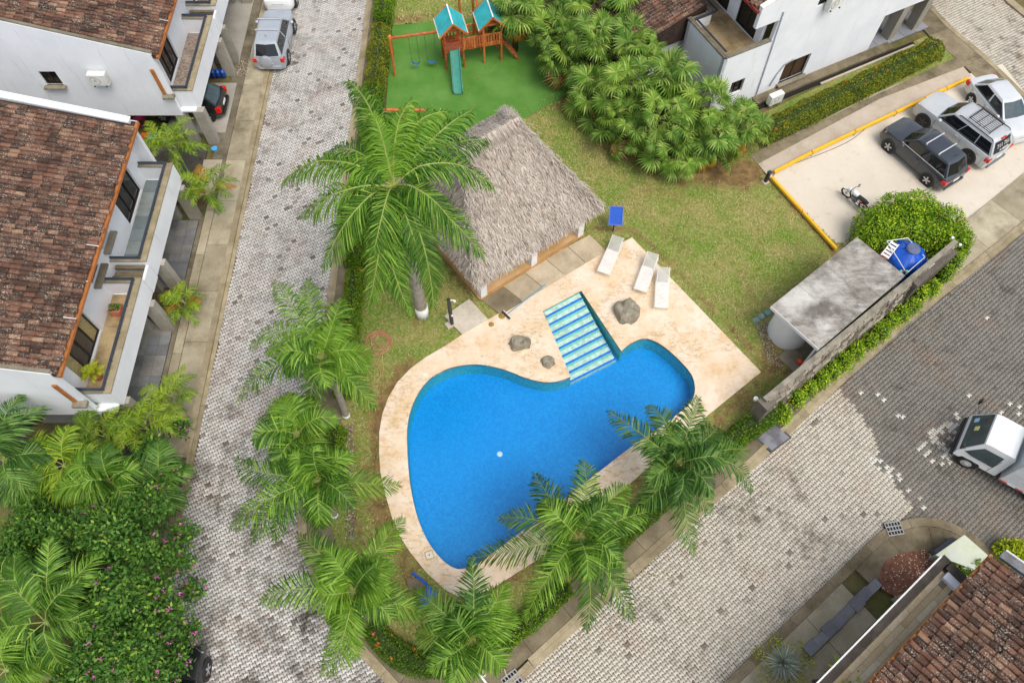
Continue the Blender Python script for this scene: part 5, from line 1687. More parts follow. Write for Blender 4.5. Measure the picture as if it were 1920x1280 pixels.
for j in range(8):
    s_ = R.uniform(0, 0.2)
    while s_ < WL - 0.15:
        me, L = STME[R.randrange(6)]
        if s_ + L > WL:
            break
        if not (s_ > WL - 3.1 and 2 <= j < 7):
            c = W0 + wd * (s_ + L / 2) + wn * (0.11 + 0.26 * (1 - j / 7))
            so = bpy.data.objects.new('stone', me)
            COL.objects.link(so)
            so.parent = SW
            so.location = Vector((c.x, c.y, 0.14 + j * 0.262)) - q0
            so.rotation_euler = (-0.1 + R.gauss(0, .05), R.gauss(0, .03), aw + R.gauss(0, .04))
        s_ += L + 0.025
c = W0 + wd * (WL - 1.6) + wn * 0.26
ob('smooth_panel', MB().box((c.x, c.y, 1.3), (2.9, 0.3, 1.3), aw), m_concrete('panel_concrete', '7b7469', '5b554b', 1.3, '45403a', 0.6), SW)
ob('end_block', MB().box((W0.x + 0.1, W0.y - 0.05, 1.0), (0.5, 0.55, 2.05), aw), m_concrete('end_stone', '8f877a', '655f53', 3, '47423a', 0.6), SW)
for k, (s_, sd_) in enumerate(((WL - 0.1, 0.25), (WL - 0.05, -0.2))):
    c = W0 + wd * s_ + wn * sd_
    solo('spotlight', MB().lathe((c.x, c.y, 2.2), [(0.03, 0), (0.04, 0.06), (0.065, 0.08), (0.065, 0.14)], 10), M_WHITE, ('small white spotlight on the shrub end of the stone wall, street side', 'small white spotlight on the shrub end of the stone wall, garden side')[k], 'spotlight', 'white spotlights on the stone wall')
c = W0 + wd * 0.0 - wn * 0.3
solo('spotlight', MB().lathe((c.x, c.y, 1.5), [(0.05, 0), (0.06, 0.08), (0.1, 0.12), (0.1, 0.22)], 10), M_WHITE, 'small white spotlight at the pool end of the stone wall', 'spotlight', 'white spotlights on the stone wall')
# water tank with its pipe frame and ladder
M_TANK = plain('tank_blue', hx('1f5fd0', 0.9), 0.3, var=0.15, scale=2, spec=0.5)
p = P(1703, 478, 1.6)
tk = thing('water_tank', 'big blue water tank with a grey lid between shrub and pump house', 'water tank', (p.x, p.y, 0))
prof = [(0.82, 0.0), (0.86, 0.3), (0.83, 0.35), (0.86, 0.4), (0.86, 0.8), (0.83, 0.85), (0.86, 0.9), (0.86, 1.25), (0.78, 1.4), (0.55, 1.62), (0.3, 1.76), (0.27, 1.8)]
tb = ob('body', MB().lathe((p.x, p.y, 0.25), prof, 26), M_TANK, tk, True)
m = MB()
for k in range(8):
    a_ = k * math.pi / 4 + 0.3
    m.beam((p.x + 0.34 * math.cos(a_), p.y + 0.34 * math.sin(a_), 2.0), (p.x + 0.8 * math.cos(a_), p.y + 0.8 * math.sin(a_), 1.62), 0.16, 0.06)
ob('ribs', m, M_TANK, tb)
ob('lid', MB().lathe((p.x, p.y, 2.05), [(0.3, 0), (0.31, 0.06), (0.27, 0.1)], 22), plain('slate_lid', hx('5d6684'), 0.5), tk, True)
ob('stand', MB().lathe((p.x, p.y, 0.0), [(0.95, 0), (0.95, 0.25)], 20), M_COPING, tk)
fr = MB()
cs = [P(x, y, 1.9) for x, y in ((1663, 452), (1702, 446), (1734, 482), (1700, 512))]
for a_, b_ in zip(cs, cs[1:] + cs[:1]):
    fr.tube([a_, b_], 0.02, 6)
for a_ in cs:
    fr.tube([a_, (a_.x, a_.y, 0.2)], 0.02, 6)
solo('pipe_frame', fr, M_WHITE, 'white pipe frame standing round the blue water tank', 'frame')
l0, l1 = P(1658, 482, 1.7), P(1679, 455, 1.9)
ld = thing('ladder', 'short white ladder with blue gaps leaning beside the blue tank', 'ladder', (l0.x, l0.y, 0))
d = (l1 - l0); sd_ = Vector((-d.y, d.x, 0)).normalized() * 0.17
for s in (-1, 1):
    ob('rail', MB().beam(l0 + sd_ * s, l1 + sd_ * s, 0.04, 0.05), M_WHITE, ld)
for k in range(5):
    q = l0.lerp(l1, 0.1 + 0.2 * k)
    ob('rung', MB().beam(q - sd_, q + sd_, 0.12, 0.03), M_WHITE, ld)
p = P(1659, 479, 1.3)
pv = thing('pressure_vessel', 'round salmon pressure vessel tucked between roof edge and ladder', 'pressure vessel', (p.x, p.y, 0))
ob('vessel', MB().lathe((p.x, p.y, 1.0), [(0.05, 0), (0.2, 0.1), (0.25, 0.3), (0.2, 0.5), (0.05, 0.6)], 14), plain('salmon_paint', hx('d5806a'), 0.5), pv, 'all')
ob('leg', MB().lathe((p.x, p.y, 0.0), [(0.1, 0), (0.1, 1.05)], 8), M_BLACK, pv)
p = P(1694, 508, 2.0)
vv = thing('tank_valve', 'short salmon pipe with two teal valve caps at the tank foot', 'valve', p)
ob('pipe', MB().tube([(p.x, p.y, 1.2), (p.x, p.y, 2.1)], 0.035, 7), plain('salmon_pipe', hx('c98a84'), 0.5), vv)
for s in (-0.12, 0.14):
    ob('cap', MB().lathe((p.x + s, p.y - 0.02, 1.95), [(0.06, 0), (0.05, 0.1)], 9), plain('teal_cap_%d' % (s > 0), hx('6fc3b4'), 0.5), vv)
# ================================================================ plants
LEAF = {
 'hedge': leafy('hedge_leaf', [(0, hx('33590f', .8)), (0.4, hx('4f7d17', .85)), (0.8, hx('78a325', .9)), (1, hx('a8bf3c', .9))], 0.6, 0.1, 1.6),
 'hedge2': leafy('hedge_leaf_mixed', [(0, hx('3d5c12', .8)), (0.35, hx('62821c', .85)), (0.7, hx('93a52c', .9)), (0.9, hx('b5b23f', .9)), (1, hx('9a5a28', .8))], 0.6, 0.1, 1.2),
 'bright': leafy('bright_leaf', [(0, hx('4f7a14', .85)), (0.4, hx('78a51e', .9)), (0.8, hx('a4c733', .95)), (1, hx('d5dc50', 1))], 0.6, 0.12, 1.5, dim=0.95),
 'lime': leafy('lime_leaf', [(0, hx('7f9d10', .9)), (0.5, hx('aebf1a', .95)), (1, hx('d3d636', .95))], 0.6, 0.2, dim=0.95),
 'tree': leafy('tree_leaf', [(0, hx('1f4420', .8)), (0.4, hx('38682e', .85)), (0.72, hx('5c9240', .9)), (0.9, hx('8fb84e', 1)), (1, hx('b4cf5c', 1))], 0.6, 0.12, 0.9),
 'royal': leafy('royal_frond', [(0, hx('35661a', .85)), (0.4, hx('558b24', .9)), (0.75, hx('7bae34', .95)), (1, hx('aecf5a', 1))], 0.55, 0.14),
 'palm': leafy('palm_frond', [(0, hx('38691c', .8)), (0.4, hx('5a8c28', .85)), (0.75, hx('82b23a', .92)), (1, hx('b2d45c', 1))], 0.55, 0.14),
 'palmdark': leafy('dark_palm_frond', [(0, hx('305c1f', .8)), (0.4, hx('4d822f', .85)), (0.75, hx('74a144', .9)), (1, hx('a4c468', .95))], 0.55, 0.14),
 'areca': leafy('areca_frond', [(0, hx('4a7716', .8)), (0.4, hx('739f22', .9)), (0.75, hx('9dbd32', .95)), (1, hx('c2cc4a', .95))], 0.55, 0.14),
 'dry': leafy('dry_frond', [(0, hx('9a6f33', .8)), (0.5, hx('c39a4f', .85)), (1, hx('d9c493', .9))], 0.8, 0.15),
 'orange': leafy('orange_frond', [(0, hx('a8641c', .85)), (0.5, hx('cf9430', .9)), (1, hx('b7a63c', .9))], 0.7, 0.2),
 'fan': leafy('fan_leaf', [(0, hx('41701f', .85)), (0.35, hx('66962f', .9)), (0.7, hx('94ba4c', .95)), (1, hx('c8d67a', 1))], 0.6, 0.12),
}
M_CORE = plain('shadowed_core', hx('40541f', .7), 0.95, var=0.3, scale=6)  # dark filler inside the leaves, its shadowed depth put into the colour
M_STEM = plain('frond_stem', hx('9fab55', .8), 0.5, var=0.15, scale=3)
M_TRUNK = m_concrete('palm_trunk', 'bcb5a6', '948c7b', 3.0, '6b6250', 0.6)
M_SHAFT = plain('crown_shaft', hx('8ba85e', .9), 0.5, var=0.15)
M_BARK = m_concrete('bark', '7d7060', '574c3f', 3.0, '3a332a', 0.6)
M_FLOWER = {'o': plain('orange_flower', hx('f0672c', .95), 0.6, var=0.1), 'p': plain('pink_flower', hx('d873b4', .95), 0.6, var=0.15, scale=9), 'w': plain('white_flower', hx('f5f5ea', .95), 0.6), 'r': plain('red_flower', hx('d8404a', .9), 0.6)}

def leaf_quad(m, q, d, nrm, L, W):
    """one leaf: a pointed diamond folded a little along its rib"""
    sd_ = d.cross(nrm)
    if sd_.length < 1e-4:
        return
    sd_.normalize()
    m.add([q, q + d * L * 0.45 + sd_ * W / 2 + nrm * 0.12 * W, q + d * L, q + d * L * 0.45 - sd_ * W / 2 + nrm * 0.12 * W], [(0, 1, 2), (0, 2, 3)])
def rdir(up=0.0):
    while True:
        v = Vector((R.uniform(-1, 1), R.uniform(-1, 1), R.uniform(-1, 1)))
        if 0.05 < v.length < 1:
            return (v.normalized() + Vector((0, 0, up))).normalized()
def scatter(m, q, out, L):
    d = (out * 0.7 + rdir() * 0.9).normalized()
    leaf_quad(m, q, d, (out + rdir() * 0.5).normalized(), L * R.uniform(0.7, 1.3), L * 0.55)
def hedge(name, label, cat, line, width, height, mat, dens=520, leaf=0.085, group=None, flower=None, nfl=0, z0=0.03, lump=0.16, round_ends=True):
    """a clipped hedge along a line on the ground"""
    line = [Vector((p[0], p[1], 0)) for p in line]
    q0 = sum(line, Vector()) / len(line)
    th_ = thing(name, label, cat, (q0.x, q0.y, 0), group)
    m, core, fl = MB(), MB(), MB()
    fine = smooth_line(line, 4) if len(line) > 2 else [line[0].lerp(line[1], k / 8) for k in range(9)]
    tot = sum((b - a).length for a, b in zip(fine, fine[1:]))
    sec = 10
    def prof(t_):                                   # round topped section, t_ from 0 to 1 across
        a_ = math.pi * t_
        c_, s_ = math.cos(a_), math.sin(a_)
        e = 0.55
        return math.copysign(abs(c_) ** e, c_) * width / 2, (abs(s_) ** e) * height
    for a, b in zip(fine, fine[1:]):
        d = (b - a)
        L = d.length
        d = d.normalized()
        n_ = Vector((-d.y, d.x, 0))
        for _ in range(int(L * (width + 1.3 * height) * dens)):
            t_ = R.random()
            u, h_ = prof(0.02 + 0.96 * t_)
            u2, h2 = prof(min(1, 0.02 + 0.96 * t_ + 0.02))
            p = a.lerp(b, R.random())
            nz = 1 + lump * 1.6 * noise.noise((p.x * 1.4 + u, p.y * 1.4, h_ * 1.3))
            q = p + n_ * u * nz + Vector((0, 0, z0 + h_ * nz * R.uniform(0.93, 1.02)))
            out = (n_ * u / (width / 2) * 0.8 + Vector((0, 0, 0.3 + h_ / height))).normalized()
            scatter(m, q, out, leaf)
    for s, dd in ((0, -1), (-1, 1)):                # rounded ends
        e = fine[s]
        d = (fine[1] - fine[0]).normalized() * -1 if s == 0 else (fine[-1] - fine[-2]).normalized()
        n_ = Vector((-d.y, d.x, 0))
        for _ in range(int(width * height * dens * 1.2)):
            a_ = R.uniform(-math.pi / 2, math.pi / 2)
            h_ = height * (1 - R.random() ** 2)
            out = d * math.cos(a_) + n_ * math.sin(a_)
            k = (1 - (h_ / height) ** 3) ** 0.5
            q = e + d * math.cos(a_) * width * 0.22 * k + n_ * math.sin(a_) * width / 2 * k + Vector((0, 0, z0 + h_))
            scatter(m, q, (out + Vector((0, 0, h_ / height))).normalized(), leaf)
    base = 0
    for i, p in enumerate(fine):
        d = (fine[min(i + 1, len(fine) - 1)] - fine[max(i - 1, 0)]).normalized()
        n_ = Vector((-d.y, d.x, 0))
        for k in range(sec + 1):
            u, h_ = prof(k / sec)
            core.v.append(tuple(p + n_ * u * 0.8 + Vector((0, 0, z0 + h_ * 0.78))))
    for i in range(len(fine) - 1):
        for k in range(sec):
            a = i * (sec + 1) + k
            core.f.append((a, a + 1, a + sec + 2, a + sec + 1))
    core.f.append(tuple(range(sec + 1)))
    core.f.append(tuple(range((len(fine) - 1) * (sec + 1), len(fine) * (sec + 1)))[::-1])
    ob('foliage', m, mat, th_, kind='stuff')
    ob('filler_core', core, M_CORE, th_)  # added solid mass against see-through, coloured as the hedge's shadowed inside
    if flower:
        for _ in range(nfl):
            k = R.randrange(len(fine) - 1)
            d = (fine[k + 1] - fine[k]).normalized()
            n_ = Vector((-d.y, d.x, 0))
            u, h_ = prof(R.uniform(0.15, 0.85))
            q = fine[k].lerp(fine[k + 1], R.random()) + n_ * u * 1.05 + Vector((0, 0, z0 + h_ * 1.05))
            for _ in range(9):
                scatter(fl, q + rdir() * 0.04, rdir(0.5), 0.08)
        ob('flowers', fl, M_FLOWER[flower], th_, kind='stuff')
    return th_
def shrub(name, label, cat, blobs, mat, n, leaf=0.09, group=None, flower=None, nfl=0, stem=None, fl_near=None, fsize=0.07, core=0.72, corem=None, inner=0.25, lumpy=0.22):
    """a loose shrub or crown: leaves through the outer part of several rounded masses (centre, radii)"""
    q0 = blobs[0][0]
    th_ = thing(name, label, cat, (q0[0], q0[1], 0), group)
    m, fl = MB(), MB()
    vol = [b[1][0] * b[1][1] + b[1][0] * b[1][2] + b[1][1] * b[1][2] for b in blobs]
    for (c, r_), v in zip(blobs, vol):
        for _ in range(int(n * v / sum(vol))):
            d = rdir(0.25)
            f_ = 1 - inner * R.random() ** 1.4
            f_ *= 1 + lumpy * noise.noise((d.x * 2.2 + c[0], d.y * 2.2 + c[1], d.z * 2.2)) + 0.5 * lumpy * noise.noise((d.x * 5 + c[0], d.y * 5, d.z * 5))
            q = Vector((c[0] + d.x * r_[0] * f_, c[1] + d.y * r_[1] * f_, max(0.06, c[2] + d.z * r_[2] * f_)))
            scatter(m, q, (d + Vector((0, 0, 0.3))).normalized(), leaf)
        if core:
            pass
    ob('foliage', m, mat, th_, kind='stuff')
    cm = MB()
    for c, r_ in blobs:
        k, n2 = 6, 10
        b = len(cm.v)
        for i in range(k + 1):
            a_ = math.pi * i / k - math.pi / 2
            for j in range(n2):
                e_ = 2 * math.pi * j / n2
                cm.v.append((c[0] + core * r_[0] * math.cos(a_) * math.cos(e_), c[1] + core * r_[1] * math.cos(a_) * math.sin(e_), max(0.03, c[2] + core * r_[2] * math.sin(a_))))
        for i in range(k):
            for j in range(n2):
                cm.f.append((b + i * n2 + j, b + i * n2 + (j + 1) % n2, b + (i + 1) * n2 + (j + 1) % n2, b + (i + 1) * n2 + j))
    if core:
        ob('filler_core', cm, corem or M_CORE, th_, kind='stuff')  # added rounded masses that fill the crown, coloured as its shadowed inside
    if stem:
        ob('trunk', MB().tube(stem, [0.09, 0.07, 0.05][:len(stem)], 7), M_BARK, th_)
    if flower:
        for _ in range(nfl):
            c, r_ = blobs[R.randrange(len(blobs))]
            d = rdir(0.5)
            q = Vector((c[0] + d.x * r_[0], c[1] + d.y * r_[1], max(0.1, c[2] + d.z * r_[2])))
            if fl_near and not fl_near(q):
                continue
            for _ in range(8):
                scatter(fl, q + rdir() * fsize * 0.5, rdir(0.5), fsize)
        if fl.v:
            ob('flowers', fl, M_FLOWER[flower], th_, kind='stuff')
    return th_

# ---------------------------------------------------------------- palms with feathered fronds
def frond_mesh(pts, n, lmax, wl, droop, ruffle, q0, vee=0.45, start=0.14, bare_r=0.018):
    """pts: the rib; leaflets on both sides of it. Returns vertices, faces of the leaflets and of the rib"""
    lf, rb = MB(), MB()
    P_ = smooth_line(pts, 8)
    N = len(P_)
    seg = [0.0]
    for a, b in zip(P_, P_[1:]):
        seg.append(seg[-1] + (b - a).length)
    tot = seg[-1]
    def at(t_):
        s_ = t_ * tot
        for i in range(N - 1):
            if seg[i + 1] >= s_:
                k = (s_ - seg[i]) / max(1e-6, seg[i + 1] - seg[i])
                return P_[i].lerp(P_[i + 1], k), (P_[i + 1] - P_[i]).normalized()
        return P_[-1], (P_[-1] - P_[-2]).normalized()
    Z = Vector((0, 0, 1))
    for i in range(n):
        t_ = start + (1 - start) * (i + 0.5) / n
        q, d = at(t_)
        side = d.cross(Z)
        if side.length < 0.05:
            side = Vector((1, 0, 0))
        side.normalize()
        up = side.cross(d).normalized()
        prof = math.sin(math.pi * min(1, 0.16 + 0.84 * (t_ - start) / (1 - start)) ** 0.8) ** 0.7 if t_ < 0.985 else 0.35
        L = lmax * max(0.3, prof)
        for s in (-1, 1):
            if R.random() < 0.05:
                continue
            fwd = 0.55 + 0.75 * t_ ** 2
            dirv = (side * s + d * (fwd + R.gauss(0, 0.17)) + up * (vee + R.gauss(0, ruffle))).normalized()
            l_ = L * R.uniform(0.74, 1.1)
            w_ = d * (wl * 0.5)
            m1 = q + dirv * l_ * 0.5 - Z * droop * l_ * 0.14
            d2 = (dirv - Z * droop * R.uniform(0.8, 1.3)).normalized()
            m2 = m1 + d2 * l_ * 0.3
            e = m2 + (d2 - Z * droop * 0.6).normalized() * l_ * 0.26
            lf.add([q - w_ * 0.6, q + w_ * 0.6, m1 + w_, m1 - w_, m2 + w_ * 0.8, m2 - w_ * 0.8, e], [(0, 1, 2, 3), (3, 2, 4, 5), (5, 4, 6)])
    rb.tube(P_[::2] if len(P_[::2]) > 2 else P_, [bare_r * (1.15 - 0.9 * i / max(1, len(P_[::2]) - 1)) for i in range(len(P_[::2]))], 4, cap=False)
    return lf, rb
def frond(parent, pts, mat, n=62, lmax=0.62, wl=0.034, droop=0.5, ruffle=0.12, vee=0.4, start=0.14, stemmat=None, r_=0.018):
    q0 = origin_of(parent)
    lf, rb = frond_mesh(pts, n, lmax, wl, droop, ruffle, q0, vee, start, r_)
    k = len(lf.f)
    m = MB()
    m.add(lf.v, lf.f)
    m.add(rb.v, rb.f)
    o = ob('frond', m, mat, parent)
    o.data.materials.append(stemmat or M_STEM)
    mi = [0] * k + [1] * len(rb.f)
    o.data.polygons.foreach_set('material_index', mi)
    return o
def arc_to(c, tip, lift):
    """rib from the crown to the tip, lifted in the middle"""
    c, tip = Vector(c), Vector(tip)
    L = (tip - c).length
    d = tip - c
    sw = Vector((-d.y, d.x, 0)) * R.gauss(0, 0.07)
    lift *= R.uniform(0.85, 1.2)
    return [c, c.lerp(tip, 0.28) + sw * 0.7 + Vector((0, 0, lift * L * 0.85)), c.lerp(tip, 0.64) + sw + Vector((0, 0, lift * L * 0.95)), c.lerp(tip, 0.9) + sw * 0.5 + Vector((0, 0, lift * L * 0.35)), tip]
def palm(name, label, base, crown, tips, mat, trunk_r=0.13, shaft=0.8, lift=0.24, group=None, bend=None, extra=0, exlen=1.8, shaftmat=None, **kw):
    """tips: (pixel x, pixel y, height, lift or None)"""
    base, crown = Vector(base), Vector(crown)
    th_ = thing(name, label, 'palm', base, group)
    pts = [base, base.lerp(crown, 0.4) + Vector(bend or (0, 0, 0)), base.lerp(crown, 0.75) + Vector(bend or (0, 0, 0)) * 0.6, crown]
    P_ = smooth_line(pts, 5)
    nr = len(P_)
    ns = max(2, int(nr * shaft / max(0.1, (crown - base).length)) + 1)
    ob('trunk', MB().tube(P_[:nr - ns + 1], [trunk_r * (1.25 - 0.45 * i / nr) for i in range(nr - ns + 1)], 10), M_TRUNK, th_, 'all')
    ob('crown_shaft', MB().tube(P_[nr - ns:], [trunk_r * (0.95 - 0.45 * i / ns) for i in range(ns)], 10), shaftmat or M_SHAFT, th_, 'all')
    if label.find('garden') < 0 and group == 'feather palms round the pool':
        ob('painted_band', MB().tube([P_[0] + Vector((0, 0, 0.02)), P_[0].lerp(P_[1], 0.5), P_[1].lerp(P_[2], 0.1)] if trunk_r < 0.2 else [P_[0] + Vector((0, 0, 0.02)), P_[0] + Vector((0, 0, 0.9))], trunk_r * 1.27, 12), M_PLASTER, th_, 'all')
    for tp in tips:
        tip = P(tp[0], tp[1], tp[2])
        l_ = tp[3] if len(tp) > 3 and tp[3] is not None else lift
        mt = tp[4] if len(tp) > 4 else mat
        frond(th_, arc_to(crown, tip, l_), mt, **kw)
    for k in range(extra):
        a_ = 2 * math.pi * (k + R.random() * 0.7) / extra
        L = exlen * R.uniform(0.7, 1.1)
        dz = R.uniform(-0.5, 0.9) * L * 0.5
        tip = crown + Vector((math.cos(a_) * L, math.sin(a_) * L, dz))
        frond(th_, arc_to(crown, tip, lift + 0.05), mat, **kw)
    return th_
gp = 'feather palms round the pool'
# the tall royal palm
rb_ = P(793, 592, 0)
palm('royal_palm', 'tallest palm of all, huge dark green crown above the thatched shelter edge', rb_, (rb_.x - 0.05, rb_.y - 0.05, 9.3),
     [(528, 345, 8.2, .26), (565, 400, 7.8, .2), (605, 500, 7.6, .24), (690, 575, 7.4, .26), (652, 152, 10.6, .1), (700, 215, 11.0, .1), (885, 205, 9.6, .18), (838, 210, 10.6, .14), (915, 262, 8.6, .22), (925, 350, 8.3, .25),
      (908, 480, 7.9, .25), (812, 575, 7.2, .26), (740, 545, 7.4, .22), (650, 300, 9.4, .3), (640, 445, 8.2, .25), (858, 430, 9.0, .3), (700, 470, 9.2, .3), (772, 588, 6.9, .28), (795, 500, 8.2, .34), (600, 300, 9.0, .26), (770, 190, 11.2, .1)],
     LEAF['royal'], 0.24, 1.5, 0.22, gp, n=125, lmax=1.15, wl=0.046, droop=1.15, ruffle=0.34, vee=0.12, start=0.1, r_=0.035)
b1 = P(650, 781, 0)
palm('feather_palm', 'leaning palm with a pale bent trunk left of the coiled hose', b1, P(604, 672, 4.6),
     [(513, 528, 4.6, .2), (578, 522, 4.8, .2), (468, 655, 3.4, .3), (448, 752, 3.2, .26), (500, 655, 4.6, .3), (580, 765, 3.4, .3), (702, 765, 3.0, .26), (690, 690, 4.2, .3), (640, 560, 5.0, .25), (535, 700, 4.3, .34), (625, 600, 5.4, .2)],
     LEAF['palm'], 0.13, 0.8, 0.25, gp, (0.1, -0.1, 0), extra=7, exlen=1.7, n=66, lmax=0.92, wl=0.05, droop=0.95, ruffle=0.28, vee=0.4)
b2 = P(628, 966, 0)
palm('feather_palm', 'palm with a white trunk foot beside the hedge, fronds over road and deck edge', b2, P(600, 900, 3.9),
     [(443, 858, 3.4, .24), (548, 850, 5.0, .2), (645, 880, 4.4, .3), (748, 908, 2.9, .24), (430, 990, 2.7, .26), (470, 1015, 2.6, .24), (514, 1012, 2.9, .26), (600, 990, 3.2, .3), (590, 835, 5.4, .15)],
     LEAF['palm'], 0.12, 0.7, 0.25, gp, extra=6, exlen=1.6, n=66, lmax=0.92, wl=0.05, droop=0.95, ruffle=0.28, vee=0.4)
b2b = P(585, 880, 0)
palm('feather_palm', 'dense low palm in the middle of the left palm row', (b2b.x, b2b.y, 0), P(560, 815, 3.6),
     [(497, 775, 3.2, .3), (515, 838, 3.0, .3), (560, 755, 4.0, .25), (595, 790, 4.0, .3), (540, 740, 4.2, .2), (502, 800, 3.2, .3), (530, 885, 2.9, .3), (600, 850, 3.4, .3)],
     LEAF['palm'], 0.12, 0.6, 0.25, gp, extra=6, exlen=1.6, n=66, lmax=0.92, wl=0.05, droop=0.7, ruffle=0.25, vee=0.35)
b3 = P(678, 1150, 0)
palm('feather_palm', 'bright green palm over the paved corner with a white spear in its crown', b3, P(664, 1108, 3.8),
     [(560, 1005, 3.8, .2), (755, 970, 3.4, .22), (487, 1128, 3.2, .22), (600, 1262, 2.4, .28), (668, 1235, 2.9, .26), (795, 1150, 2.8, .24), (700, 1062, 5.0, .15), (730, 1105, 4.2, .3), (610, 1030, 4.6, .2), (620, 1170, 3.6, .3)],
     LEAF['palm'], 0.12, 0.6, 0.25, gp, extra=6, exlen=1.6, n=66, lmax=0.92, wl=0.05, droop=0.85, ruffle=0.24, vee=0.36)
b4 = P(906, 1264, 0)
palm('feather_palm', 'small palm at the tip of the island with a deep green upright frond', b4, P(884, 1200, 3.0),
     [(884, 1052, 4.2, .12, LEAF['palmdark']), (776, 1106, 3.0, .22, LEAF['palmdark']), (782, 1184, 2.6, .25), (948, 1094, 3.6, .2), (868, 1262, 1.8, .3), (830, 1215, 2.8, .3), (935, 1150, 3.4, .3), (905, 1255, 2.0, .25), (850, 1150, 3.8, .3), (935, 1215, 2.4, .3)],
     LEAF['palm'], 0.1, 0.5, 0.25, gp, extra=6, exlen=1.6, n=66, lmax=0.92, wl=0.05, droop=0.85, ruffle=0.26, vee=0.36)
b5 = P(1085, 1042, 0)
palm('feather_palm', 'palm reaching over the straight pool side with one yellowing frond', b5, P(1084, 1008, 3.2),
     [(878, 1046, 2.2, .2), (936, 972, 2.6, .24, LEAF['palmdark']), (1004, 888, 2.8, .22, LEAF['palmdark']), (1091, 862, 3.0, .2), (1182, 912, 3.0, .24), (1218, 958, 2.7, .24), (984, 1160, 2.2, .26), (1098, 1180, 2.0, .28), (1188, 1160, 1.9, .26), (1165, 1090, 2.6, .32), (1040, 1075, 3.0, .35), (1010, 945, 3.0, .3), (1150, 945, 3.4, .3)],
     LEAF['palm'], 0.12, 0.6, 0.25, gp, extra=6, exlen=1.6, n=66, lmax=0.92, wl=0.05, droop=0.85, ruffle=0.24, vee=0.36)
b6 = P(1266, 928, 0)
palm('feather_palm', 'palm nearest the stone wall, dark drooping fronds over the deck corner', b6, P(1268, 872, 3.4),
     [(1143, 770, 2.8, .22, LEAF['palmdark']), (1215, 760, 3.0, .25, LEAF['palmdark']), (1309, 745, 3.6, .18), (1402, 842, 2.6, .26), (1410, 922, 2.0, .3), (1335, 956, 2.2, .3), (1302, 1038, 1.8, .28), (1198, 950, 2.4, .28), (1262, 850, 4.4, .2), (1215, 830, 3.2, .3), (1345, 800, 3.4, .3)],
     LEAF['palmdark'], 0.11, 0.6, 0.25, gp, extra=6, exlen=1.6, n=66, lmax=0.92, wl=0.05, droop=0.95, ruffle=0.28, vee=0.36)
# palms along the left houses
def clump(label, cx, cy, zc, n, L, mat, group, seed_mat=None, stems=4, dry=2, leafn=40, lmax=0.42, tall=True, name='areca_palm'):
    b = P(cx, cy, 0)
    c = P(cx, cy, zc)
    th_ = thing(name, label, 'palm', (c.x, c.y, 0), group)
    for k in range(stems):
        a_ = 6.283 * k / stems
        ob('stem', MB().tube([(c.x + 0.12 * math.cos(a_), c.y + 0.12 * math.sin(a_), 0), (c.x + 0.2 * math.cos(a_), c.y + 0.2 * math.sin(a_), zc * 0.9)], [0.05, 0.035], 6), M_SHAFT, th_)
    for k in range(n):
        a_ = 6.283 * (k * 0.618 + 0.05 * R.random())
        l_ = L * R.uniform(0.75, 1.1)
        el = R.uniform(-0.25, 0.75) if tall else R.uniform(-0.1, 0.5)
        s_ = 6.283 * (k % stems) / stems
        o_ = Vector((c.x + 0.2 * math.cos(s_), c.y + 0.2 * math.sin(s_), zc * R.uniform(0.75, 1.0)))
        tip = o_ + Vector((math.cos(a_) * l_ * math.cos(el), math.sin(a_) * l_ * math.cos(el), l_ * math.sin(el) * 0.8))
        frond(th_, arc_to(o_, tip, 0.22), (LEAF['orange'] if k < dry else mat), n=leafn, lmax=lmax, wl=0.032, droop=0.55, ruffle=0.15, vee=0.4, start=0.2, r_=0.014)
    return th_
ga = 'areca palms beside the left houses'
clump('big areca palm between the two left houses, above scattered toys', 316, 268, 2.6, 17, 1.75, LEAF['areca'], ga, dry=0)
clump('areca palm with an orange dead frond beside the slate balcony', 385, 352, 2.0, 18, 1.5, LEAF['areca'], ga, dry=3)
clump('small bushy areca palm between the two carport columns', 338, 566, 1.0, 18, 1.1, LEAF['areca'], ga, dry=3, leafn=30, lmax=0.35)
clump('areca palm on the pavement below the sandstone balcony', 318, 745, 1.6, 12, 1.5, LEAF['areca'], ga, dry=0)
clump('yellow green areca palm under the left house gable', 180, 812, 2.2, 14, 1.6, LEAF['areca'], ga, dry=0)
clump('green areca palm right of the yellow one under the gable', 262, 800, 2.0, 13, 1.6, LEAF['areca'], ga, dry=0)
def big(label, cx, cy, zc, tips, mat, **kw):
    b = P(cx, cy, zc)
    return palm('feather_palm', label, (b.x, b.y, 0), (b.x, b.y, zc), tips, mat, 0.14, 0.6, 0.25, 'large palms in the bottom left garden', n=66, lmax=0.92, wl=0.05, droop=0.7, ruffle=0.15, vee=0.4, **kw)
big('dark arching palm at the left edge below the gable', 8, 862, 3.4, [(85, 765, 3.8), (95, 850, 3.2), (60, 935, 2.6), (-30, 760, 4), (-60, 880, 3), (25, 950, 2.4), (40, 740, 4.2), (90, 905, 2.6), (0, 790, 4.4)], LEAF['palmdark'])
big('palm with a tall curved frond above the flowering shrub', 85, 1165, 4.4, [(188, 1035, 4.8, .2), (90, 1010, 5.4, .1), (-40, 1080, 4.4), (-20, 1180, 3.6), (30, 1260, 3.2), (120, 1250, 3.2), (160, 1180, 4.0), (150, 1090, 5.2, .25), (30, 1040, 5.2, .2)], LEAF['palm'])
big('palm cut by the bottom left corner of the view', 10, 1255, 3.8, [(75, 1180, 4), (95, 1245, 3.4), (60, 1300, 3), (-60, 1230, 3.6), (20, 1170, 4.4), (-20, 1320, 3)], LEAF['palm'])
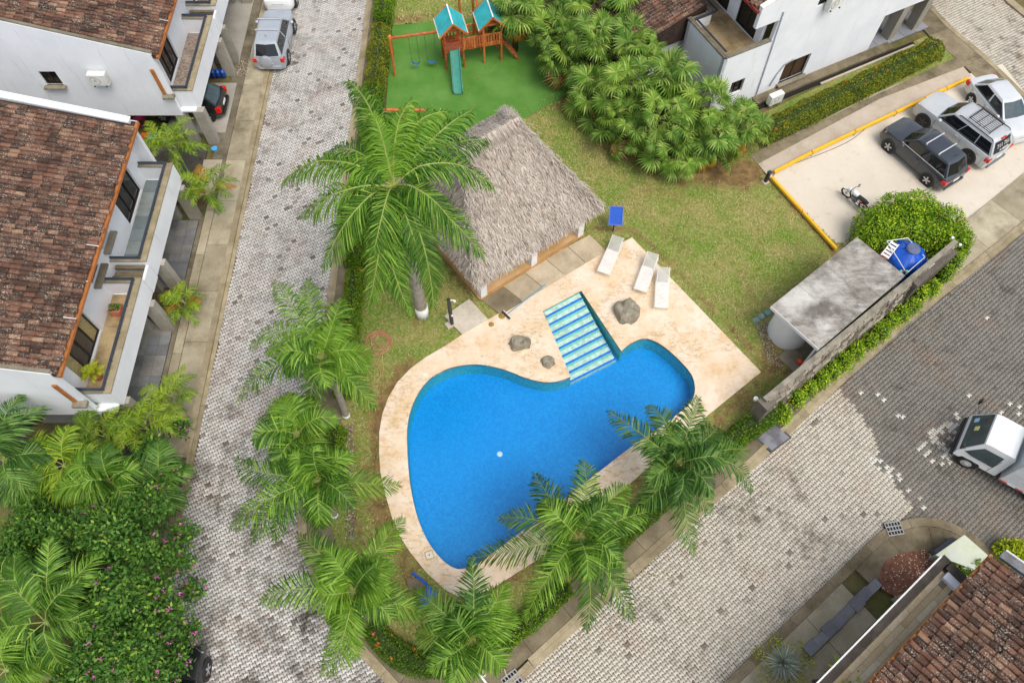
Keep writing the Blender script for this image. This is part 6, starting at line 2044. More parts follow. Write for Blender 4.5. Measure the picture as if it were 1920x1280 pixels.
big('low palm half buried in the flowering shrub', 205, 900, 3.0, [(130, 870, 3.2), (100, 920, 3.0), (150, 960, 2.6), (260, 880, 3.0), (190, 840, 3.6), (160, 900, 3.8), (240, 950, 2.8)], LEAF['palm'])

big('palm with narrow fronds between the dark palm and the gable', 120, 872, 2.8, [(60, 820, 3.0), (75, 905, 2.4), (140, 935, 2.4), (185, 850, 3.0), (130, 800, 3.4), (190, 900, 2.6)], LEAF['areca'])
big('dark feather palm between the flowering tree and the rusty pavement cover', 300, 905, 2.2, [(240, 860, 2.6), (260, 960, 1.9), (330, 955, 1.6), (345, 870, 2.0), (295, 830, 2.8)], LEAF['palmdark'])
# ---------------------------------------------------------------- fan palms by the corner house
def fan_leaf(dry):
    m = MB()
    n = 24
    rad_ = 0.80
    sp = rad(150)
    for k in range(n):
        a_ = -sp + 2 * sp * (k + 0.5) / n
        L = rad_ * (0.72 + 0.28 * math.cos(a_ * 0.55)) * R.uniform(0.92, 1.05)
        d = Vector((math.cos(a_), math.sin(a_), 0))
        s = Vector((-d.y, d.x, 0))
        w1 = 0.55 * L * (2 * sp / n) * 0.46
        dr = R.uniform(0.35, 0.9) * (2.2 if dry else 1.0)
        p0 = Vector((0, 0, 0)); p1 = d * L * 0.52 + Vector((0, 0, 0.05)); p2 = d * L * 0.8 + Vector((0, 0, 0.02 - 0.10 * dr)); p3 = d * L * 0.94 + Vector((0, 0, -0.30 * dr))
        m.add([p0, p1 - s * w1, p1 + s * w1, p2 - s * w1 * 0.6, p2 + s * w1 * 0.6, p3, p1 + Vector((0, 0, 0.02))], [(0, 1, 6), (0, 6, 2), (1, 3, 4, 2), (3, 5, 4)])
    return m
FAN = []
for i in range(9):
    dryi = i >= 6
    lm = fan_leaf(dryi)
    k = len(lm.f)
    lm.tube([(-0.75, 0, -0.25), (-0.35, 0, -0.08), (0, 0, 0)], [0.022, 0.016, 0.012], 4, cap=False)
    me = lm.mesh('fan_frond')
    me.materials.append(LEAF['dry'] if i >= 7 else (LEAF['orange'] if i == 6 else LEAF['fan']))
    me.materials.append(M_STEM)
    me.polygons.foreach_set('material_index', [0] * k + [1] * (len(lm.f) - k))
    FAN.append(me)
def fan_palm(label, cx, cy, zc, n, dead, sc=1.0):
    c = P(cx, cy, zc)
    th_ = thing('fan_palm', label, 'fan palm', (c.x, c.y, 0), 'fan palms between playground and corner house')
    ob('trunk', MB().tube([(c.x, c.y, 0), (c.x + 0.05, c.y, zc * 0.6), (c.x, c.y, zc - 0.1)], [0.17, 0.14, 0.11], 8), M_BARK, th_, 'all')
    for k in range(n + dead):
        de = k >= n
        a_ = 6.283 * (k * 0.618034 + 0.06 * R.random())
        q = 1 - (k + 0.5) / n if not de else -0.2
        el = -0.75 + 2.0 * q + R.gauss(0, 0.16) if not de else R.uniform(-1.2, -0.7)
        rr_ = R.uniform(0.5, 1.45) * sc if not de else 0.95 * sc
        hub = Vector((math.cos(a_) * math.cos(el) * rr_, math.sin(a_) * math.cos(el) * rr_, math.sin(el) * rr_ - 0.25 * rr_ * rr_ * math.cos(el)))
        f_ = bpy.data.objects.new('fan_frond', FAN[R.choice((6, 7, 8, 8)) if de else R.randrange(6)])
        COL.objects.link(f_)
        f_.parent = th_
        f_.location = (hub.x, hub.y, max(0.35, zc + hub.z))
        f_.rotation_euler = Euler((R.gauss(0, 0.5), -el * 0.7 + 0.25 + R.gauss(0, 0.25), a_ + R.gauss(0, 0.25)), 'XYZ')
        s_ = sc * R.uniform(0.62, 1.25)
        f_.scale = (s_, s_, s_)
    return th_
FP = [(966, 15, 2.6, 'with pale dry fronds nearest the playground roofs', 12), (1040, 60, 2.0, 'second from the playground, above the climbing frame', 6), (1085, -5, 3.2, 'at the top edge, in the middle of the row', 2), (1165, 20, 3.2, 'beside the brown lower roof, at the top', 2),
      (1052, 100, 1.8, 'over the turf corner, with orange fronds below', 12), (1118, 75, 3.0, 'in the thick of the upper clump', 1), (1190, 90, 3.2, 'in front of the terrace parapet notch', 2), (1115, 165, 1.7, 'hanging lowest over the bare soil', 7),
      (1180, 165, 2.9, 'in the middle of the whole fan palm row', 1), (1255, 150, 3.0, 'just below the terrace parapet corner', 1), (1172, 232, 1.7, 'bulging towards the shelter lawn', 6), (1245, 225, 2.6, 'behind the lowest clump', 1),
      (1318, 200, 2.7, 'nearest the corner house wall', 1), (1262, 282, 1.6, 'lowest in the picture, above worn grass', 4), (1335, 270, 1.8, 'second lowest, right of the lowest one', 5), (1388, 235, 1.9, 'farthest right, by the air conditioner', 3)]
for k, (x, y, z_, lab, dd) in enumerate(FP):
    fan_palm('fan palm ' + lab, x, y, z_ + R.uniform(-.3, .3), 31, dd, 1.0 if k < 13 else 0.9)

# ---------------------------------------------------------------- hedges and shrubs
def wl_(pts, z=0):
    return [(p.x, p.y) for p in PP(pts, z)]
gh_ = 'clipped hedges along the streets'
hedge('hedge', 'clipped hedge by the left road, first block at the top edge', 'hedge', [(-7.45, 44), (-7.45, 36.2)], 1.1, 1.0, LEAF['hedge'], group=gh_)
hedge('hedge', 'clipped hedge block with reddish tips beside the swing frame', 'hedge', [(-7.42, 35.2), (-7.42, 31.0)], 1.1, 1.0, LEAF['hedge2'], group=gh_)
hedge('hedge', 'longest clipped hedge by the left road, running under the royal palm', 'hedge', [(-7.4, 30.6), (-7.4, 19.5)], 1.05, 1.0, LEAF['hedge'], group=gh_)
hedge('hedge', 'clipped hedge with few orange flowers beside the coiled hose', 'hedge', [(-7.3, 19.0), (-7.3, 12.9)], 0.85, 0.8, LEAF['hedge'], group=gh_, flower='o', nfl=7)
hedge('hedge', 'short clipped hedge block between the left palms', 'hedge', [(-7.4, 11.2), (-7.35, 8.6)], 0.8, 0.7, LEAF['hedge'], group=gh_)
hedge('hedge', 'curved clipped hedge with orange flowers at the rounded pavement corner', 'hedge', wl_([(706, 1180), (722, 1206), (765, 1236), (815, 1250), (858, 1240)]), 0.85, 0.7, LEAF['hedge'], group=gh_, flower='o', nfl=9)
hedge('hedge', 'clipped hedge along the lower road under the yellowing palm', 'hedge', wl_([(945, 1205), (1010, 1150), (1060, 1105)]), 0.75, 0.7, LEAF['hedge'], group=gh_)
hedge('hedge', 'clipped hedge along the lower road between two palms', 'hedge', wl_([(1140, 1030), (1200, 975), (1250, 932)]), 0.8, 0.7, LEAF['hedge'], group=gh_)
hedge('hedge', 'clipped hedge next to the slate manhole cover', 'hedge', wl_([(1340, 852), (1390, 815), (1452, 772)]), 0.95, 0.8, LEAF['hedge'], group=gh_)
hedge('hedge', 'long yellowish hedge between the corner house lawn and the car park', 'hedge', wl_([(1425, 262), (1560, 198), (1660, 148), (1745, 104)]), 1.25, 0.9, LEAF['hedge2'], group=gh_, flower='o', nfl=8)
def bush_row(label, pts, r_, h_):
    bl_ = []
    for x, y in pts:
        q = P(x, y, h_ * 0.5)
        bl_.append(((q.x + 0.08, q.y - 0.1, h_ * 0.5), (0.86 * r_ * R.uniform(0.85, 1.15), r_ * R.uniform(0.85, 1.15), h_ * R.uniform(0.5, 0.65))))
    shrub('shrub', label, 'shrub', bl_, LEAF['bright'], 650 * len(pts), 0.1, 'loose shrubs along the stone wall', inner=0.4)
bush_row('loose bright shrub nearest the slate cover, against the wall end', [(1462, 772), (1490, 742), (1512, 725), (1535, 708)], 0.42, 0.8)
bush_row('longest loose shrub strip along the wall, below the pump house door', [(1555, 690), (1578, 674), (1600, 655), (1625, 637), (1648, 618)], 0.44, 0.85)
bush_row('loose shrub pair against the middle of the stone wall', [(1665, 598), (1685, 585), (1705, 570)], 0.42, 0.85)
bush_row('round loose shrub in front of the smooth wall panel', [(1722, 548), (1742, 538)], 0.45, 0.9)
bush_row('shrub spilling round the far end of the stone wall', [(1765, 512), (1782, 490), (1795, 468), (1800, 450)], 0.42, 1.3)
c = P(1697, 425, 1.0)
dome = []
for dx, dy, rx, ry, rz in ((-1.2, -0.3, 1.3, 1.3, 1.25), (0.3, 0.7, 1.6, 1.2, 1.35), (1.5, 0.0, 1.3, 1.2, 1.2), (0.0, -0.1, 1.4, 1.2, 1.3), (-1.6, -1.0, 0.8, 0.9, 1.0), (2.0, -0.7, 0.8, 0.9, 1.0)):
    dome.append(((c.x + dx, c.y + dy, 0.75), (rx, ry, rz)))
shrub('shrub', 'big domed green shrub with orange flowers behind the blue tank', 'shrub', dome, LEAF['bright'], 26000, 0.12, flower='o', nfl=34, lumpy=0.3, fl_near=lambda q: q.x > c.x - 0.6 and q.z > 1.2, fsize=0.1, inner=0.2, core=0.74)
# flowering shrub tree in the bottom left garden
bl_ = []
for x, y, z_, r_ in ((205, 1000, 4.6, 0.85), (275, 950, 3.6, 0.75), (130, 1000, 3.8, 0.8), (312, 1045, 3.0, 0.7), (232, 1105, 4.9, 0.9), (310, 1150, 3.2, 0.75), (255, 1215, 4.2, 0.85), (170, 1232, 3.2, 0.8), (325, 1235, 2.5, 0.6), (55, 985, 3.0, 0.8), (318, 885, 2.2, 0.6), (285, 838, 1.9, 0.6), (345, 1000, 2.3, 0.5),
                      (100, 1090, 3.0, 0.9), (20, 1045, 2.8, 0.9), (335, 800, 1.2, 0.45), (270, 1030, 4.2, 0.6), (360, 1105, 2.0, 0.45), (185, 1165, 3.6, 0.75), (352, 1185, 2.1, 0.45), (235, 895, 2.6, 0.7), (290, 1275, 3.0, 0.7), (140, 1275, 2.6, 0.8), (190, 930, 2.8, 0.7), (70, 940, 2.0, 0.7), (290, 1100, 3.7, 0.6), (215, 1255, 3.2, 0.7), (340, 1055, 2.6, 0.45)):
    q = P(x, y, z_)
    bl_.append(((q.x, q.y, z_), (r_, r_, r_ * 0.85)))
for x, y, r_ in ((230, 1000, 1.5), (200, 1130, 1.6), (270, 1210, 1.3), (90, 1020, 1.5), (290, 930, 1.0)):
    q = P(x, y, 1.2)
    bl_.append(((q.x, q.y, 1.2), (r_, r_, 0.9)))
q = P(230, 1080, 0)
shrub('flowering_tree', 'large loose shrub tree with small pink flowers overhanging the left road', 'tree', bl_, LEAF['tree'], 34000, 0.17, flower='p', nfl=280, stem=[(q.x, q.y, 0), (q.x + .1, q.y, 1.2), (q.x, q.y + .1, 2.4)], fl_near=lambda q: PX(q.x, q.y, q.z)[0] > 130 and R.random() < 0.3 + 0.7 * (PX(q.x, q.y, q.z)[0] > 290), fsize=0.095, core=0.5, inner=0.6, lumpy=0.45)
# pale grey leaved bush, white flowering shrub, lime shrub, rosettes
q = P(1790, 1068, 0.5)
shrub('shrub', 'dark green shrub with white flowers between white block and balcony', 'shrub', [((q.x - .3, q.y - 0.05, 0.5), (0.5, 0.42, 0.5)), ((q.x + .25, q.y - 0.2, 0.5), (0.5, 0.45, 0.5))], LEAF['hedge'], 1500, 0.11, flower='w', nfl=45, fsize=0.07)
q = P(1897, 1035, 0.4)
shrub('shrub', 'low lime yellow shrub at the right edge by the rounded kerb', 'shrub', [((q.x, q.y, 0.35), (0.65, 0.5, 0.45)), ((q.x + .5, q.y - .1, 0.35), (0.5, 0.5, 0.45))], LEAF['lime'], 1300, 0.13)
q = P(1835, 1058, 0.8)
shrub('shrub', 'small wispy green shrub beside the white block and the roof corner', 'shrub', [((q.x, q.y, 0.5), (0.3, 0.3, 0.55))], LEAF['fan'], 260, 0.14, core=0.3)
def rosette(name, label, cx, cy, n, L, wd_, mat, z0=0.1, up=0.9, fold=0.25, zp=0.4):
    q = P(cx, cy, zp)

    th_ = thing(name, label, 'plant', (q.x, q.y, 0))
    for k in range(n):
        a_ = 6.283 * (k * 0.618034)
        el = 0.15 + (up - 0.15) * (k / n) + R.gauss(0, 0.06)
        l_ = L * R.uniform(0.85, 1.05) * (1 - 0.25 * k / n)
        d = Vector((math.cos(a_) * math.cos(el), math.sin(a_) * math.cos(el), math.sin(el)))
        s = Vector((-math.sin(a_), math.cos(a_), 0))
        o_ = Vector((q.x, q.y, z0))
        m = MB()
        p1, p2, p3 = o_ + d * l_ * 0.35, o_ + d * l_ * 0.7 - Vector((0, 0, 0.04)), o_ + d * l_ - Vector((0, 0, 0.16 * L))
        up_ = d.cross(s)
        f_ = up_ * (-fold * wd_)
        m.add([o_ - s * wd_ * .4, o_ + s * wd_ * .4, p1 - s * wd_ * .5, p1 + f_, p1 + s * wd_ * .5, p2 - s * wd_ * .4, p2 + f_, p2 + s * wd_ * .4, p3], [(0, 3, 2), (0, 1, 3), (1, 4, 3), (2, 3, 6, 5), (3, 4, 7, 6), (5, 6, 8), (6, 7, 8)])
        ob('leaf', m, mat, th_)
    if z0 > 1:
        ob('stem', MB().tube([(q.x, q.y, 0), (q.x, q.y, z0)], 0.05, 6), M_BARK, th_)
    return th_
M_AGAVE = leafy('variegated_leaf', [(0, hx('7f9a86')), (0.3, hx('b9c9b4')), (0.6, hx('dfe6d6')), (0.8, hx('6c8a78')), (1, hx('eef0e4'))], 0.5, 0.1)
rosette('variegated_yucca', 'round rosette of narrow silvery white striped leaves by the lower road', 1470, 1242, 95, 0.85, 0.05, M_AGAVE, 0.25, 1.3)
rosette('broad_leaf_plant', 'tall leafy plant with broad bright green leaves in front of the balcony', 1588, 1266, 30, 0.85, 0.17, LEAF['bright'], 3.15, 1.1, zp=3.2)
q = P(1470, 1245, 0.1)
shrub('ground_cover', 'ring of small yellow green leaves round the silvery rosette', 'plant', [((q.x + 0.85 * math.cos(k * 0.9), q.y + 0.75 * math.sin(k * 0.9), 0.08), (0.3, 0.3, 0.2)) for k in range(7)], LEAF['lime'], 700, 0.09, core=0)
q = P(1808, 1110, 3.0)
for (x, y, lab) in ((1783, 1118, 'red flowers of a potted plant at the upper end of the balcony'), (1645, 1268, 'red flowers of a potted plant at the lower end of the balcony')):
    q = P(x, y, 3.0)
    shrub('potted_plant', lab, 'plant', [((q.x, q.y, 3.0), (0.22, 0.22, 0.3))], LEAF['tree'], 160, 0.11, flower='r', nfl=9, fsize=0.07, core=0.5)
    
q = P(1695, 1062, 0)
mp = [(1648, 1078), (1660, 1052), (1690, 1035), (1735, 1030), (1752, 1045), (1738, 1075), (1712, 1100), (1680, 1118), (1655, 1105)]
mw = [(p.x, p.y) for p in PP(mp, 0.1)]
t = NT('red_mulch')
a = t.mix(t.noise(6, 6, 0.7, lo=0.35, hi=0.65), hx('6b4433'), hx('9a6a52'))
t.bump(t.noise(25, 5, 0.7), 0.7, 0.04)
mu = struct('mulch_bed', MB().prism(mw[::-1], -0.03, 0.09), t.fin(a, 0.95))
fk = MB()
for _ in range(330):
    x, y = R.uniform(1645, 1755), R.uniform(1030, 1118)
    if inside(x, y, mp) and R.random() < 0.25 + 0.75 * ((x - 1645) / 110):
        p = P(x, y, 0.1)
        a_ = R.random() * 6.28
        fk.box((p.x, p.y, 0.1), (0.032, 0.026, 0.02), a_)
o = ob('pale_pebbles', fk, plain('pale_pebble', hx('e3d3c0'), 0.8), None, kind='stuff', label='pale pebbles on the red mulch', category='pebbles')
# pots on the sandstone balcony
q = P(222, 585, 2.7)
pt = thing('planter', 'square terracotta planter of small green plants on the sandstone balcony', 'planter', (q.x, q.y, 2.66))
M_TCOT = plain('terracotta', hx('b9735a'), 0.8, var=0.15)
ob('box', MB().box((q.x, q.y, 2.86), (0.5, 0.42, 0.38)), M_TCOT, pt)
m = MB()
for _ in range(160):
    scatter(m, Vector((q.x + R.uniform(-.22, .22), q.y + R.uniform(-.18, .18), 3.05)), Vector((0, 0, 1)), 0.1)
ob('foliage', m, LEAF['tree'], pt, kind='stuff')
for (x, y, l, w2) in ((236, 598, 0.55, 0.14),):
    q = P(x, y, 2.68)
    solo('saucer', MB().box((q.x, q.y, 2.7), (l, w2, 0.08)), M_TCOT, 'flat terracotta tray beside the planter on the balcony', 'tray')
q = P(182, 704, 2.9)
pp_ = thing('potted_palm', 'small yellow green potted palm at the corner of the sandstone balcony', 'potted plant', (q.x, q.y, 2.66))
ob('pot', MB().lathe((q.x, q.y, 2.67), [(0.14, 0), (0.2, 0.3), (0.22, 0.32)], 12), M_TCOT, pp_)
for k in range(14):
    a_ = 6.283 * k * 0.618
    tip = Vector((q.x + 0.5 * math.cos(a_), q.y + 0.5 * math.sin(a_), 3.2 + R.uniform(-.1, .3)))
    frond(pp_, arc_to((q.x, q.y, 2.95), tip, 0.3), LEAF['lime'], n=18, lmax=0.2, wl=0.025, droop=0.5, start=0.2, r_=0.008)

# fallen leaves and litter lying about
t = NT('fallen_leaf')
M_FALLEN = t.fin(t.ramp(t.rnd(), [(0, hx('5f4a2c')), (0.4, hx('8c6b36')), (0.7, hx('b59a55')), (1, hx('6f7a35'))]), 0.9)
def litter(lab, area, n, z, size, near=None):
    w_ = [(p.x, p.y) for p in PP(area, z)]
    xs = [p[0] for p in w_]; ys = [p[1] for p in w_]
    m, k = MB(), 0
    while k < n:
        x, y = R.uniform(min(xs), max(xs)), R.uniform(min(ys), max(ys))
        if not inside(x, y, w_) or inside(x, y, pool_hole) or noise.noise((x * 0.5, y * 0.5, 9)) < R.uniform(-0.5, 0.3):
            continue
        a_ = R.random() * 6.283
        leaf_quad(m, Vector((x, y, z + 0.01)), Vector((math.cos(a_), math.sin(a_), R.uniform(-.05, .2))).normalized(), Vector((0, 0, 1)), size * R.uniform(.6, 1.5), size * 0.45)
        k += 1
    ob('fallen_leaves', m, M_FALLEN, None, kind='stuff', label=lab, category='fallen leaves')
litter('dry leaves scattered on the lawn beside the fan palms', [(1060, 190), (1400, 330), (1440, 380), (1550, 470), (1420, 640), (1130, 430), (1000, 240)], 420, 0.06, 0.11)
litter('dry leaves along the planted edge of the pool', [(660, 700), (730, 700), (705, 860), (770, 1070), (870, 1125), (1180, 915), (1200, 940), (880, 1180), (700, 1150), (650, 900)], 520, 0.06, 0.10)
litter('few leaves and twigs on the pool deck', [(715, 760), (890, 570), (1180, 455), (1420, 700), (1180, 900), (870, 1115), (720, 900)], 70, 0.105, 0.07)
litter('leaves and grit washed along the left road', [(400, 760), (470, 420), (520, 150), (680, 20), (640, 400), (560, 1000), (650, 1220), (420, 1250), (345, 1000)], 330, 0.008, 0.08)
litter('leaves on the playground turf', [(735, 48), (985, 28), (1070, 175), (960, 235), (730, 290)], 150, 0.072, 0.08)
litter('leaves along the kerb of the lower road', [(1000, 1250), (1420, 880), (1450, 900), (1060, 1260)], 110, 0.008, 0.08)
# ================================================================ vehicles
def paint(name, c, metal=0.0, rough=0.32):
    return plain(name, c, rough, metal, var=0.03, scale=1.5, spec=0.5, coat=0.6)
M_TYRE = plain('tyre_rubber', hx('262524'), 0.85, var=0.15, scale=10)
M_RIM = plain('alloy_rim', hx('c3c5c8'), 0.35, 0.5, 0.1)
M_RIMD = plain('black_rim', hx('3a3a3c'), 0.4, 0.3, 0.1)
M_CGLASS = plain('car_glass', hx('1d2226', 0.7), 0.06, var=0.15, scale=1.0, spec=0.7)
M_CGLASSL = plain('light_car_glass', hx('46585c', 0.8), 0.08, var=0.2, scale=2.0, spec=0.7)
M_REDL = plain('tail_lamp_red', hx('d8241c', 0.9), 0.25, var=0.1)
M_LAMP = plain('lamp_glass', hx('cfd3d4'), 0.15, var=0.1, spec=0.6)
M_TRIM = plain('black_trim', hx('242527'), 0.5)
M_CHROME = plain('bright_bar', hx('d9dadb'), 0.25, 0.4, 0.05)
def car(name, label, cat, loc, ang, S, mat, rim=None, glass=None, trim=None):
    """S: L W H, hood/belt heights, stations of the cabin; the nose points along +x"""
    th_ = thing(name, label, cat, (0, 0, 0))
    L, W, H = S['L'], S['W'], S['H']
    zs, zb = S.get('zs', 0.22), S['belt']
    hl, hw = L / 2, W / 2
    xa, xb, xc, xd = S['cab']                   # windscreen foot, roof front, roof rear, rear window foot
    wx0, wx1, wr = S['axles'][0], S['axles'][1], S['wr']
    # (x, half width factor, top height, sill height)
    st = [(-hl, 0.80, S['rear'] * 0.82, zs + 0.16), (-hl + 0.05, 0.90, S['rear'] * 0.95, zs + 0.06), (-hl + 0.22, 0.97, S['rear'], zs), (xd, 0.99, zb, zs), ((xd + xc) / 2, 1.0, zb, zs), (0, 1.0, zb, zs), (xb, 1.0, zb, zs), (xa - 0.05, 0.99, zb, zs),
          (xa + (hl - xa) * 0.35, 0.98, S['hood'] + (zb - S['hood']) * 0.55, zs), (xa + (hl - xa) * 0.72, 0.95, S['hood'], zs), (hl - 0.10, 0.86, S['hood'] * 0.9, zs + 0.03), (hl - 0.03, 0.74, S['hood'] * 0.76, zs + 0.08), (hl, 0.62, S['hood'] * 0.62, zs + 0.16)]
    st = sorted(st)
    m = MB()
    K = None
    for x, wf, zt, z0 in st:
        w_ = hw * wf
        mid = z0 + (zt - z0) * 0.52
        half = [(0.0, z0 - 0.01), (w_ * 0.86, z0), (w_ * 0.985, z0 + (zt - z0) * 0.18), (w_, mid), (w_ * 0.985, z0 + (zt - z0) * 0.80), (w_ * 0.93, zt - 0.025), (w_ * 0.80, zt + 0.012), (w_ * 0.4, zt + 0.035), (0.0, zt + 0.045)]
        sec = [(y, z) for y, z in half] + [(-y, z) for y, z in half[-2:0:-1]]
        K = len(sec)
        m.v += [(x, y, z) for y, z in sec]
    for i in range(len(st) - 1):
        for k in range(K):
            a, b = i * K + k, i * K + (k + 1) % K
            m.f.append((a, b, b + K, a + K))
    m.f.append(tuple(range(K))[::-1])
    m.f.append(tuple(range((len(st) - 1) * K, len(st) * K)))
    body = ob('body', m, mat, th_, True)
    # cabin
    zr, bw, rw = H, hw * 0.955, hw * S.get('roofw', 0.74)
    m = MB()
    def ring(x0, x1, w0, w1, z, bulge):
        return [(x0, -w0, z), (x0 + bulge, 0, z), (x0, w0, z), ((x0 + x1) / 2, (w0 + w1) / 2 * 1.01, z), (x1, w1, z), (x1 - bulge, 0, z), (x1, -w1, z), ((x0 + x1) / 2, -(w0 + w1) / 2 * 1.01, z)]
    r0 = ring(xa, xd, bw * 0.93, bw * 0.90, zb - 0.01, 0.10)
    r1 = ring(xb + 0.02, xc - 0.02, rw, rw * 0.96, zr - 0.07, 0.07)
    r2 = ring(xb - 0.12, xc + 0.12, rw * 0.9, rw * 0.88, zr - 0.012, 0.06)
    r3 = ring(xb - 0.4, xc + 0.35, rw * 0.6, rw * 0.6, zr, 0.04)
    m.v = r0 + r1 + r2 + r3
    for i in range(3):
        for k in range(8):
            a, b = i * 8 + k, i * 8 + (k + 1) % 8
            m.f.append((a, b, b + 8, a + 8)[::-1])
    m.f.append(tuple(range(24, 32))[::-1])
    ob('roof', m, mat, th_, True)
    g = glass or M_CGLASS
    R0, R1 = [Vector(v) for v in r0], [Vector(v) for v in r1]
    def pane(nm, quad, off, mt, t0=0.08, t1=0.93):
        a, b, c, d = [Vector(q) for q in quad]            # low left, low right, top right, top left
        lo0, lo1, hi1, hi0 = a.lerp(d, t0), b.lerp(c, t0), b.lerp(c, t1), a.lerp(d, t1)
        o_ = Vector(off)
        q = [v + o_ for v in (lo0, lo1, hi1, hi0)]
        q2 = [v - o_ * 0.8 for v in (lo0, lo1, hi1, hi0)]
        return ob(nm, MB().add(q + q2, [(0, 1, 2, 3), (7, 6, 5, 4), (0, 4, 5, 1), (1, 5, 6, 2), (2, 6, 7, 3), (3, 7, 4, 0)]), mt, th_)
    def wide(nm, i0, i1, i2, off, mt, ins):
        a, c_, b = R0[i0], R0[i1], R0[i2]
        A, C_, B = R1[i0], R1[i1], R1[i2]
        o_ = Vector(off)
        def q(u, t_):
            lo = a.lerp(c_, u * 2) if u <= 0.5 else c_.lerp(b, u * 2 - 1)
            hi = A.lerp(C_, u * 2) if u <= 0.5 else C_.lerp(B, u * 2 - 1)
            return lo.lerp(hi, t_) + o_
        us = (ins, 0.5, 1 - ins)
        vs = [q(u, 0.07) for u in us] + [q(u, 0.95) for u in us]
        vs += [v - o_ * 1.8 for v in vs]
        return ob(nm, MB().add(vs, [(0, 1, 4, 3), (1, 2, 5, 4), (0, 3, 9, 6), (2, 8, 11, 5), (3, 4, 10, 9), (4, 5, 11, 10), (0, 6, 7, 1), (1, 7, 8, 2)]), mt, th_)
    wide('windscreen', 0, 1, 2, (0.008, 0, 0.006), S.get('wsmat', g), 0.06)
    wide('rear_window', 4, 5, 6, (-0.008, 0, 0.006), S.get('rwmat', g), 0.08)
    cuts = S.get('cuts', [0.04, 0.47, 0.52, 0.95])
    for s in (1, -1):
        i0, i1 = (2, 4) if s == 1 else (0, 6)
        for u0, u1 in zip(cuts[::2], cuts[1::2]):
            a, b = R0[i0].lerp(R0[i1], u0), R0[i0].lerp(R0[i1], u1)
            d, c_ = R1[i0].lerp(R1[i1], u0), R1[i0].lerp(R1[i1], u1)
            pane('side_window', (a, b, c_, d), (0, s * 0.022, 0.006), g, 0.10, 0.90)
        ob('window_trim', MB().beam(R0[i0] + Vector((-.1, s * .02, .03)), R0[i1] + Vector((.12, s * .02, .03)), 0.02, 0.025), trim or M_TRIM, th_)
        # doors: seams and handles
        for u in (0.02, 0.5, 0.93):
            q = R0[i0].lerp(R0[i1], u)
            ob('door_seam', MB().box((q.x, s * (hw + 0.001), (zs + zb) / 2), (0.012, 0.012, (zb - zs) * 0.62)), M_TRIM, th_)
        for u in (0.42, 0.84):
            q = R0[i0].lerp(R0[i1], u)
            ob('door_handle', MB().box((q.x, s * (hw + 0.012), zb - 0.14), (0.18, 0.03, 0.035)), S.get('handle', mat), th_)
        ob('mirror', MB().lathe((xa - 0.28, s * (hw + 0.1), zb + 0.06), [(0.05, -0.07), (0.1, -0.03), (0.1, 0.04), (0.05, 0.08)], 8), mat, th_, True)
        q = hl - 0.16
        ob('headlight', MB().add([(q + 0.10, s * hw * 0.62, S['hood'] * 0.78), (q - 0.14, s * hw * 0.95, S['hood'] * 0.82), (q - 0.2, s * hw * 0.95, S['hood'] * 0.98), (q + 0.0, s * hw * 0.66, S['hood'] * 0.96), (q + 0.07, s * hw * 0.5, S['hood'] * 0.8)], [(0, 1, 2, 3), (3, 2, 1, 0), (0, 3, 4), (4, 3, 0)]), M_LAMP, th_)
        rl_ = S.get('tail', (0.12, 0.22))
        ob('tail_light', MB().box((-hl + 0.12, s * hw * 0.86, S['rear'] * 0.80), (0.26, hw * 0.24, rl_[1])), M_REDL, th_)
        for x in (wx0, wx1):
            Mx = Matrix.Rotation(rad(90) * -s, 3, 'X')
            ob('wheel_arch', MB().lathe((x, s * (hw - 0.16), wr), [(wr + 0.075, 0), (wr + 0.075, 0.163), (wr + 0.02, 0.166)], 22, M=Mx), S.get('arch', M_TRIM), th_)
            wh = ob('wheel', MB().lathe((x, s * (hw - 0.19), wr), [(wr * 0.62, 0), (wr * 0.96, 0.0), (wr, 0.04), (wr, 0.17), (wr * 0.95, 0.205), (wr * 0.64, 0.208)], 22, M=Mx), M_TYRE, th_)
            rm_ = MB().lathe((x, s * (hw - 0.03), wr), [(wr * 0.66, 0.0), (wr * 0.66, 0.045), (wr * 0.55, 0.035)], 20, M=Mx)
            for k in range(5):
                a_ = 2 * math.pi * k / 5 + 0.3
                rm_.beam((x, s * (hw + 0.012), wr), (x + wr * 0.62 * math.cos(a_), s * (hw + 0.012), wr + wr * 0.62 * math.sin(a_)), 0.075, 0.022, up=(0, s, 0))
            ob('rim', rm_, rim or M_RIM, wh)
    ob('front_bumper', MB().box((hl - 0.05, 0, zs + 0.16), (0.14, W * 0.66, 0.2)), S.get('bump', M_TRIM), th_)
    ob('grille', MB().box((hl - 0.06, 0, S['hood'] * 0.66), (0.10, W * 0.36, 0.12)), M_TRIM, th_)
    ob('rear_bumper', MB().box((-hl + 0.03, 0, zs + 0.17), (0.2, W * 0.72, 0.18)), S.get('rbump', mat), th_)
    ob('number_plate', MB().box((-hl - 0.012, 0, S['rear'] * 0.66), (0.03, 0.42, 0.13)), M_WHITE, th_)
    th_.location = loc
    th_.rotation_euler = (0, 0, ang)
    return th_
SUV = dict(L=4.35, W=1.82, H=1.68, belt=1.05, hood=0.98, rear=1.02, cab=(0.95, 0.28, -1.62, -1.98), axles=(1.32, -1.30), wr=0.35, roofw=0.72)
BIG = dict(L=4.8, W=1.92, H=1.76, belt=1.10, hood=1.04, rear=1.08, cab=(1.05, 0.42, -1.95, -2.30), axles=(1.50, -1.42), wr=0.39, roofw=0.74, cuts=[0.03, 0.36, 0.375, 0.68, 0.70, 0.96])
SED = dict(L=4.25, W=1.72, H=1.46, belt=0.92, hood=0.84, rear=0.95, cab=(1.0, 0.2, -1.1, -1.72), axles=(1.25, -1.22), wr=0.30, roofw=0.68)
